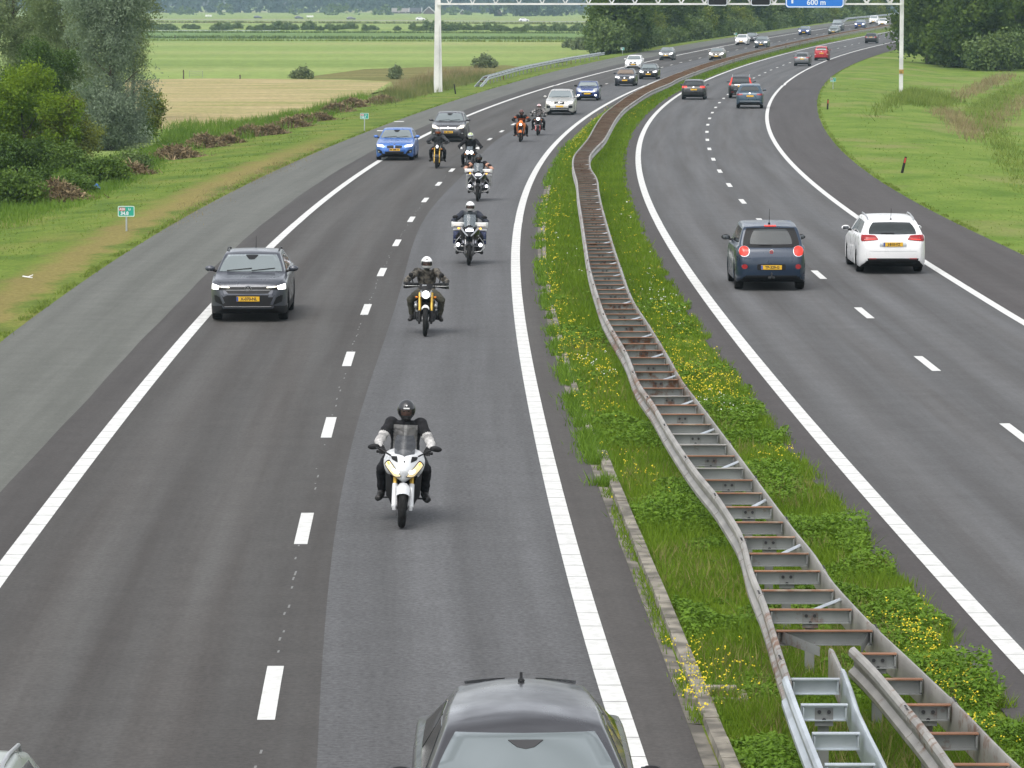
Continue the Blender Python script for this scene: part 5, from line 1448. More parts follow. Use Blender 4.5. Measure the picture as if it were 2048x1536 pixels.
def make_tree(name, label, cat, loc, lobes, n, size, m, seed, h=None, r=.14, limbs=7, group=None, aspect=2.2, droop=0.0, spread=.42, trunk=True, clump=26, rotz=0.0, lean=(0, 0), reach=1.5):
    rng = np.random.default_rng(seed)
    root = thing(name, label, cat, loc, rotz, group)
    V, F, t = leaf_cloud(lobes, n, size, rng, aspect, clump, spread, droop)
    V = V[:]; V[:, 2] = np.maximum(V[:, 2], .02)
    np_mesh('crown', V, F, [m], t, root)
    if trunk:
        mb = MB(); trunk_mesh(mb, h or 4, r, rng, limbs, reach, lean); mb.build('trunk', BARK, root, smooth=60)
    return root

def base(px, py, dz=0.0):
    p = GT(px, py); p.z += dz; return p
# -- the group of trees on the near left (about 170-210 m away, 1 m is some 40 photo pixels)
B = base(222, 300)
make_tree('willow_tree', 'silvery grey-green willow with drooping leaves at the edge of the tree group', 'tree', B,
          rlobes(52, 0, 2.0, .1, 9.4, .6, 1.15, 111, .25, 1.1), 66000, .15, LV_WIL, 11, 8.0, .22, 10, aspect=2.6, droop=.5, clump=80, spread=.40)
B = base(150, 245)
make_tree('willow_tree', 'taller paler willow with open crown and visible limbs, rising behind the silvery one', 'tree', B,
          rlobes(46, 0, 3.4, 2.4, 11, .7, 1.35, 112, .2), 46000, .17, LV_POP, 12, 9.5, .24, 12, aspect=2.4, droop=.35, clump=75, spread=.46, reach=2.4)
B = base(262, 238)
make_tree('willow_tree', 'thin-stemmed willow leaning towards the meadow at the edge of the group', 'tree', B,
          [(.3, 0, 4.2, 1.1, 1.0, 1.6), (-.2, 0, 6.0, 1.3, 1.0, 1.6), (.7, .1, 7.4, 1.3, 1.1, 1.6), (0, .2, 9.0, 1.5, 1.2, 1.6)], 16000, .16, LV_POP, 13, 9.0, .15, 8, aspect=2.4, droop=.4, clump=60, spread=.42, lean=(.05, 0))
B = base(30, 235)
make_tree('poplar_tree', 'tall loose grey-green poplar at the picture corner behind the bushes', 'tree', B,
          rlobes(46, .4, 3.4, 1.8, 11, .7, 1.4, 114, .2), 46000, .17, LV_POP, 14, 10, .25, 10, aspect=2.2, clump=75, spread=.48, reach=2.2)
B = base(45, 330)
make_tree('hawthorn_bush', 'big round bright green hawthorn bush in front of the trees', 'bush', B,
          rlobes(56, -.2, 2.8, .1, 4.3, .5, .95, 115, .5), 46000, .12, LV_BRT, 15, 3, .12, 6, aspect=1.6, clump=60, spread=.30)
B = base(80, 268)
make_tree('hawthorn_bush', 'dark green hawthorn standing between the bright bush and the tall poplar', 'bush', B,
          rlobes(40, .3, 2.6, .2, 5.0, .55, 1.0, 116, .45), 30000, .13, LV_DRK, 16, 4, .14, 6, aspect=1.6, clump=60, spread=.32)
B = base(132, 330)
make_tree('olive_bush', 'olive green feathery bush at the foot of the silvery willow', 'bush', B,
          rlobes(28, 0, 1.4, .0, 3.0, .4, .75, 117, .6), 17000, .11, LV_OLV, 17, 2, .08, 5, aspect=2.2, clump=50, spread=.26)
B = base(298, 272)
make_tree('maple_bush', 'yellow-green young maple against the tan meadow', 'bush', B,
          [(.1, 0, .9, .6, .6, .9), (.35, 0, 1.7, .5, .5, .8), (-.1, .1, 2.2, .45, .4, .6)], 3600, .17, LV_OLV, 18, 2, .06, 5, aspect=1.6, clump=16, spread=.24)
for k, (px, py, sx, hh, m, lab) in enumerate((
        (20, 415, 1.5, 1.3, LV_MID, 'low rough green thicket in the picture corner above the verge'),
        (205, 368, 1.2, 1.0, LV_MID, 'low grey-green bramble clump left of the brown cut heap'),
        (150, 392, .8, .7, LV_MID, 'small weed clump behind the blue plastic bag'),
        (262, 345, .9, .75, LV_HEDGE, 'grey-green weed clump right of the bramble'))):
    B = base(px, py)
    make_tree('bramble_clump', lab, 'shrub', B, [(-sx * .5, 0, hh * .4, sx * .6, .6, hh * .5), (sx * .4, 0, hh * .45, sx * .6, .6, hh * .5), (0, .2, hh * .6, sx * .6, .6, hh * .45)], 5200, .13, m, 30 + k, aspect=1.8, trunk=False, clump=20, spread=.2)
for k, (px, py, w_, h_, lab) in enumerate(((62, 312, 1.7, 1.7, 'dark undergrowth shrub at the foot of the bright hawthorn'), (185, 292, 1.5, 1.8, 'dark shrub filling the gap between olive bush and silvery willow'), (262, 285, 1.4, 1.3, 'low dark shrub under the silvery willow, on the meadow side'), (110, 270, 2.2, 2.2, 'shaded shrub behind the olive bush'), (30, 372, 2.0, 1.7, 'rough green shrub between the hawthorn and the corner thicket'), (112, 352, 1.5, 1.2, 'fresh green shrub in front of the olive bush'))):
    B = base(px, py); make_tree('shade_shrub', lab, 'shrub', B, rlobes(18, 0, w_, .1, h_, .35, .7, 130 + k, .4), 11000, .12, LV_MID if k % 2 else LV_DRK, 130 + k, 1.2, .06, 4, aspect=1.6, clump=50, spread=.26)
# leaning dead stem
p0 = base(18, 306); p1 = p0 + Vector((1.65, .3, 4.3))
mb = MB(); mb.tube([p0 - p0, Vector((.5, .05, 1.5)), Vector((1.1, .15, 3.0)), p1 - p0], [.05, .045, .035, .015], 6)
for t, a in ((.6, .5), (.8, -.4)): 
    q = lerp(Vector((0, 0, 0)), p1 - p0, t); mb.tube([q, q + Vector((a, 0, .4))], [.015, .006], 5)
o = mb.build('dead_stem', mat('dead_wood', (.22, .19, .13), .9)); o.location = p0 + Vector((0, -1.2, 0)); tag(o, 'pale bare dead stem leaning in front of the bright green bush', 'dead stem')

# -- tree belt beyond the bend: four kinds, copied along the shoulder
belt_kinds = []
for k, (m, lob, n, nm) in enumerate((
        (LV_FAR, [(0, 0, 3, 2.8, 2.6, 2.8), (1.2, 0, 5.4, 2.6, 2.4, 2.4), (-1.3, .4, 6.4, 2.5, 2.3, 2.3), (.4, 0, 8.6, 2.3, 2.1, 2.0)], 6500, 'alder_tree'),
        (LV_FAR, [(-1, 0, 2.5, 2.6, 2.5, 2.5), (1.4, 0, 3.2, 2.5, 2.3, 2.6), (0, 0, 5.8, 2.7, 2.4, 2.2), (-.6, 0, 8, 2, 1.9, 1.9)], 6500, 'alder_tree'),
        (LV_FAR2, [(0, 0, 2.2, 2.6, 2.3, 2.2), (1, 0, 4.4, 2.2, 2.0, 2.0), (-1, 0, 4.8, 2.0, 2.0, 1.9)], 5000, 'field_maple_tree'),
        (LV_HEDGE, [(0, 0, 1.6, 2.8, 2.2, 1.7), (1.6, 0, 2.2, 2, 1.8, 1.6), (-1.4, 0, 2.6, 2, 1.8, 1.7)], 4600, 'sallow_bush'))):
    belt_kinds.append((m, lob, n, nm))
GLAB = {0: 'dark green alder in the tree belt along the far bend', 1: 'dark green alder in the tree belt along the far bend', 2: 'yellowish green maple in the tree belt along the far bend', 3: 'grey-green rounded sallow bush at the front of the tree belt'}
protos = {}
def belt(kind, X, Y, s, rot, label=None, group='trees of the belt along the far bend', z=None):
    m, lob, n, nm = belt_kinds[kind]
    z = ground_z(X, Y) if z is None else z
    if kind not in protos:
        protos[kind] = make_tree(nm, label or GLAB[kind], 'tree' if kind < 3 else 'bush', (X, Y, z), lob, int(n * 1.25), .36, m, 60 + kind, lob[-1][2] - .5, .2, 6, group, aspect=1.5, clump=46, spread=.62)
        o = protos[kind]
    else:
        o = copy_tree(protos[kind]); o['label'] = label or GLAB[kind]; o['group'] = group
    o.location = (X, Y, z); o.rotation_euler = (0, 0, rot); o.scale = (s, s, s)
    return o
rb = random.Random(5)
Y = 474.0; i = 0
while Y < 900:
    xs = lx('shL', Y)
    d1 = 5.5 + rb.uniform(0, 1.5)
    k1 = [3, 0, 3, 1, 2, 0, 3, 2][i % 8]
    belt(k1, max(xs - d1 - (2 if k1 < 3 else .5), .0207 * Y + 2.8), Y, (rb.uniform(.8, 1.0) if k1 < 3 else rb.uniform(.8, 1.1)) * (1 + (Y - 455) * .0006), rb.uniform(0, 6.28))
    belt([0, 1, 2, 1][i % 4], max(xs - d1 - 6 - rb.uniform(0, 2), .0215 * Y + 3.4), Y + 4, rb.uniform(.95, 1.25) * (1 + (Y - 455) * .0006), rb.uniform(0, 6.28))
    if i % 2 == 0: belt([1, 0][i // 2 % 2], max(xs - d1 - 12, .0225 * Y + 4), Y + 9, rb.uniform(1.0, 1.3), rb.uniform(0, 6.28))
    Y += 11 if Y < 600 else 17; i += 1
# trees on the right beyond the leaving side
for k, (px, py, kd, s, lab) in enumerate((
        (1855, 128, 0, 1.15, 'dark tree nearest the gantry post in the wood on the leaving side'), (1905, 135, 1, 1.2, 'broad dark tree in the middle of the wood on the leaving side'),
        (1965, 140, 0, 1.25, 'large dark tree at the front of the wood on the leaving side'), (2030, 138, 1, 1.2, 'dark tree at the picture edge of the wood on the leaving side'),
        (1845, 108, 1, 1.3, 'dark tree in the back row of the wood, hiding the vanishing road'), (1890, 112, 0, 1.4, 'tall dark tree in the back row of the wood on the leaving side'),
        (1945, 118, 1, 1.4, 'tall tree in the back row between the two broad front trees'), (2010, 118, 0, 1.45, 'tall back row tree near the picture edge on the leaving side'),
        (1852, 92, 0, 1.3, 'tree farthest back in the wood on the leaving side'), (1868, 82, 1, 1.4, 'second tree farthest back in the wood on the leaving side'),
        (1935, 134, 3, 1.1, 'low sallow bush at the foot of the wood on the leaving side'), (1880, 130, 3, .8, 'small sallow bush at the corner of the wood'), (1992, 142, 3, 1.0, 'sallow bush at the foot of the large dark tree'))):
    q = GT(px, py); belt(kd, q.x, q.y, s, k * 1.3, lab, 'trees of the wood on the leaving side', q.z)

# -- hedgerow and single bushes out on the polder
hb = make_tree('hedge_bush', 'dark green bush in the long hedgerow across the polder', 'bush', (0, 0, FLD), [(-1.2, 0, 1.0, 1.7, 1.4, 1.1), (1.2, 0, 1.1, 1.8, 1.4, 1.2), (.2, 0, 1.8, 1.4, 1.2, 1.2)], 1500, .5, LV_HEDGE, 90, trunk=False, group='bushes of the polder hedgerow', aspect=1.6, clump=16, spread=.4)
SEDGE_ME = hb.children[0].data.copy(); SEDGE_ME.materials[0] = leaf_mat('sedge_leaf', (.115, .155, .065), (.215, .255, .130), .9, .3)
first = True; x = 285
rh = random.Random(3)
while x < 1190:
    if rh.random() < .88:
        q = G(x, 58 + rh.uniform(-1.5, 2.5) + (x - 300) * .004, FLD, False)
        o = hb if first else copy_tree(hb); first = False
        s = rh.uniform(.42, .74) * (1.4 if rh.random() < .18 else 1); o.location = q; o.rotation_euler = (0, 0, rh.uniform(0, 6.28)); o.scale = (s * rh.uniform(1, 1.5), s, s)
    x += rh.uniform(10, 20)
for px, py, s, lab in ((727, 136, .46, 'single dark bush standing in the green pasture'), (603, 158, .42, 'grey-green sedge bush at the edge of the tan meadow'), (790, 158, .45, 'grey-green shrub behind the tan meadow, left of the gantry leg'), (968, 136, .55, 'shrub just right of the gantry leg'), (372, 83, .6, 'small bush by a post in the middle of the pasture'),
                       (440, 78, .5, 'low bush right of the small bush in the pasture'), (1165, 100, .7, 'reedy pale bush beside the end of the tree belt'), (1140, 96, .5, 'low reedy bush near the end of the tree belt'), (480, 46, .9, 'bushy tree standing above the hedgerow on the polder'), (736, 54, .8, 'pointed bush rising above the hedgerow')):
    q = G(px, py, FLD, False); o = copy_tree(hb); o.name = 'field_bush'
    if px in (603, 790, 968, 1165, 1140):
        o.children[0].data = SEDGE_ME; o['label'] = lab; o['group'] = 'bushes scattered over the polder'; o.location = q; o.scale = (s, s, s * 1.05)
    o.rotation_euler = (0, 0, px)
# line of reeds along the ditch
def blades(n, xs, ys, zs, h, w, rng, lean=.25, hv=.4):
    """n upright tapering blades at given spots"""
    a = rng.random(n) * 2 * np.pi; hh = h * (1 - hv + 2 * hv * rng.random(n))
    b = np.stack([xs, ys, zs], 1); dx = np.stack([np.cos(a), np.sin(a), np.zeros(n)], 1) * (w / 2 if np.isscalar(w) else (w / 2)[:, None])
    t = rng.normal(size=(n, 2)) * lean
    top = b + np.stack([t[:, 0] * hh, t[:, 1] * hh, hh], 1)
    V = np.stack([b - dx, b + dx, top], 1).reshape(-1, 3)
    return V, np.arange(3 * n).reshape(n, 3)
def grass_patch(name, poly_px, n, h, w, m, seed, lean=.25, zoff=0.0, kind='stuff', dens=None):
    """blades filling a region drawn on the terrain"""
    rng = np.random.default_rng(seed)
    P = np.array([[*(GT(x, y).xy)] for x, y in poly_px]); lo, hi = P.min(0), P.max(0)
    xs, ys = [], []; cnt = 0
    while cnt < n:
        q = lo + (hi - lo) * rng.random((4 * n, 2)); ins = np.zeros(len(q), bool); j = len(P) - 1
        for i in range(len(P)):
            c = ((P[i, 1] > q[:, 1]) != (P[j, 1] > q[:, 1])) & (q[:, 0] < (P[j, 0] - P[i, 0]) * (q[:, 1] - P[i, 1]) / (P[j, 1] - P[i, 1] + 1e-12) + P[i, 0]); ins ^= c; j = i
        q = q[ins]; xs.append(q); cnt += len(q)
    q = np.concatenate(xs)[:n]
    # clumping
    z = np.array([ground_z(a, b) for a, b in q]) - .03
    q = q + rng.normal(size=q.shape) * np.array([.35, 2.2]); rag = np.clip(.35 + .75 * (.5 + .5 * np.sin(q[:, 0] * 2.1 + 2 * np.sin(q[:, 1] * .31)) * np.cos(q[:, 1] * .47 + q[:, 0])) + .3 * rng.random(n), .3, 1.4)
    V, F = blades(n, q[:, 0], q[:, 1], z + zoff, h * rag, w, rng, lean)
    tint = np.clip(.5 + .35 * np.sin(q[:, 0] * 1.3 + q[:, 1] * .21) * np.cos(q[:, 1] * .13) + .3 * (rng.random(n) - .5), 0, 1)
    o = np_mesh(name, V, F, [m], tint); tag(o, kind=kind); return o
GR_LUSH = leaf_mat('lush_blade', (.075, .150, .014), (.150, .240, .030), .7, .3)
GR_TAN = leaf_mat('tan_blade', (.170, .140, .060), (.300, .245, .130), .8, .2)
GR_MIX = leaf_mat('mixed_blade', (.075, .110, .022), (.190, .190, .070), .8, .2)
GR_REED = leaf_mat('reed_blade', (.110, .170, .024), (.215, .265, .060), .8, .35)
GR_DARK = leaf_mat('dark_blade', (.035, .065, .012), (.075, .115, .020), .8, .2)
grass_patch('tall_grass', [(310, 300), (340, 250), (430, 248), (520, 240), (640, 216), (720, 190), (735, 200), (650, 238), (540, 268), (440, 290), (360, 308)], 11000, .50, .05, GR_LUSH, 41, .3)
grass_patch('tall_grass', [(0, 330), (60, 330), (170, 335), (300, 300), (345, 305), (300, 335), (200, 350), (90, 380), (0, 440)], 12000, .42, .05, GR_LUSH, 42, .35)
grass_patch('tall_grass', [(0, 390), (70, 400), (130, 380), (240, 350), (330, 330), (250, 375), (140, 420), (60, 440), (0, 470)], 7000, .25, .04, GR_LUSH, 43, .35)
grass_patch('dry_tall_grass', [(745, 200), (800, 175), (870, 158), (960, 148), (985, 156), (900, 178), (810, 200), (760, 212)], 9000, .55, .06, GR_MIX, 44, .35)
grass_patch('dry_tall_grass', [(770, 185), (810, 165), (860, 150), (950, 140), (1000, 150), (870, 172), (790, 192)], 4500, .7, .05, GR_TAN, 45, .3)
grass_patch('reeds', [(1735, 240), (1800, 186), (1830, 182), (1890, 190), (1920, 205), (1890, 215), (1830, 212), (1800, 205)], 3800, .50, .07, GR_REED, 46, .45)
grass_patch('reeds', [(1895, 195), (1960, 168), (2010, 150), (2030, 152), (1960, 185), (1910, 205)], 1500, .5, .06, GR_TAN, 47, .4)
grass_patch('reeds', [(1880, 215), (1925, 230), (1955, 262), (1940, 285), (1900, 250), (1870, 228)], 1500, .42, .05, GR_TAN, 48, .4)
grass_patch('tall_grass', [(1930, 215), (1990, 190), (2048, 160), (2060, 175), (1990, 235), (2060, 330), (2060, 400), (1985, 300)], 5500, .30, .06, GR_REED, 49, .45)
grass_patch('dry_tall_grass', [(1965, 250), (2048, 190), (2060, 200), (1990, 262)], 1200, .4, .05, GR_TAN, 50, .4)
grass_patch('shoulder_grass', [(340, 455), (420, 408), (500, 366), (580, 328), (660, 292), (650, 286), (560, 325), (480, 362), (400, 402), (320, 448)], 4000, .10, .03, GR_TAN, 51)

# -- fields laid over the polder as sheets
def sheet(name, poly, m, k):
    V = [tuple(G(x, y, FLD + .004 * k, False)) for x, y in poly]
    mb = MB(); mb.add(V, [tuple(range(len(V)))]); o = mb.build(name, m, smooth=0, fix=False); return tag(o, kind='structure')
F_TAN = grass_mat('hay_field', ((.225, .225, .080), (.310, .260, .125), (.390, .310, .175)), .16, (.205, .225, .075), (.5, 1.2, 1), fine=2.0)
F_OLV = grass_mat('rough_meadow', ((.105, .110, .035), (.145, .135, .045), (.185, .170, .065)), .10, (.10, .13, .035), (.4, 1.2, 1), fine=1.6)
F_LGT = grass_mat('light_pasture', ((.170, .225, .060), (.200, .250, .075), (.235, .270, .095)), .02, (.25, .25, .12), (.3, 1, 1), fine=.8)
F_MIDG = grass_mat('lush_pasture', ((.095, .165, .050), (.120, .190, .060), (.150, .210, .065)), .02, (.15, .20, .06), (.3, 1, 1), fine=.8)
F_PALE = grass_mat('stubble_field', ((.25, .26, .12), (.28, .28, .14), (.30, .30, .16)), .006, None, (.3, 1, 1), fine=.3)
sheet('hay_field', [(250, 260), (250, 160), (420, 157), (600, 158), (700, 160), (782, 163), (760, 176), (738, 190), (690, 206), (600, 232), (520, 246), (420, 256)], F_TAN, 2)
sheet('rough_meadow', [(590, 157), (640, 150), (730, 138), (880, 133), (1010, 130), (1080, 138), (1000, 160), (880, 175), (790, 176), (782, 163), (700, 159)], F_OLV, 1)
sheet('lush_pasture', [(250, 82), (1200, 82), (1200, 66), (250, 65)], F_MIDG, 1)
sheet('light_pasture', [(250, 46), (1200, 46), (1200, 37), (250, 35)], F_LGT, 1)
sheet('stubble_field', [(250, 24.5), (1250, 26), (1250, 22), (250, 21)], F_PALE, 1)
DITCH = mat('ditch_water', (.30, .34, .30), .2)
sheet('ditch_water', [(250, 61.2), (560, 61.6), (560, 60.6), (250, 60.2)], DITCH, 3)
LANE = mat('polder_lane', (.22, .21, .19), .9)
sheet('polder_lane', [(250, 38.6), (1300, 44.6), (1300, 43.4), (250, 37.6)], LANE, 3)
q_reeds = np.random.default_rng(8)
def reed_row(name, x0, y0, x1, y1, n, h, w, depth, m, seed):
    a, b = G(x0, y0, FLD, False), G(x1, y1, FLD, False); rng = np.random.default_rng(seed)
    t = rng.random(n); den = .5 + .5 * np.sin(t * 90 + 3 * np.sin(t * 23)); t = t[rng.random(n) < .35 + .65 * den]; n = len(t)
    X = a.x + (b.x - a.x) * t + rng.normal(size=n) * .4; Y_ = a.y + (b.y - a.y) * t + (rng.random(n) - .5) * depth
    V, F = blades(n, X, Y_, np.full(n, FLD - .05), h, w, rng, .2)
    o = np_mesh(name, V, F, [m], rng.random(n)); return tag(o, kind='stuff')
reed_row('ditch_reeds', 250, 76, 1190, 79, 5000, .62, .5, 6, LV_HEDGE, 21)
reed_row('ditch_reeds', 250, 65, 1190, 67, 5000, .55, .5, 10, LV_HEDGE, 22)
reed_row('ditch_reeds', 250, 45, 1250, 49, 3000, .8, .9, 10, GR_MIX, 23)
reed_row('ditch_reeds', 250, 81, 1190, 84, 2500, .45, .4, 5, GR_REED, 24)

# posts in the pasture, boards by the polder lane
for px, py, hh, lab in ((367, 158, .95, 'dark post at the near edge of the green pasture'), (480, 158, .45, 'short stump post at the edge of the tan meadow'), (350, 78, .9, 'dark post beside the small bush in the pasture')):
    q = G(px, py, FLD, False); mb = MB(); mb.tube([(0, 0, -.1), (.02, 0, hh * .6), (0, 0, hh)], [.07, .065, .055], 7); mb.box((0, -.03, hh * .8), (.16, .02, .08), 0)
    o = mb.build('wooden_post', mat('dark_wood', (.07, .05, .035), .9)); o.location = q; tag(o, lab, 'post')
for px, py, lab in ((417, 35.5, 'white field board far out on the polder, the one nearer the trees'), (620, 37, 'white field board beside the cars on the polder lane')):
    q = G(px, py, FLD, False); root = thing('field_board', lab, 'board', q)
    for xx in (-2.2, 0, 2.2):
        mb = MB(); mb.box((xx * .55, 0, 1.1), (1.0, .08, .9), 0); mb.build('board_panel', M_WHT, root, smooth=0)
        mb = MB(); mb.box((xx * .55, .06, .4), (.12, .08, 1.2), 0); mb.build('leg', M_BOLT, root, smooth=0)
q = G(392, 155, FLD, False); root = thing('field_gate', 'pale metal field gate at the border of the two meadows', 'gate', q)
for zz in (.25, .45, .65):
    mb = MB(); mb.tube([(-.7, 0, zz), (.7, 0, zz)], .012, 5); mb.build('bar', ST_BAR, root)
for xx in (-.7, .7):
    mb = MB(); mb.tube([(xx, 0, -.1), (xx, 0, .72)], .02, 5); mb.build('post', ST_BAR, root)

# farmhouses
BR = mat('dark_brick', (.10, .07, .06), .9, var=.2, vscale=.5); RFD = mat('dark_roof', (.045, .045, .052), .8); RFP = mat('pale_roof', (.22, .20, .18), .8)
def farm(px, py, L_, Wd, eave, ridge, roof, lab, gables=True, end=False):
    q = G(px, py, FLD, False); root = thing('farmhouse', lab, 'farmhouse', q, math.pi / 2 if end else 0)
    mb = MB(); mb.box((0, 0, eave / 2), (L_, Wd, eave), 0); mb.prism([(-Wd / 2, eave), (Wd / 2, eave), (0, ridge)], 'X', -L_ / 2, L_ / 2, 0); mb.build('wall', BR, root, smooth=0)
    ov = .4
    rb_ = MB()
    for s in (-1, 1):
        sl = (ridge - eave) / (Wd / 2)
        rb_.add([(-L_ / 2 - ov, s * (Wd / 2 + ov), eave - sl * ov + .12), (L_ / 2 + ov, s * (Wd / 2 + ov), eave - sl * ov + .12), (L_ / 2 + ov, 0, ridge + .12), (-L_ / 2 - ov, 0, ridge + .12)], [(0, 1, 2, 3)])
        rb_.add([(-L_ / 2 - ov, s * (Wd / 2 + ov), eave - sl * ov), (L_ / 2 + ov, s * (Wd / 2 + ov), eave - sl * ov), (L_ / 2 + ov, 0, ridge), (-L_ / 2 - ov, 0, ridge)], [(0, 1, 2, 3)])
    rb_.build('roof', roof, root, smooth=0)
    if gables:
        for x in (-L_ / 2 - ov, L_ / 2 + ov):
            for s in (-1, 1):
                mb = MB(); mb.tube([(x, s * (Wd / 2 + .5), eave - .3), (x, 0, ridge + .3)], .16, 4); mb.build('barge_board', M_WHT, root, smooth=0)
    mb = MB()
    nwin = max(2, int(L_ // 4))
    for i in range(nwin):
        w_ = MB(); w_.box((-L_ / 2 + (i + .5) * L_ / nwin, -Wd / 2 - .03, eave * .55), (.5, .08, .5), 0); w_.build('window', M_WHT, root, smooth=0)
farm(798, 27.0, 15, 6, 1.5, 3.8, RFP, 'long farm shed with pale roof at the edge of the far woods', False)
farm(831, 27.5, 8.5, 6, 1.7, 4.2, RFD, 'dark roofed farmhouse with white gable boards at the far woods')
farm(858, 27.8, 8, 8, 1.2, 4.8, RFP, 'farm barn with its gable turned to the motorway, left of the gantry leg', True, True)
farm(925, 29.0, 4, 3.2, 1.2, 3.0, RFD, 'small far house with white gable boards right of the gantry leg', True, True)
farm(999, 30.0, 4, 3.6, 1.2, 3.6, RFD, 'far house with a pointed white gable among the trees', True, True)

# far woods along the edge of the polder: one mass
rng = np.random.default_rng(77)
def woods(name, y, hmin, hmax, x0, x1, n, size, m, seed, depth=150, frac=1.0, layers=3):
    rng = np.random.default_rng(seed); lob = []
    x = x0
    while x < x1:
        r = rng.uniform(6, 13); hh = rng.uniform(hmin, hmax)
        if rng.random() < frac: lob.append((x, y + rng.uniform(0, depth), FLD + hh * .45, r, r, hh * .55))
        x += r * rng.uniform(.5, 1.0) / layers
    V, F, t = leaf_cloud(lob, n, size, rng, 1.5, 30, size * .8, 0, .7)
    V[:, 2] = np.maximum(V[:, 2], FLD)
    return tag(np_mesh(name, V, F, [m], t), kind='stuff')
woods('woods', 2900, 16, 26, -1000, 620, 88000, 3.4, LV_WOOD, 1)
woods('woods', 2350, 4, 8, -300, 150, 5000, 1.8, LV_HEDGE, 2, 60, .3, 1)
woods('woods', 2150, 8, 14, -10, 32, 3500, 1.7, LV_WOOD, 3, 60, 1, 2)
woods('woods', 1500, 12, 22, 120, 420, 16000, 2.4, LV_WOOD, 4, 120, 1, 2)

# -- heaps of cut reed and brush on the verge
DRY = leaf_mat('cut_stalk', (.105, .080, .042), (.330, .250, .145), .9, .1)
def heap(px, py, w, h, lab, seed, n=2400):
    rng = np.random.default_rng(seed); q = GT(px, py)
    w = w * 1.45; h = h * .85; u = rng.normal(size=(n, 2)) * .46; rr = np.minimum(1, np.hypot(u[:, 0], u[:, 1]))
    c = np.stack([u[:, 0] * w, u[:, 1] * w * .55, rng.random(n) * h * (1 - rr ** 1.5) + .02], 1)
    a = rng.random(n) * 6.28; el = rng.normal(size=n) * .55 + .25
    d = np.stack([np.cos(a) * np.cos(el), np.sin(a) * np.cos(el), np.sin(el)], 1); l = rng.uniform(.2, .75, n)
    sd_ = np.cross(d, rng.normal(size=(n, 3))); sd_ /= np.linalg.norm(sd_, axis=1)[:, None]; ww = rng.uniform(.012, .045, n)
    A, Bq = c - d * l[:, None] / 2, c + d * l[:, None] / 2
    V = np.stack([A - sd_ * ww[:, None], A + sd_ * ww[:, None], Bq + sd_ * ww[:, None] * .4, Bq - sd_ * ww[:, None] * .4], 1).reshape(-1, 3); V[:, 2] = np.maximum(V[:, 2], .0)
    # core mound so the heap is solid
    mb = MB(); mb.ell((0, 0, h * .2), (w * .55, w * .4, h * .45), 0, None, 14, 8)
    root = thing('cut_reed_heap', lab, 'heap', q, 0, 'heaps of cut reed on the verge')
    np_mesh('stalks', V, np.arange(4 * n).reshape(n, 4), [DRY], rng.random(n) ** 1.3, root)
    mb.build('core', mat('rotten_stalks', (.085, .065, .035), 1.0, var=.5, vscale=9, bump=.6), root)
for k, (px, py, w, h, lab) in enumerate((
        (112, 405, 1.0, .95, 'brown cut reed heap nearest the camera, left of the blue plastic bag'),
        (262, 352, .7, .6, 'small tan heap of cut stalks right of the brambles'),
        (352, 318, .9, .75, 'wide brown heap of cut reed below the willow'),
        (410, 296, .75, .85, 'tan pointed heap with its stalks fanned out, next to the wide brown heap'),
        (455, 288, .6, .45, 'low dark heap between the tan pointed heap and the twin heaps'),
        (500, 274, .8, .75, 'brown heap with pale stalks at its left end, first of the long row'),
        (540, 270, .7, .6, 'dark brown heap in the middle of the long row'),
        (583, 256, .85, .7, 'broad dark heap behind the middle of the long row'),
        (605, 246, .6, .6, 'dark narrow heap right of the broad dark heap'),
        (640, 242, .6, .55, 'grey-brown heap with a pale tip in the long row'),
        (672, 226, .9, .8, 'large brown heap under the tall grass in the long row'),
        (705, 216, .8, .8, 'tall heap of cut reed near the far kilometre board'),
        (765, 206, .9, .6, 'last dark heap of the row, among dry grass'))):
    heap(px, py, w, h, lab, 200 + k)
# ---------------------------------------------------------------- motorcycles and riders
M_GOLD = mat('gold_fork', (.46, .29, .045), .32, .5)
M_ALU = mat('brushed_alu', (.42, .42, .42), .35, .8)
M_ENG = mat('engine_dark', (.030, .030, .032), .5, .4, var=.5, vscale=25)
M_SEAT = mat('seat_vinyl', (.016, .016, .017), .6)
M_DISC = mat('brake_steel', (.28, .28, .28), .3, .9)
M_SMOKE = None
def clear_mat(name, col, alpha, rough=.08):
    m = mat(name, col, rough, alpha=alpha, ior=1.5); return m
M_SMOKE = clear_mat('smoked_screen', (.030, .034, .040), .78, .25)
M_CLEAR = clear_mat('clear_screen', (.25, .29, .32), .42)
M_VISOR = clear_mat('dark_visor', (.02, .018, .02), .62)
M_SKIN = mat('skin', (.42, .22, .15), .6, var=.12, vscale=12)
M_EYE = mat('eye_dark', (.03, .02, .02), .3)
M_TURN = mat('turn_signal_lit', (.7, .25, .02), .3, emit=(1, .42, .05), es=1.6)
M_LAMP = mat('motorcycle_lamp_lit', (.9, .9, .9), .2, emit=(1, .98, .96), es=2.2)
M_LAMPW = mat('motorcycle_lamp_warm', (.9, .8, .5), .2, emit=(1, .74, .38), es=.28)
M_LAMPV = mat('auxiliary_lamp_lit', (.8, .8, 1), .2, emit=(.86, .88, 1), es=3.0)

def grid_bvh(mb):
    bm = bmesh.new(); vs = [bm.verts.new(v) for v in mb.v]
    for f in mb.f:
        try: bm.faces.new([vs[i] for i in f])
        except ValueError: pass
    bmesh.ops.triangulate(bm, faces=bm.faces); t = BVHTree.FromBMesh(bm); bm.free(); return t

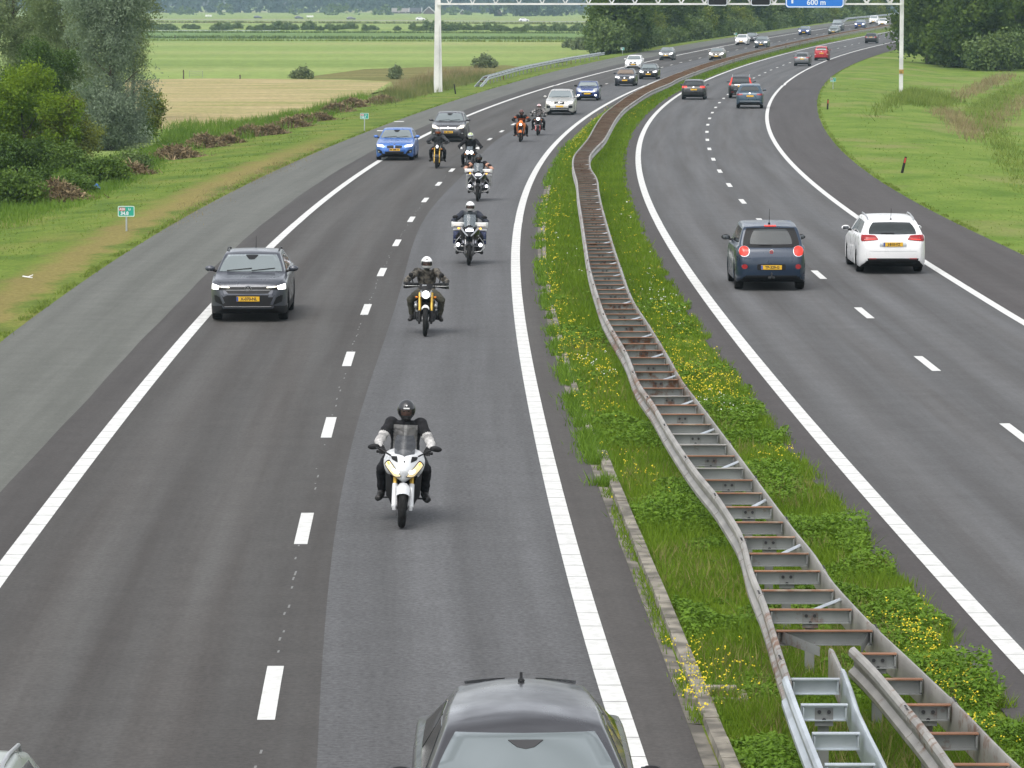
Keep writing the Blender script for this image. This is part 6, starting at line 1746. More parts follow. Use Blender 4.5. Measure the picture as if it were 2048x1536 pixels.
def wheel(root, nm, y, R, wd, spokes, disc=True, rimm=None):
    mb = MB(); pr = []
    for i in range(13):
        a = math.pi * (i / 12) ; pr.append((R - wd * .62 + wd * .62 * math.sin(a), -wd / 2 * math.cos(a) * (1.0 if 2 < i < 10 else .96)))
    mb.lathe(pr, (0, 0, 0), 'X', 36)
    o = mb.build(nm, M_TYRE, root); o.location = (0, y, R)
    rb_ = MB(); ri = R - wd * .6
    rb_.lathe([(ri + .01, -wd * .4), (ri - .02, -wd * .36), (ri - .03, 0), (ri - .02, wd * .36), (ri + .01, wd * .4)], (0, 0, 0), 'X', 28)
    rb_.lathe([(0, -wd * .5), (.035, -wd * .5), (.035, wd * .5), (0, wd * .5)], (0, 0, 0), 'X', 10)
    for i in range(spokes):
        a = 6.283 * i / spokes; d = Vector((0, math.cos(a), math.sin(a)))
        rb_.tube([d * .03, d * (ri - .01)], .012 if spokes < 9 else .004, 5)
    rb_.build('rim', rimm or M_BOLT, o)
    if disc:
        for sd in (1, -1):
            db = MB(); db.lathe([(.155, 0), (.10, 0), (.10, sd * .004), (.155, sd * .004)], (sd * wd * .62, 0, 0), 'X', 24, closed=True); db.build('brake_disc', M_DISC, o)
    return o

def make_bike(label, c, loc, rotz, lean):
    root = thing('motorcycle', label, 'motorcycle', loc, rotz, None, lean)
    col = c['paint']; wf, wr = c.get('wf', .12), c.get('wr', .17); Rf = c.get('Rf', .30); FA = (-.73, Rf); sp = c.get('spokes', 6)
    wheel(root, 'front_wheel', FA[0], Rf, wf, sp, True, c.get('rim')); wheel(root, 'rear_wheel', .72, .305, wr, sp, False, c.get('rim'))
    # fork legs: slider below, tube above
    HX = c.get('fork_x', .105); hy, hz = -.40, c.get('head_z', .92)
    for sd in (1, -1):
        mb = MB(); A = Vector((sd * HX, FA[0] + .02, Rf - .02)); B = Vector((sd * HX, hy, hz))
        m1 = lerp(A, B, c.get('slider', .42))
        mb.tube([A, m1], c.get('slider_r', .036), 9, 1); mb.tube([m1, B], c.get('tube_r', .027), 9, 0)
        mb.box(A, (.05, .09, .08), 1, bev=.015)
        if c.get('caliper', True): mb.box(A + Vector((-sd * .025, .10, .06)), (.035, .07, .11), 2, bev=.012)
        mb.build('fork', [c.get('fork', M_GOLD), c.get('slider_m', M_BLK), M_BOLT], root)
    mb = MB(); mb.box((0, hy + .01, hz - .12), (2 * HX + .08, .07, .05), 0, bev=.015); mb.box((0, hy + .03, hz), (2 * HX + .08, .07, .04), 0, bev=.015); mb.build('triple_clamp', M_BOLT, root)
    # front mudguard
    mb = MB(); rows = []
    fw = wf * .62 + .012; fr = Rf + .028
    a0, a1 = c.get('fender_arc', (40, 150))
    for i in range(13):
        a = math.radians(lerp(a0, a1, i / 12)); rows.append([Vector((x * fw, FA[0] - math.cos(a) * (fr - .035 * abs(x) ** 2.5 * 1.6), Rf + math.sin(a) * (fr - .035 * abs(x) ** 2.5 * 1.6))) for x in (-1.05, -.85, -.5, 0, .5, .85, 1.05)])
    mb.grid(rows); inner_ = [[q + (Vector((0, FA[0], Rf)) - q).normalized() * .008 for q in r] for r in rows]; mb.grid(inner_)
    if c.get('fender_legs'):
        for sd in (1, -1): mb.box((sd * (fw + .02), FA[0] + .03, Rf + .10), (.022, .13, .30), 0, bev=.01)
    mb.build('front_mudguard', [c.get('fender', col)], root, fix=True)
    # engine, radiator, frame, swing arm
    ew = c.get('eng_w', .42)
    mb = MB(); mb.box((0, .0, .40), (ew * .85, .46, .26), 0, bev=.05); mb.box((0, -.10, .60), (ew * .75, .26, .24), 0, Matrix.Rotation(.35, 3, 'X'), bev=.03)
    for i in range(4): mb.box((0, -.10 - .01 * i, .53 + .045 * i), (ew * .8, .30, .012), 0, Matrix.Rotation(.35, 3, 'X'))
    for sd in (1, -1): mb.lathe([(.10, 0), (.105, .03), (.06, .06), (0, .06)] if sd > 0 else [(.10, 0), (.105, -.03), (.06, -.06), (0, -.06)], (sd * ew * .42, .04, .40), 'X', 16)
    mb.build('engine', M_ENG, root)
    if c.get('boxer'):
        for sd in (1, -1):
            mb = MB(); mb.box((sd * .27, -.12, .46), (.22, .20, .17), 0, bev=.05); mb.box((sd * .37, -.12, .46), (.05, .22, .19), 1, bev=.03); mb.build('cylinder_head', [M_ENG, M_ALU], root)
    mb = MB(); mb.box((0, -.34, .58), (.30, .05, .26), 0, Matrix.Rotation(.15, 3, 'X'), bev=.015)
    mb.build('radiator', [M_GRILLE], root)
    mb = MB()
    for sd in (1, -1):
        mb.tube([(sd * .05, -.38, .86), (sd * .17, -.20, .72), (sd * .17, .15, .55), (sd * .13, .22, .36)], .022, 7); mb.tube([(sd * .12, .22, .38), (sd * .13, .5, .33), (sd * .12, .72, .305)], .03, 7)
        mb.tube([(sd * .1, .1, .70), (sd * .1, .5, .76), (sd * .07, .85, .84)], .018, 6)
        mb.tube([(sd * .10, .08, .31), (sd * .31, .10, .30)], .014, 6)
    mb.build('frame', c.get('frame', M_BLK), root)
    if c.get('crash_bars'):
        mb = MB()
        for sd in (1, -1):
            mb.tube([(sd * .10, -.30, .34), (sd * .30, -.30, .36), (sd * .42, -.22, .46), (sd * .38, -.22, .62), (sd * .22, -.28, .82), (sd * .10, -.34, .84)], .014, 7); mb.tube([(sd * .30, -.30, .36), (sd * .33, -.05, .34), (sd * .16, .1, .36)], .012, 6); mb.tube([(sd * .42, -.22, .46), (sd * .30, -.26, .50), (sd * .12, -.3, .5)], .012, 6)
        mb.build('crash_bars', M_ALU, root)
    # exhaust
    mb = MB(); ex = c.get('exhaust', 'low')
    if ex == 'low': mb.tube([(-.08, -.28, .50), (-.10, -.33, .32), (-.09, -.1, .20), (-.10, .2, .20), (-.17, .45, .32), (-.19, .62, .40), (-.20, .85, .50)], [.022, .022, .022, .025, .03, .05, .05], 8)
    else: mb.tube([(-.08, -.28, .55), (-.20, -.22, .50), (-.22, .1, .52), (-.23, .4, .62), (-.24, .75, .72)], [.022, .022, .028, .045, .045], 8)
    mb.build('exhaust', c.get('exh_m', M_ALU), root)
    # tank, seat, tail
    tw, tz = c.get('tank_w', .165), c.get('tank_z', .84)
    mb = MB(); rows = []
    for t in (0, .06, .2, .4, .6, .8, .94, 1):
        y = lerp(-.36, .22, t); ww = tw * (math.sin(math.pi * min(1, .12 + .80 * t)) ** .55) * (1 - .35 * max(0, t - .6)); hh = .17 * (math.sin(math.pi * (.10 + .80 * t)) ** .6)
        rows.append([Vector((ww * math.cos(a) * (1 if math.sin(a) > -.2 else .9), y, tz + hh * math.sin(a) * (1 if math.sin(a) > 0 else .7))) for a in [2 * math.pi * k / 16 for k in range(16)]])
    mb.grid(rows, closed=True, cap=True); mb.build('tank', c.get('tank', col), root)
    mb = MB(); rows = []
    for y, ww, z in ((.16, .10, .80), (.24, .13, .80), (.42, .15, .805), (.56, .14, .84), (.72, .12, .875), (.88, .09, .90), (.93, .06, .90)):
        rows.append([Vector((ww * math.cos(a), y, z - .03 + .055 * math.sin(a))) for a in [2 * math.pi * k / 12 for k in range(12)]])
    mb.grid(rows, closed=True, cap=True); mb.build('seat', M_SEAT, root)
    mb = MB(); mb.box((0, .72, .78), (.18, .42, .10), 0, Matrix.Rotation(-.2, 3, 'X'), bev=.04); mb.build('tail_fairing', col, root)
    # handlebar, grips, levers, mirrors
    bx, by, bz = c.get('bar', (.36, -.26, 1.04))
    mb = MB(); mb.tube([(-bx - .03, by, bz), (-bx + .14, by - .03, bz), (-.10, -.38, bz - .04), (.10, -.38, bz - .04), (bx - .14, by - .03, bz), (bx + .03, by, bz)], .013, 7, 0)
    for sd in (1, -1):
        mb.tube([(sd * (bx - .09), by - .012, bz), (sd * (bx + .045), by + .002, bz)], .019, 8, 1); mb.tube([(sd * (bx - .12), by - .06, bz + .005), (sd * (bx + .02), by - .075, bz - .01)], .007, 5, 1)
        mb.ell((sd * (bx + .05), by, bz), (.016, .022, .022), 1, n=8, m=6)
    mb.build('handlebar', [M_BOLT, M_SEAT], root)
    if c.get('mirrors', True):
        for sd in (1, -1):
            mb = MB(); mx, my, mz = c.get('mirror', (.37, -.34, 1.16)); bx0, by0, bz0 = c.get('mirror_base', (.26, -.30, bz + .01))
            mb.tube([(sd * bx0, by0, bz0), (sd * lerp(bx0, mx, .6), lerp(by0, my, .5), lerp(bz0, mz, .75)), (sd * mx, my, mz)], .012, 6)
            r3 = c.get('mirror_r', (.07, .025, .042)); mb.ell((sd * mx, my, mz), r3, 0, Matrix.Rotation(sd * .12, 3, 'Y'), 12, 8); mb.build('mirror', M_BLK, root)
    if c.get('guards'):
        for sd in (1, -1):
            mb = MB(); gx = bx + .06; rows = []
            for t in range(7):
                a = t / 6; x = lerp(gx + .035, .15, a); y = by - .115 + .09 * (2 * a - 1) ** 4 + (.07 if a == 0 else 0)
                rows.append([Vector((sd * x, y + .02, bz + .06 - .01 * a)), Vector((sd * x, y - .015, bz + .035)), Vector((sd * x, y - .012, bz - .045)), Vector((sd * x, y + .02, bz - .085 + .05 * a))])
            mb.grid(rows); mb.grid([[q + Vector((0, .012, 0)) for q in r] for r in rows]); 
            if c.get('guard_stripe'): mb.tube([r[1] * .4 + r[2] * .6 + Vector((0, -.004, 0)) for r in rows], .0045, 5, 1)
            mb.build('hand_guard', [c['guards'], M_WHT], root)
    kind = c['kind']
    def lamp(nm, x, y, z, r, m, hood=M_BLK, rz=None):
        mb = MB(); rz = rz or r
        mb.ell((x, y, z), (r, .03, rz), 0, n=16, m=10); mb.build(nm, m, root)
        mb = MB(); mb.ell((x, y + .055, z), (r * 1.16, .075, rz * 1.16), 0, n=16, m=10); mb.build('headlight_shell', hood, root)
    # turn signals
    for sd in (1, -1):
        if c.get('signals', True):
            mb = MB(); tx, ty, tzz = c.get('signal', (.19, -.46, .84)); mb.tube([(sd * .10, ty + .05, tzz), (sd * (tx - .02), ty, tzz)], .009, 5, 1); mb.ell((sd * tx, ty, tzz), (.034, .03, .024), 0, n=8, m=6); mb.build('turn_signal', [c.get('signal_m', M_ORG), M_BLK], root)
    if kind == 'sport':
        zz = [(.595, .05, -.58), (.625, .13, -.64), (.66, .19, -.70), (.71, .235, -.75), (.77, .265, -.775), (.84, .285, -.755), (.90, .285, -.72), (.945, .255, -.68), (.975, .20, -.64), (.99, .14, -.61)]
        mb = MB(); rows = []
        for z, hw, yn in zz:
            rows.append([Vector((u * hw, yn + .34 * abs(u) ** 2.2, z + (.05 * abs(u) if z > .9 else .035 * abs(u) if z < .7 else 0))) for u in [k / 8 - 1 for k in range(17)]])
        mb.grid(rows); t = grid_bvh(mb)
        mb.grid([[q + Vector((0, .02, 0)) for q in r] for r in rows])
        mb.build('fairing', [col, M_BLK], root)
        for q, nm, m_, off in (([(.028, .715), (.135, .705), (.262, .845), (.205, .905)], 'headlight', M_LAMPW, .008), ([(.014, .698), (.150, .686), (.282, .848), (.208, .928)], 'headlight_rim', M_BLK, .003)):
            for qq in (q, mirrorq(q)):
                pb = patch(t, qq, 'front', 8, 6, off, .35, .012)
                if pb: pb.build(nm, m_, root)
        q = [(.055, .755), (.115, .752), (.165, .795), (.11, .81)]
        for qq in (q, mirrorq(q)):
            pb = patch(t, qq, 'front', 5, 4, .014, .9, .008); pb.build('headlight_bulb', M_LAMP, root)
        q = [(.185, .845), (.225, .855), (.225, .885), (.195, .888)]
        for qq in (q, mirrorq(q)):
            pb = patch(t, qq, 'front', 4, 3, .013, .9, .008); pb.build('turn_signal', M_TURN, root)
        for qq_ in ([(.085, .895), (.17, .925), (.185, .965), (.10, .975)],):
            for q in (qq_, mirrorq(qq_)):
                pb = patch(t, q, 'front', 5, 4, .004, .2, .008)
                if pb: pb.build('cowl_recess', M_BLK, root)
        pb = patch(t, rect(-.012, .012, .90, .925), 'front', 4, 4, .006, 1, .008); pb.build('emblem', M_BOLT, root)
        for sd in (1, -1):   # dark lower side panels
            mb = MB(); mb.grid([[Vector((sd * .17, -.50, .66)), Vector((sd * .24, -.36, .70)), Vector((sd * .26, -.1, .72))], [Vector((sd * .15, -.46, .45)), Vector((sd * .22, -.30, .40)), Vector((sd * .24, -.05, .40))], [Vector((sd * .10, -.40, .26)), Vector((sd * .14, -.25, .22)), Vector((sd * .16, -.02, .22))]]); mb.build('side_panel', M_BLK, root)
        rows = []
        for t_ in range(8):
            a = t_ / 7; z = lerp(.95, 1.24, a); hw = lerp(.135, .150, min(1, a * 1.5)) - .05 * max(0, a - .6) ** 1.2 * 2.2; yn = lerp(-.665, -.40, a)
            rows.append([Vector((u * hw, yn + .10 * u * u, z)) for u in (-1, -.7, -.35, 0, .35, .7, 1)])
        mb = MB(); mb.grid(rows); mb.build('windscreen', M_SMOKE, root)
    elif kind == 'adventure':
        mb = MB(); rows = []
        for z, hw, yn in ((.80, .07, -.86), (.825, .11, -.84), (.86, .13, -.78), (.92, .155, -.70), (1.0, .165, -.64), (1.07, .15, -.58), (1.10, .11, -.54)):
            rows.append([Vector((u * hw, yn + .16 * abs(u) ** 2, z)) for u in [k / 5 - 1 for k in range(11)]])
        mb.grid(rows); t = grid_bvh(mb); mb.grid([[q + Vector((0, .03, 0)) for q in r] for r in rows]); mb.build('fairing', M_BLK, root)
        pb = patch(t, [(-.10, .93), (.10, .93), (.105, .985), (-.10, .985)], 'front', 7, 4, .012, .3, .02); pb.build('headlight', M_LAMPV, root)
        pb = patch(t, [(-.06, .985), (.10, .985), (.10, 1.03), (-.05, 1.03)], 'front', 6, 3, .012, .4, .02); pb.build('headlight', M_LENS, root)
        for sd in (1, -1):    # pale V of beak and radiator cowls
            mb = MB(); mb.grid([[Vector((sd * .04, -.90, .80)), Vector((sd * .03, -.90, .835))], [Vector((sd * .12, -.74, .86)), Vector((sd * .105, -.74, .90))], [Vector((sd * .24, -.52, .985)), Vector((sd * .215, -.52, 1.03))], [Vector((sd * .27, -.40, 1.0)), Vector((sd * .24, -.40, 1.05))]]); mb.grid([[Vector((sd * .04, -.88, .80)), Vector((sd * .03, -.88, .835))], [Vector((sd * .12, -.72, .86)), Vector((sd * .105, -.72, .90))], [Vector((sd * .24, -.50, .985)), Vector((sd * .215, -.50, 1.03))]]); mb.build('beak_panel', c['beak'], root)
            mb = MB(); mb.grid([[Vector((sd * .12, -.66, .84)), Vector((sd * .25, -.50, .96)), Vector((sd * .28, -.2, .96))], [Vector((sd * .15, -.52, .70)), Vector((sd * .27, -.42, .76)), Vector((sd * .28, -.15, .76))], [Vector((sd * .14, -.44, .58)), Vector((sd * .22, -.36, .58)), Vector((sd * .22, -.1, .6))]]); mb.build('side_panel', c['side'], root)
            mb = MB(); mb.box((sd * .245, -.45, .80), (.02, .05, .05), 0, Matrix.Rotation(.5, 3, 'Y'), bev=.005); mb.box((sd * .25, -.43, .72), (.02, .05, .03), 0, Matrix.Rotation(.5, 3, 'Y'), bev=.005); mb.build('side_badge', M_SILV, root)
            lamp('fog_light', sd * .31, -.36, .545, .05, M_LAMPV)
            pc = c['pannier']; mb = MB(); mb.box((sd * .375, .55, .70), (.18, .40, .38), 0, bev=.03); mb.box((sd * .375, .55, .90), (.19, .41, .035), 1, bev=.012)
            for yy in (-.12, .12): mb.box((sd * .375, .55 + yy, .70), (.186, .03, .38), 1)
            mb.box((sd * .375, .345, .64), (.14, .012, .02), 1); mb.build('pannier', [pc, c['pannier_lid']], root)
        mb = MB(); mb.ell((0, -.90, .82), (.05, .03, .03), 0, n=10, m=7); mb.build('nose_piece', M_BLK, root)
        rows = []
        for t_ in range(7):
            a = t_ / 6; hw = lerp(.16, .19, a) - .10 * max(0, a - .7) ** 1.3 * 2; rows.append([Vector((u * hw, lerp(-.56, -.38, a) + .07 * u * u, lerp(1.05, 1.38, a))) for u in (-1, -.6, -.2, .2, .6, 1)])
        mb = MB(); mb.grid(rows); mb.build('windscreen', M_CLEAR, root)
    elif kind == 'scrambler':
        lamp('headlight', 0, -.60, .90, .082, M_LAMP)
        mb = MB(); mb.lathe([(.080, -.012), (.092, -.014), (.098, 0), (.095, .03), (.082, .03)], (0, -.605, .90), 'Y', 24, closed=True); mb.build('headlight_ring', M_ALU, root)
        mb = MB(); rows = []
        for t_ in range(5):
            a = t_ / 4; hw = lerp(.115, .15, a); rows.append([Vector((u * hw, lerp(-.60, -.48, a) + .06 * u * u, lerp(1.0, 1.12, a))) for u in (-1, -.5, 0, .5, 1)])
        mb.grid(rows); mb.grid([[q + Vector((0, .01, 0)) for q in r] for r in rows]); mb.build('fly_screen', M_BLK, root)
        mb = MB(); mb.box((-.035, -.50, 1.085), (.10, .03, .035), 0, Matrix.Rotation(.4, 3, 'X'), bev=.01); mb.build('phone_mount', M_LENS, root)
        for sd in (1, -1):
            mb = MB(); mb.tube([(sd * .10, -.52, .84), (sd * .10, -.46, 1.02)], .016, 6); mb.build('headlight_bracket', M_ALU, root)
            mb = MB(); mb.ell((sd * .21, -.22, .62), (.05, .07, .07), 0, n=10, m=7); mb.build('auxiliary_cover', M_ALU, root)
    elif kind == 'naked':
        lamp('headlight', 0, -.58, c.get('lamp_z', .92), c.get('lamp_r', .055), M_LAMP, rz=c.get('lamp_rz', .07))
        mb = MB(); rows = []
        for z, hw, yn in ((.80, .06, -.56), (.86, .10, -.57), (.93, .12, -.55), (1.0, .12, -.50), (1.06, .10, -.45), (1.12, .06, -.40)):
            rows.append([Vector((u * hw, yn + .10 * u * u, z)) for u in [k / 4 - 1 for k in range(9)]])
        mb.grid(rows); mb.grid([[q + Vector((0, .03, 0)) for q in r] for r in rows]); mb.build('nose_fairing', c.get('nose', M_BLK), root)
        if c.get('cowls'):
            for sd in (1, -1):
                mb = MB(); mb.grid([[Vector((sd * .09, -.56, .98)), Vector((sd * .20, -.44, 1.0)), Vector((sd * .24, -.2, .94))], [Vector((sd * .14, -.55, .86)), Vector((sd * .24, -.42, .84)), Vector((sd * .25, -.15, .80))], [Vector((sd * .16, -.46, .70)), Vector((sd * .22, -.36, .66)), Vector((sd * .22, -.1, .66))], [Vector((sd * .12, -.38, .46)), Vector((sd * .17, -.26, .40)), Vector((sd * .17, 0, .38))]]); mb.build('side_panel', c['cowls'], root)
    elif kind == 'twin':
        for sd in (1, -1):
            lamp('headlight', sd * .085, -.62, .92, .072, M_LAMP)
            mb = MB(); mb.ell((sd * .085, -.605, .92), (.088, .03, .088), 0, n=16, m=8); mb.build('headlight_ring', M_CHR, root)
            mb = MB(); mb.grid([[Vector((sd * .15, -.5, .82)), Vector((sd * .24, -.36, .84))], [Vector((sd * .16, -.45, .66)), Vector((sd * .22, -.30, .64))]]); mb.build('side_panel', c.get('side', M_BLK), root)
        rows = []
        for t_ in range(6):
            a = t_ / 5; hw = lerp(.14, .12, a); rows.append([Vector((u * hw, lerp(-.60, -.44, a) + .06 * u * u, lerp(1.0, 1.17, a))) for u in (-1, -.5, 0, .5, 1)])
        mb = MB(); mb.grid(rows); mb.build('fly_screen', M_CLEAR, root)
    return root

# ---- riders: one continuous body, helmet, gloves and boots are its children
def remesh(mb, voxel, smooth_it=4):
    me = bpy.data.meshes.new('tmp'); me.from_pydata(mb.v, [], mb.f)
    bm = bmesh.new(); bm.from_mesh(me); bmesh.ops.recalc_face_normals(bm, faces=bm.faces); bm.to_mesh(me); bm.free()
    o = bpy.data.objects.new('tmp', me); COL.objects.link(o)
    r = o.modifiers.new('r', 'REMESH'); r.mode = 'VOXEL'; r.voxel_size = voxel
    s = o.modifiers.new('s', 'SMOOTH'); s.factor = .5; s.iterations = smooth_it
    bpy.context.view_layer.update()
    out = bpy.data.meshes.new_from_object(o.evaluated_get(bpy.context.evaluated_depsgraph_get()))
    bpy.data.objects.remove(o); bpy.data.meshes.remove(me); return out

def cloth(name, col, var=.18, vscale=22.0, rough=.85, var_col=None):
    return mat(name, col, rough, var=var, vscale=vscale, var_col=var_col, bump=.12)

def make_rider(label, c, loc, rotz, lean, bike):
    bx, by, bz = bike.get('bar', (.36, -.26, 1.04))
    tall = c.get('tall', 1.0); sh_z = c.get('sh_z', 1.36); sh_y = c.get('sh_y', .20); lean_f = c.get('head_y', .10)
    pel = Vector((0, .44, .90)); chest = Vector((0, lerp(pel.y, sh_y, .72), lerp(pel.z, sh_z, .70)))
    sx = c.get('sh_w', .20); neck = Vector((0, sh_y - .03, sh_z + .03)); head = Vector((0, lean_f - .02, sh_z + .148))
    mb = MB(); rows = []
    for t, w, d in ((-.10, .12, .10), (0, .195, .14), (.18, .195, .145), (.4, .195, .15), (.62, .21, .155), (.82, .22, .14), (.95, .19, .115), (1.03, .11, .085)):
        p = lerp(pel, Vector((0, sh_y, sh_z)), t) + Vector((0, .05 * math.sin(math.pi * min(1, max(0, t))), 0)); wb = c.get('bulk', 1.0)
        rows.append([p + Vector((w * wb * math.cos(a), d * wb * math.sin(a), .0)) for a in [2 * math.pi * k / 18 for k in range(18)]])
    mb.grid(rows, closed=True, cap=True)
    mb.tube([Vector((0, sh_y, sh_z - .03)), neck, head + Vector((0, .02, -.08))], [.075, .062, .058], 10)
    mb.ell(head, (.082, .10, .115), 0, n=16, m=12); mb.ell(head + Vector((0, -.10, -.015)), (.016, .022, .024), 0, n=8, m=6); mb.ell(head + Vector((0, -.075, -.075)), (.045, .03, .03), 0, n=10, m=7)
    for sd in (1, -1):
        S_ = Vector((sd * sx, sh_y, sh_z - .02)); H_ = Vector((sd * bx, by + .035, bz + .02)); E_ = Vector((sd * (max(sx, bx) + c.get('elbow', .06)), lerp(sh_y, by, .55) + .05, lerp(sh_z, bz, .62) - .05))
        mb.ell(S_, (.098, .095, .085), 0, n=10, m=8)
        mb.tube([S_ + Vector((-sd * .05, 0, 0)), S_, lerp(S_, E_, .5), E_, lerp(E_, H_, .5), H_ + (E_ - H_).normalized() * .05], [.076, .088, .078, .064, .059, .041], 10)
        hip = Vector((sd * .11, .40, .86)); K = Vector((sd * c.get('knee_x', .305), -.04, c.get('knee_z', .73))); A = Vector((sd * .30, .18, .37)); T = Vector((sd * .35, .0, .295))
        mb.tube([hip, lerp(hip, K, .4) + Vector((sd * .02, 0, .01)), K, ], [.115, .108, .084], 10); mb.ell(K, (.086, .09, .088), 0, n=10, m=8)
        mb.tube([K, lerp(K, A, .35) + Vector((0, .03, 0)), lerp(K, A, .8), A], [.080, .082, .066, .056], 10)
        mb.tube([A + Vector((0, .05, -.01)), A + Vector((0, 0, -.015)), lerp(A, T, .6) + Vector((0, 0, -.012)), T], [.050, .060, .056, .044], 10)
    me = remesh(mb, .0135, 3)
    # creases of the clothing
    off_ = Vector((len(label) * 3.7, 0, 0)); dl = []
    for v in me.vertices:
        q = v.co
        if q.z > sh_z + .05: continue
        k_ = noise.noise(Vector((q.x * 9, q.y * 9, q.z * 16)) + off_) * .9 + noise.noise(Vector((q.x * 22, q.y * 22, q.z * 34)) + off_) * .5
        dl.append((v.index, v.normal * k_ * .011))
    for i_, d_ in dl: me.vertices[i_].co += d_
    mats = c['mats']; fn = c['fn']
    for m in mats: me.materials.append(m)
    mi = []
    for p in me.polygons:
        q = p.center; r_ = math.hypot(q.x, 0)
        arm = abs(q.x) > sx - .02 and q.y < sh_y + .12 and q.z > bz - .10 and q.z < sh_z + .08
        reg = 'head' if q.z > sh_z + .07 and abs(q.x) < .085 else 'arm' if (arm and q.z > .92) else 'foot' if q.z < .40 else 'leg' if q.z < .93 else 'torso'
        if reg == 'arm':
            S_ = Vector((math.copysign(sx, q.x), sh_y, sh_z)); H_ = Vector((math.copysign(bx, q.x), by, bz)); f = (S_ - q).length / ((S_ - q).length + (H_ - q).length)
        else: f = 0
        mi.append(fn(reg, q, f))
    me.polygons.foreach_set('material_index', mi); me.polygons.foreach_set('use_smooth', [True] * len(me.polygons)); me.name = 'person'
    o = bpy.data.objects.new('person', me); COL.objects.link(o); o.location = loc; o.rotation_euler = (0, lean, rotz); tag(o, label, 'person')
    # eyes
    e = MB()
    for sd in (1, -1): e.ell(head + Vector((sd * .033, -.085, .012)), (.014, .012, .009), 0, n=8, m=6)
    e.build('eyes', M_EYE, o)
    # helmet shell with a window, visor over it
    hm = MB(); vi = MB(); R3 = (.128, .158, .150); hc = head + Vector((0, .012, .022)); n, m_ = 40, 26; sc = c.get('hs', 1.0)
    def hp(ph, th, k=1.0):
        cz, sz = math.cos(ph), math.sin(ph); x, y = math.sin(th), -math.cos(th)
        chin = 1 + (.10 * max(0, -sz) * max(0, -y) if sz < 0 else 0)
        v_ = Vector((R3[0] * cz * x * (1 - .10 * max(0, -sz)), R3[1] * cz * y * chin, R3[2] * sz * (1 if sz > 0 else .92))) * k * sc
        nod = c.get('nod', .08); return hc + Matrix.Rotation(nod, 3, 'X') @ v_
    win = c.get('win', (-.30, .27, 1.15)); rows = []
    for i in range(m_ + 1):
        ph = lerp(-1.02, math.pi / 2, i / m_); rows.append([(ph, lerp(-math.pi, math.pi, j / n)) for j in range(n + 1)])
    vs, idx = [], {}
    for i in range(m_ + 1):
        for j in range(n + 1): idx[i, j] = len(vs); vs.append(hp(*rows[i][j]))
    f0, f1 = [], []
    for i in range(m_):
        for j in range(n):
            ph = (rows[i][j][0] + rows[i + 1][j][0]) / 2; th = (rows[i][j][1] + rows[i][j + 1][1]) / 2
            q = (idx[i, j], idx[i, j + 1], idx[i + 1, j + 1], idx[i + 1, j])
            if win[0] < ph < win[1] and abs(th) < win[2]: continue
            k_ = c['helmet_fn'](ph, th); (f1 if k_ else f0).append(q)
    hm.add(vs, [], 0); hm.f = f0 + f1; hm.m = [0] * len(f0) + [1] * len(f1)
    hm.tube([hp(-1.0, t, 1.0) for t in [2 * math.pi * k / 20 - math.pi for k in range(21)]], .012, 6, 2, caps=False)
    if c.get('vent', True):
        hm.box(hp(.62, 0, 1.01), (.05, .02, .012), 2, Matrix.Rotation(-.6, 3, 'X'), bev=.004)
    ho = hm.build('helmet', [c['helmet'], c.get('helmet2', c['helmet']), M_BLK], o, smooth=60)
    if c.get('helmet_text'):
        tb = MB(); q0 = hp(.40, 0, 1.02); [tb.box(q0 + Vector((dx_, 0, 0)), (.013, .008, .016), 0, Matrix.Rotation(-.4, 3, 'X')) for dx_ in (-.034, -.017, 0, .017, .034)]; tb.box(q0 + Vector((0, .012, .038)), (.022, .01, .022), 0, Matrix.Rotation(-.5, 3, 'X'), bev=.006); tb.build('helmet_mark', M_WHT, ho, smooth=0)
    vr = [[hp(lerp(win[0] - .05, win[1] + .06, i / 8), lerp(-win[2] - .08, win[2] + .08, j / 16), 1.025) for j in range(17)] for i in range(9)]
    vi.grid(vr); vi.build('visor', c.get('visor', M_VISOR), ho, smooth=60)
    # gloved hands closed on the grips
    for sd in (1, -1):
        g_ = MB(); H_ = Vector((sd * (bx - .02), by, bz))
        E_ = Vector((sd * (max(sx, bx) + c.get('elbow', .06)), lerp(sh_y, by, .55) + .05, lerp(sh_z, bz, .62) - .05))
        wr = H_ + Vector((0, .075, .035))
        g_.tube([wr + (E_ - wr).normalized() * .05, wr, H_ + Vector((0, .035, .035))], [.040, .036, .034], 8); g_.ell(H_ + Vector((0, .025, .030)), (.044, .040, .024), 0, n=10, m=7)
        for i, (dx, ln) in enumerate(((-.033, .95), (-.011, 1.05), (.011, 1.0), (.032, .85))):
            x = H_.x + sd * dx
            g_.tube([(x, H_.y + .015, H_.z + .036), (x, H_.y - .024, H_.z + .034 * ln), (x, H_.y - .042 * ln, H_.z + .004), (x, H_.y - .030, H_.z - .024 * ln), (x, H_.y - .004, H_.z - .030)], [.0115, .011, .0105, .0095, .008], 6)
        xi = H_.x - sd * .040
        g_.tube([(xi + sd * .012, H_.y + .040, H_.z + .016), (xi - sd * .012, H_.y + .016, H_.z - .010), (xi - sd * .006, H_.y - .014, H_.z - .026), (xi + sd * .006, H_.y - .034, H_.z - .022)], [.015, .0125, .011, .008], 6)
        g_.build('glove', c.get('glove', M_SEAT), o, smooth=70)
    return o

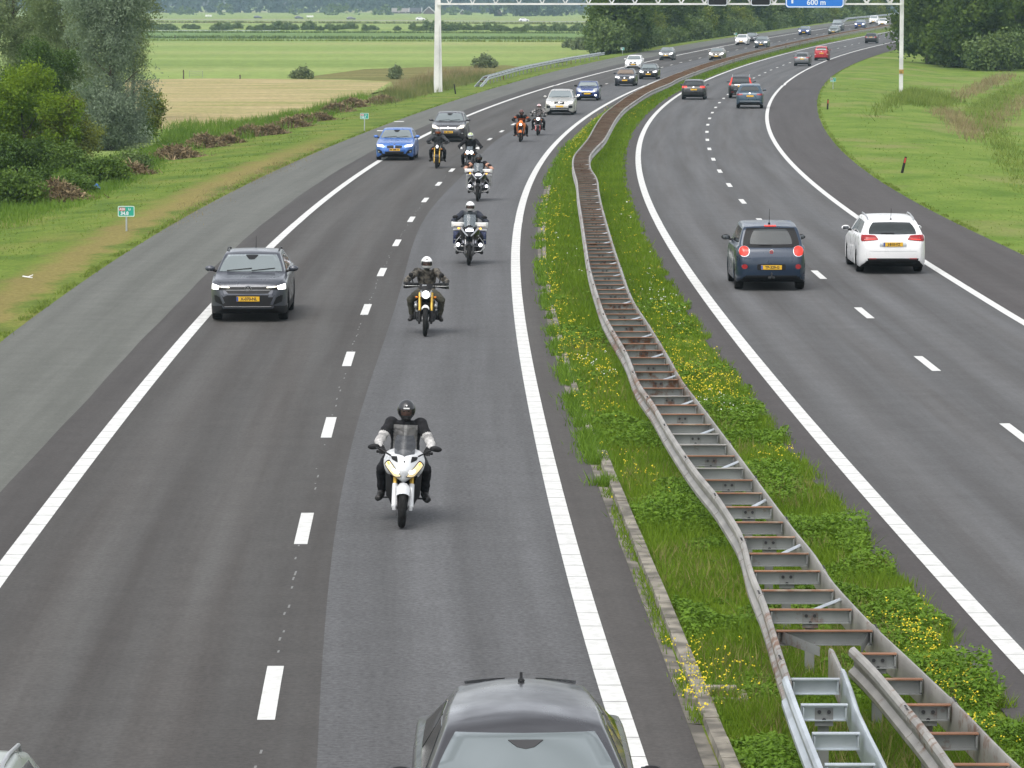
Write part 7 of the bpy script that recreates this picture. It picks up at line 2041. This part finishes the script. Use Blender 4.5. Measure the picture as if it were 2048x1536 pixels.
CL_BLK = cloth('black_cloth', (.014, .014, .016)); CL_PANT = cloth('black_trousers', (.012, .012, .014)); CL_BOOT = mat('boot_leather', (.018, .017, .017), .5)
CL_GREY = cloth('grey_jacket', (.24, .235, .23)); CL_WHITE = cloth('pale_jacket_panel', (.42, .41, .40), .25); CL_OLIVE = cloth('olive_trousers', (.052, .050, .036)); CL_DNAVY = cloth('navy_jacket', (.020, .024, .036)); CL_VGREY = cloth('blue_grey_jacket', (.060, .070, .080))
CL_CAMO = mat('camouflage_shirt', (.030, .027, .022), .9, var=.3, vscale=13, var_col=(.125, .112, .092), vdetail=1)
CL_ORG = cloth('orange_panel', (.30, .07, .022)); CL_CHAR = cloth('charcoal_jacket', (.035, .038, .042)); CL_PLAID = mat('patterned_jacket', (.02, .02, .02), .9, var=.3, vscale=16, var_col=(.35, .33, .32), vdetail=1)
H_BLK = mat('helmet_black', (.020, .021, .023), .4, coat=.3); H_WHT = mat('helmet_white', (.74, .74, .73), .2, coat=.6); H_RED = mat('helmet_red', (.35, .03, .05), .3, coat=.6); H_GRN = mat('helmet_lime', (.32, .42, .10), .3, coat=.4); H_DRK = mat('helmet_dark_grey', (.055, .055, .055), .4, coat=.3); H_BRN = mat('helmet_maroon', (.10, .025, .018), .3, coat=.5)
V_ORG = clear_mat('amber_visor', (.20, .045, .01), .8)
def std_fn(jacket=0, pants=1, boots=2, skin=3, armfn=None, torsofn=None):
    def f(reg, q, a):
        if reg == 'head': return skin
        if reg == 'foot': return boots
        if reg == 'leg': return pants
        if reg == 'arm' and armfn: return armfn(q, a)
        if reg == 'torso' and torsofn: return torsofn(q)
        return jacket
    return f
def hero_arm(q, a): return 0 if a < .36 else 5 if a < .42 else 4 if a < .48 else (5 if q.y < .10 or abs(q.x) > .36 else 4) if a < .84 else 0
def hero_torso(q): return 4 if (q.z < 1.33 and abs(q.x) < .165 and q.y < .36 and abs(q.x) > .016) else 5 if (q.z < 1.33 and abs(q.x) <= .016 and q.y < .36) else 0
def bike_at(px, py):
    P = G(px, py); h = heading('LD', P.y + 1)
    # front tyre contact is 0.73 m ahead of the origin
    return (P.x - math.sin(h) * .73, P.y + math.cos(h) * .73, ramp(P.y) + .004), h
W_PAINT, K_PAINT = PC['white'], PC['black']
W_SIL = paint('pearl_white', (.60, .61, .62), .15)
B1 = dict(kind='sport', paint=W_SIL, bar=(.33, -.24, .985), slider_m=W_SIL, slider=.52, slider_r=.040, fender=W_SIL, mirror=(.43, -.44, 1.075), mirror_base=(.19, -.56, .975), mirror_r=(.085, .03, .042), fork_x=.115, signals=False, exhaust='low', exh_m=M_BLK, tube_r=.030, head_z=.86)
B2 = dict(kind='scrambler', paint=K_PAINT, bar=(.40, -.24, 1.08), fender=M_WHT, fender_arc=(62, 125), mirror=(.335, -.30, 1.30), mirror_base=(.28, -.26, 1.10), mirror_r=(.052, .02, .052), guards=M_BLK, guard_stripe=True, spokes=18, slider=.38, slider_m=M_BLK, tube_r=.034, slider_r=.034, fork_x=.13, Rf=.33, wf=.105, wr=.15, eng_w=.50, exhaust='high', signal=(.20, -.46, .83), tank=K_PAINT)
ADV = dict(kind='adventure', bar=(.41, -.24, 1.11), guards=M_WHT, mirror=(.40, -.30, 1.31), mirror_base=(.33, -.26, 1.13), mirror_r=(.085, .028, .045), boxer=True, crash_bars=True, Rf=.325, wf=.12, wr=.17, fork=M_ALU, slider_m=M_BOLT, tube_r=.025, signal=(.30, -.42, 1.0), signal_m=M_TURN, fender_arc=(50, 140), tank_z=.90, spokes=18)
B3 = dict(ADV, paint=K_PAINT, beak=M_SILV, side=K_PAINT, pannier=paint('pannier_navy', (.02, .03, .09), .4), pannier_lid=M_ALU)
B4 = dict(ADV, paint=K_PAINT, beak=M_SILV, side=K_PAINT, pannier=mat('pannier_grey', (.22, .225, .22), .5), pannier_lid=M_ALU)
B5 = dict(kind='twin', paint=PC['dkgrey'], bar=(.38, -.24, 1.05), mirrors=False, fork=M_BOLT, side=K_PAINT, fender=K_PAINT, signal_m=M_ORG)
B6 = dict(kind='naked', paint=K_PAINT, bar=(.39, -.26, 1.07), mirror=(.42, -.30, 1.17), mirror_r=(.05, .02, .035), fork=M_GOLD, slider_m=M_GOLD, slider=.2, slider_r=.029, tube_r=.027, fork_x=.11, fender=K_PAINT, lamp_z=.95, lamp_r=.045, lamp_rz=.065)
ORA = paint('vivid_orange', (.62, .15, .012), .1)
B7 = dict(kind='naked', paint=ORA, bar=(.37, -.26, 1.06), mirror=(.42, -.32, 1.15), mirror_base=(.30, -.28, 1.08), mirror_r=(.055, .02, .035), fork=M_BOLT, fender=ORA, nose=ORA, cowls=ORA, rim=ORA, frame=ORA, lamp_z=.90, lamp_r=.07, lamp_rz=.05, wr=.19)
REDP = paint('deep_red', (.28, .02, .02), .2)
B8 = dict(kind='scrambler', paint=REDP, bar=(.36, -.24, 1.04), mirror=(.42, -.28, 1.22), mirror_r=(.055, .02, .04), fork=M_BOLT, slider_m=REDP, fender=K_PAINT, frame=REDP, tank=REDP, spokes=6, fork_x=.11)
RIDERS = [
 (803, 1056, -.0, .045, B1, 'white half-faired motorcycle with two slanted warm headlights and gold fork tubes',
  dict(mats=[CL_BLK, CL_PANT, CL_BOOT, M_SKIN, CL_GREY, CL_WHITE], fn=std_fn(armfn=hero_arm, torsofn=hero_torso), helmet=H_BLK, helmet_fn=lambda p, t: 0, helmet_text=True, sh_z=1.37, sh_y=.21, head_y=.12, nod=.14, bulk=1.06, elbow=.04, sh_w=.205),
  'rider in grey and black jacket with white sleeves and matt black helmet, leading the group'),
 (850, 673, .0, .02, B2, 'black scrambler with round headlight, golden fork tubes and black hand guards',
  dict(mats=[CL_CAMO, CL_OLIVE, CL_BOOT, M_SKIN], fn=std_fn(), helmet=H_WHT, helmet_fn=lambda p, t: 0, sh_z=1.36, sh_y=.26, head_y=.17, nod=.02, elbow=.05, knee_x=.34, sh_w=.20),
  'rider in a camouflage shirt, olive trousers and white helmet on the scrambler'),
 (937.5, 531, .0, .02, B3, 'adventure motorcycle with navy side panniers, white hand guards and two bright lower lamps',
  dict(mats=[CL_DNAVY, CL_PANT, CL_BOOT, M_SKIN, CL_VGREY], fn=std_fn(torsofn=lambda q: 4), helmet=H_WHT, helmet_fn=lambda p, t: 0, sh_z=1.40, sh_y=.26, head_y=.18, nod=.02, sh_w=.205),
  'rider in a dark blue jacket and white helmet behind a clear windscreen'),
 (955, 403, .0, .02, B4, 'adventure motorcycle with grey side panniers and tall windscreen ridden by a bare-armed rider',
  dict(mats=[CL_BLK, CL_PANT, CL_BOOT, M_SKIN], fn=std_fn(armfn=lambda q, a: 3 if a > .22 else 0), helmet=H_BLK, helmet_fn=lambda p, t: 0, sh_z=1.38, sh_y=.28, head_y=.2, nod=.05, bulk=1.1, sh_w=.215, elbow=.09, glove=M_SEAT),
  'rider with bare tanned arms, black vest and black helmet'),
 (938, 349, .0, .02, B5, 'motorcycle with two round headlights side by side, partly hidden by the adventure bike',
  dict(mats=[CL_BLK, CL_PANT, CL_BOOT, M_SKIN], fn=std_fn(), helmet=H_WHT, helmet2=H_GRN, helmet_fn=lambda p, t: 1 if (p > .45 and abs(math.sin(3 * t)) > .5) or p < -.6 else 0, sh_z=1.42, sh_y=.22, head_y=.10, nod=.12, bulk=1.12, sh_w=.215, elbow=.10, glove=M_WHT, visor=clear_mat('light_visor', (.2, .24, .26), .6)),
  'rider in a plain black jacket with white gloves and a white and lime helmet'),
 (873, 337, .0, .02, B6, 'black naked motorcycle with long golden fork and one small bright lamp',
  dict(mats=[CL_CHAR, CL_PANT, CL_BOOT, M_SKIN], fn=std_fn(), helmet=H_DRK, helmet_fn=lambda p, t: 0, sh_z=1.38, sh_y=.24, head_y=.16, visor=V_ORG, elbow=.08),
  'rider in charcoal jacket and dark helmet with amber visor, near the dark grey hatchback'),
 (1040, 284, .0, .03, B7, 'orange naked motorcycle with orange mudguard and side panels',
  dict(mats=[CL_BLK, CL_PANT, CL_BOOT, M_SKIN, CL_ORG], fn=std_fn(armfn=lambda q, a: 4 if .3 < a < .44 else 0, torsofn=lambda q: 4 if (1.12 < q.z < 1.2 and q.y < .4) else 0), helmet=H_BRN, helmet_fn=lambda p, t: 0, sh_z=1.34, sh_y=.18, head_y=.05, nod=.15, elbow=.09),
  'rider in a black and orange jacket and maroon helmet on the orange motorcycle'),
 (1075, 271, .0, .03, B8, 'dark red motorcycle with one large round lit headlight, last of the group',
  dict(mats=[CL_PLAID, CL_PANT, CL_BOOT, M_SKIN], fn=std_fn(), helmet=H_WHT, helmet2=H_RED, helmet_fn=lambda p, t: 1 if abs(t) < .35 and p > .2 or abs(abs(t) - 1.2) < .3 else 0, sh_z=1.38, sh_y=.22, head_y=.12, elbow=.08),
  'rider in patterned black and white jacket and white and red helmet, last of the group'),
]
for px, py, dh, lean, bk, bl, rd, rl in RIDERS:
    loc, h = bike_at(px, py)
    make_bike(bl, bk, loc, h + dh, lean)
    make_rider(rl, rd, loc, h + dh, lean, bk)
# ---------------------------------------------------------------- grass, weeds and flowers of the median
GR_MED = leaf_mat('median_blade', (.095, .175, .010), (.195, .295, .024), .8, .42)
GR_WEED = leaf_mat('median_weed', (.075, .155, .010), (.165, .280, .026), .7, .3)
GR_DRYB = leaf_mat('dry_blade', (.16, .15, .05), (.26, .23, .09), .8, .2)
FL_Y = mat('yellow_flower', (.56, .45, .008), .7); FL_W = mat('white_flower', (.66, .66, .60), .7)
GR_VL = leaf_mat('verge_blade', (.120, .185, .026), (.190, .245, .050), .8, .35)
rngm = np.random.default_rng(21)
def noise2(x, y, s, k=0.0):
    # smooth value noise, three octaves, stretched along the road
    out = np.zeros(np.shape(x)); amp = .55
    for o_ in range(3):
        a, b = np.asarray(x) * s * 1.1 * 2.1 ** o_ + k * 7.3, np.asarray(y) * s * .75 * 2.1 ** o_ + k * 3.1
        i, j = np.floor(a), np.floor(b); f, g = a - i, b - j; f, g = f * f * (3 - 2 * f), g * g * (3 - 2 * g)
        h = lambda p, q: np.modf(np.abs(np.sin(p * 127.1 + q * 311.7 + o_ * 17.7) * 43758.5453))[0]
        out += amp * ((h(i, j) * (1 - f) + h(i + 1, j) * f) * (1 - g) + (h(i, j + 1) * (1 - f) + h(i + 1, j + 1) * f) * g); amp *= .5
    return np.clip((out - .2) / .56, 0, 1)
def med_points(n, y0, y1, side=None, edge=0.0):
    """random spots on the median, denser near the camera"""
    u = rngm.random(n); y = 1 / (1 / y0 + u * (1 / y1 - 1 / y0))
    a = np.interp(y, YG, LX['edgeL']) + np.where(y < 58, .34, .26) - edge; b = np.interp(y, YG, LX['edgeR']) + edge * .5
    wob = .18 * np.sin(y * 1.7) + .12 * np.sin(y * 4.1 + 1)
    b = b + wob * .6
    x = a + (b - a) * rngm.random(n)
    return x, y
def add_blades(name, x, y, h, w, m, lean=.35, z0=-.02):
    z = np.array([ramp(v) for v in y]) + z0
    V, F = blades(len(x), x, y, z, 1.0, w, rngm, lean)
    base_ = np.repeat(z, 3); V[:, 2] = base_ + (V[:, 2] - base_) * np.repeat(h, 3)
    dx = V.reshape(-1, 3, 3)
    mid = (dx[:, 0] + dx[:, 1]) / 2; dx[:, 2, :2] = mid[:, :2] + (dx[:, 2, :2] - mid[:, :2]) * h[:, None]
    tint = np.clip(.45 + .4 * (noise2(x, y, .9) - .5) + .45 * (rngm.random(len(x)) - .5), 0, 1)
    o = np_mesh(name, dx.reshape(-1, 3), F, [m], tint); return tag(o, kind='stuff')
x, y = med_points(150000, 29, 170); hh = .05 + .11 * noise2(x, y, 1.1, 2) * (.6 + .8 * rngm.random(len(x)))
add_blades('median_grass', x, y, hh, np.clip(.010 + .00016 * y, 0, .03), GR_MED)
x, y = med_points(60000, 80, 560); add_blades('median_grass', x, y, np.full(len(x), .15), np.clip(.0004 * y, .03, .14), GR_MED)
x, y = med_points(16000, 29, 150); k = noise2(x, y, .7, 5) > .55; add_blades('dry_grass', x[k], y[k], np.full(k.sum(), .19), np.full(k.sum(), .013), GR_DRYB, .5)
# leafy weeds in clumps
def weeds(n, y0, y1, thr, kk, size, h):
    x, y = med_points(n, y0, y1); k = noise2(x, y, .62, kk) > thr; x, y = x[k], y[k]; n = len(x)
    z = rngm.random(n) ** .7 * h * (noise2(x, y, .62, kk) - thr) / (1 - thr + .01) * 1.6 + .01
    c = np.stack([x, y, z + np.array([ramp(v) for v in y])], 1)
    u = rngm.normal(size=(n, 3)); u[:, 2] *= .45; u /= np.linalg.norm(u, axis=1)[:, None]; v = np.cross(u, rngm.normal(size=(n, 3)) * .4 + np.array([0, 0, 1.0])); v /= np.linalg.norm(v, axis=1)[:, None]
    s = size * (.5 + rngm.random(n)) * (1 + y / 90); a, b = u * s[:, None] * .5, v * s[:, None] * .24
    V = np.stack([c - a, c + b, c + a, c - b], 1).reshape(-1, 3)
    return tag(np_mesh('weeds', V, np.arange(4 * n).reshape(n, 4), [GR_WEED], np.clip(.5 + .5 * (rngm.random(n) - .5) + .4 * (noise2(x, y, 1.4) - .5), 0, 1)), kind='stuff')
weeds(190000, 29, 90, .42, 1.7, .042, .20)
# flowers
def flowers(name, spots, n, m, seed, size=.017, h=.19, dens=.85):
    rng = np.random.default_rng(seed); C = []
    for (px, py, sx, sy, k) in spots:
        q = G(px, py, .15); k = max(4, int(k * dens)); c = rng.normal(size=(k, 2)) * np.array([sx, sy]); yy = q.y + c[:, 1]
        xx = q.x + c[:, 0] + np.interp(yy, YG, LX['edgeL']) - lx('edgeL', q.y); ok = (xx > np.interp(yy, YG, LX['edgeL']) + .02) & (xx < np.interp(yy, YG, LX['edgeR']) - .02) & ~((xx > np.interp(yy, YL_, XL_) - .06) & (xx < np.interp(yy, YR_, XR_) + .06))
        C.append(np.stack([xx, yy, np.full(k, ramp(q.y))], 1)[ok])
    C = np.concatenate(C); n = len(C); C[:, 2] += h * (.55 + .6 * rng.random(n))
    k = 3; c = np.repeat(C, k, 0) + rng.normal(size=(n * k, 3)) * np.array([.03, .03, .015]); n = n * k
    nr = rng.normal(size=(n, 3)) * .5 + np.array([0, -.5, 1]); u = np.cross(nr, rng.normal(size=(n, 3))); u /= np.linalg.norm(u, axis=1)[:, None]; v = np.cross(nr, u); v /= np.linalg.norm(v, axis=1)[:, None]
    s = size * (.6 + .8 * rng.random(n)) * (1 + c[:, 1] / 190); a, b = u * s[:, None] * .5, v * s[:, None] * .5
    V = np.stack([c - a, c + b, c + a, c - b], 1).reshape(-1, 3)
    o = tag(np_mesh(name, V, np.arange(4 * n).reshape(n, 4), [m]), kind='stuff')
    st = C; V2, F2 = blades(len(st), st[:, 0], st[:, 1], st[:, 2] - h * .8, h * .8, .012, rng, .12, .1)
    tag(np_mesh('flower_stems', V2, F2, [GR_MED], rng.random(len(st))), kind='stuff')
flowers('yellow_flowers', [(1385, 1340, .22, .8, 110), (1345, 1375, .18, .5, 60), (1440, 1300, .25, .7, 25), (1620, 1270, .2, .3, 12), (1500, 1380, .3, .5, 14), (1830, 1250, .25, .9, 90), (1870, 1300, .2, .9, 70), (1900, 1350, .2, .7, 50), (1925, 1385, .15, .6, 30), (1960, 1440, .15, .6, 24),
        (1245, 925, .35, 1.4, 22), (1270, 960, .3, 1, 16), (1190, 790, .35, 1.8, 60), (1185, 720, .4, 2.5, 90), (1150, 670, .3, 3, 70), (1215, 730, .2, 2, 40), (1120, 600, .2, 4, 60), (1105, 560, .15, 5, 60), (1125, 655, .2, 4, 40), (1400, 750, .35, 2.0, 130), (1430, 780, .35, 1.6, 110), (1385, 720, .4, 2.5, 90), (1350, 680, .5, 4, 80), (1330, 640, .4, 4, 50),
        (1545, 910, .2, .8, 26), (1570, 900, .15, .5, 14), (1495, 800, .15, .6, 14), (1310, 600, .4, 6, 50), (1095, 470, .2, 9, 60), (1115, 420, .3, 8, 60), (1090, 390, .2, 9, 50), (1150, 300, .3, 14, 90), (1140, 290, .3, 16, 70), (1185, 250, .3, 20, 80), (1270, 215, .4, 18, 90), (1260, 225, .4, 14, 60), (1250, 400, .5, 14, 30), (1250, 480, .5, 10, 40)], 0, FL_Y, 51)
flowers('white_flowers', [(1440, 800, .3, 1.2, 16), (1460, 815, .2, .8, 10), (1190, 715, .3, 1.5, 16), (1330, 600, .3, 3, 22), (1320, 590, .3, 4, 16), (1145, 525, .3, 6, 16), (1205, 740, .3, 1.5, 10), (1275, 440, .3, 6, 12)], 0, FL_W, 52, .018, .2)
# weeds creeping over the gutter and the pavement edges
def edge_tufts(name, ln, off, n, y0, y1, m, seed, h, spread=.14):
    rng = np.random.default_rng(seed); u = rng.random(n); y = 1 / (1 / y0 + u * (1 / y1 - 1 / y0)); k = noise2(y, y * .3, .9, seed) > .45; y = y[k]; n = len(y)
    x = np.interp(y, YG, LX[ln]) + off + rng.normal(size=n) * spread
    z = np.array([ramp(v) for v in y]) - .02; hh = h * (.4 + .9 * rng.random(n))
    V, F = blades(n, x, y, z, 1.0, np.clip(.00035 * y, .016, .09), rng, .4); d = V.reshape(-1, 3, 3); b0 = (d[:, 0] + d[:, 1]) / 2; d[:, 2] = b0 + (d[:, 2] - b0) * hh[:, None]
    return tag(np_mesh(name, d.reshape(-1, 3), F, [m], rng.random(n)), kind='stuff')
edge_tufts('gutter_weeds', 'edgeL', .10, 2600, 36, 62, GR_MED, 61, .10, .05)
edge_tufts('gutter_weeds', 'edgeL', .12, 24000, 54, 190, GR_WEED, 62, .16, .11)
edge_tufts('edge_grass', 'edgeR', .0, 14000, 30, 260, GR_MED, 63, .13, .08)
edge_tufts('edge_grass', 'shR', .14, 5000, 100, 420, GR_VL, 64, .07, .08)
edge_tufts('edge_grass', 'shL', -.16, 6000, 70, 420, GR_VL, 65, .08, .08)
# mown verge texture: short blades scattered over both verges
def verge_blades(side, n, y0, y1, d0, d1, h, m, seed):
    rng = np.random.default_rng(seed); u = rng.random(n); y = 1 / (1 / y0 + u * (1 / y1 - 1 / y0)); d = d0 + (d1 - d0) * rng.random(n)
    x = np.interp(y, YG, LX['shL' if side < 0 else 'shR']) + side * d; k = noise2(x, y, .5, seed) > .35; x, y = x[k], y[k]; n = len(x)
    z = np.array([ground_z(a, b) for a, b in zip(x, y)]) - .02
    V, F = blades(n, x, y, z, h, np.clip(.0004 * y, .03, .12), rng, .5)
    tint = np.clip(noise2(x, y, .8) * .7 + .4 * rng.random(n) - .05, 0, 1)
    return tag(np_mesh('verge_tufts', V, F, [m], tint), kind='stuff')
verge_blades(-1, 9000, 70, 330, 2.2, 8, .07, GR_VL, 71); verge_blades(1, 7000, 95, 330, .3, 14, .06, GR_VL, 72)
# ---------------------------------------------------------------- summer haze over the polder
hz = MB(); hz.box((0, 1720, 18.4), (2600, 3560, 40.0), 0)
hm_ = bpy.data.materials.new('haze_air'); hm_.use_nodes = True; ht = hm_.node_tree; ht.nodes.clear()
ho_ = ht.nodes.new('ShaderNodeOutputMaterial'); hv = ht.nodes.new('ShaderNodeVolumePrincipled')
hv.inputs['Color'].default_value = (.60, .84, .96, 1); hv.inputs['Density'].default_value = .00013; hv.inputs['Anisotropy'].default_value = .1
ht.links.new(hv.outputs['Volume'], ho_.inputs['Volume'])
o = hz.build('haze', hm_, smooth=0); tag(o, kind='stuff')
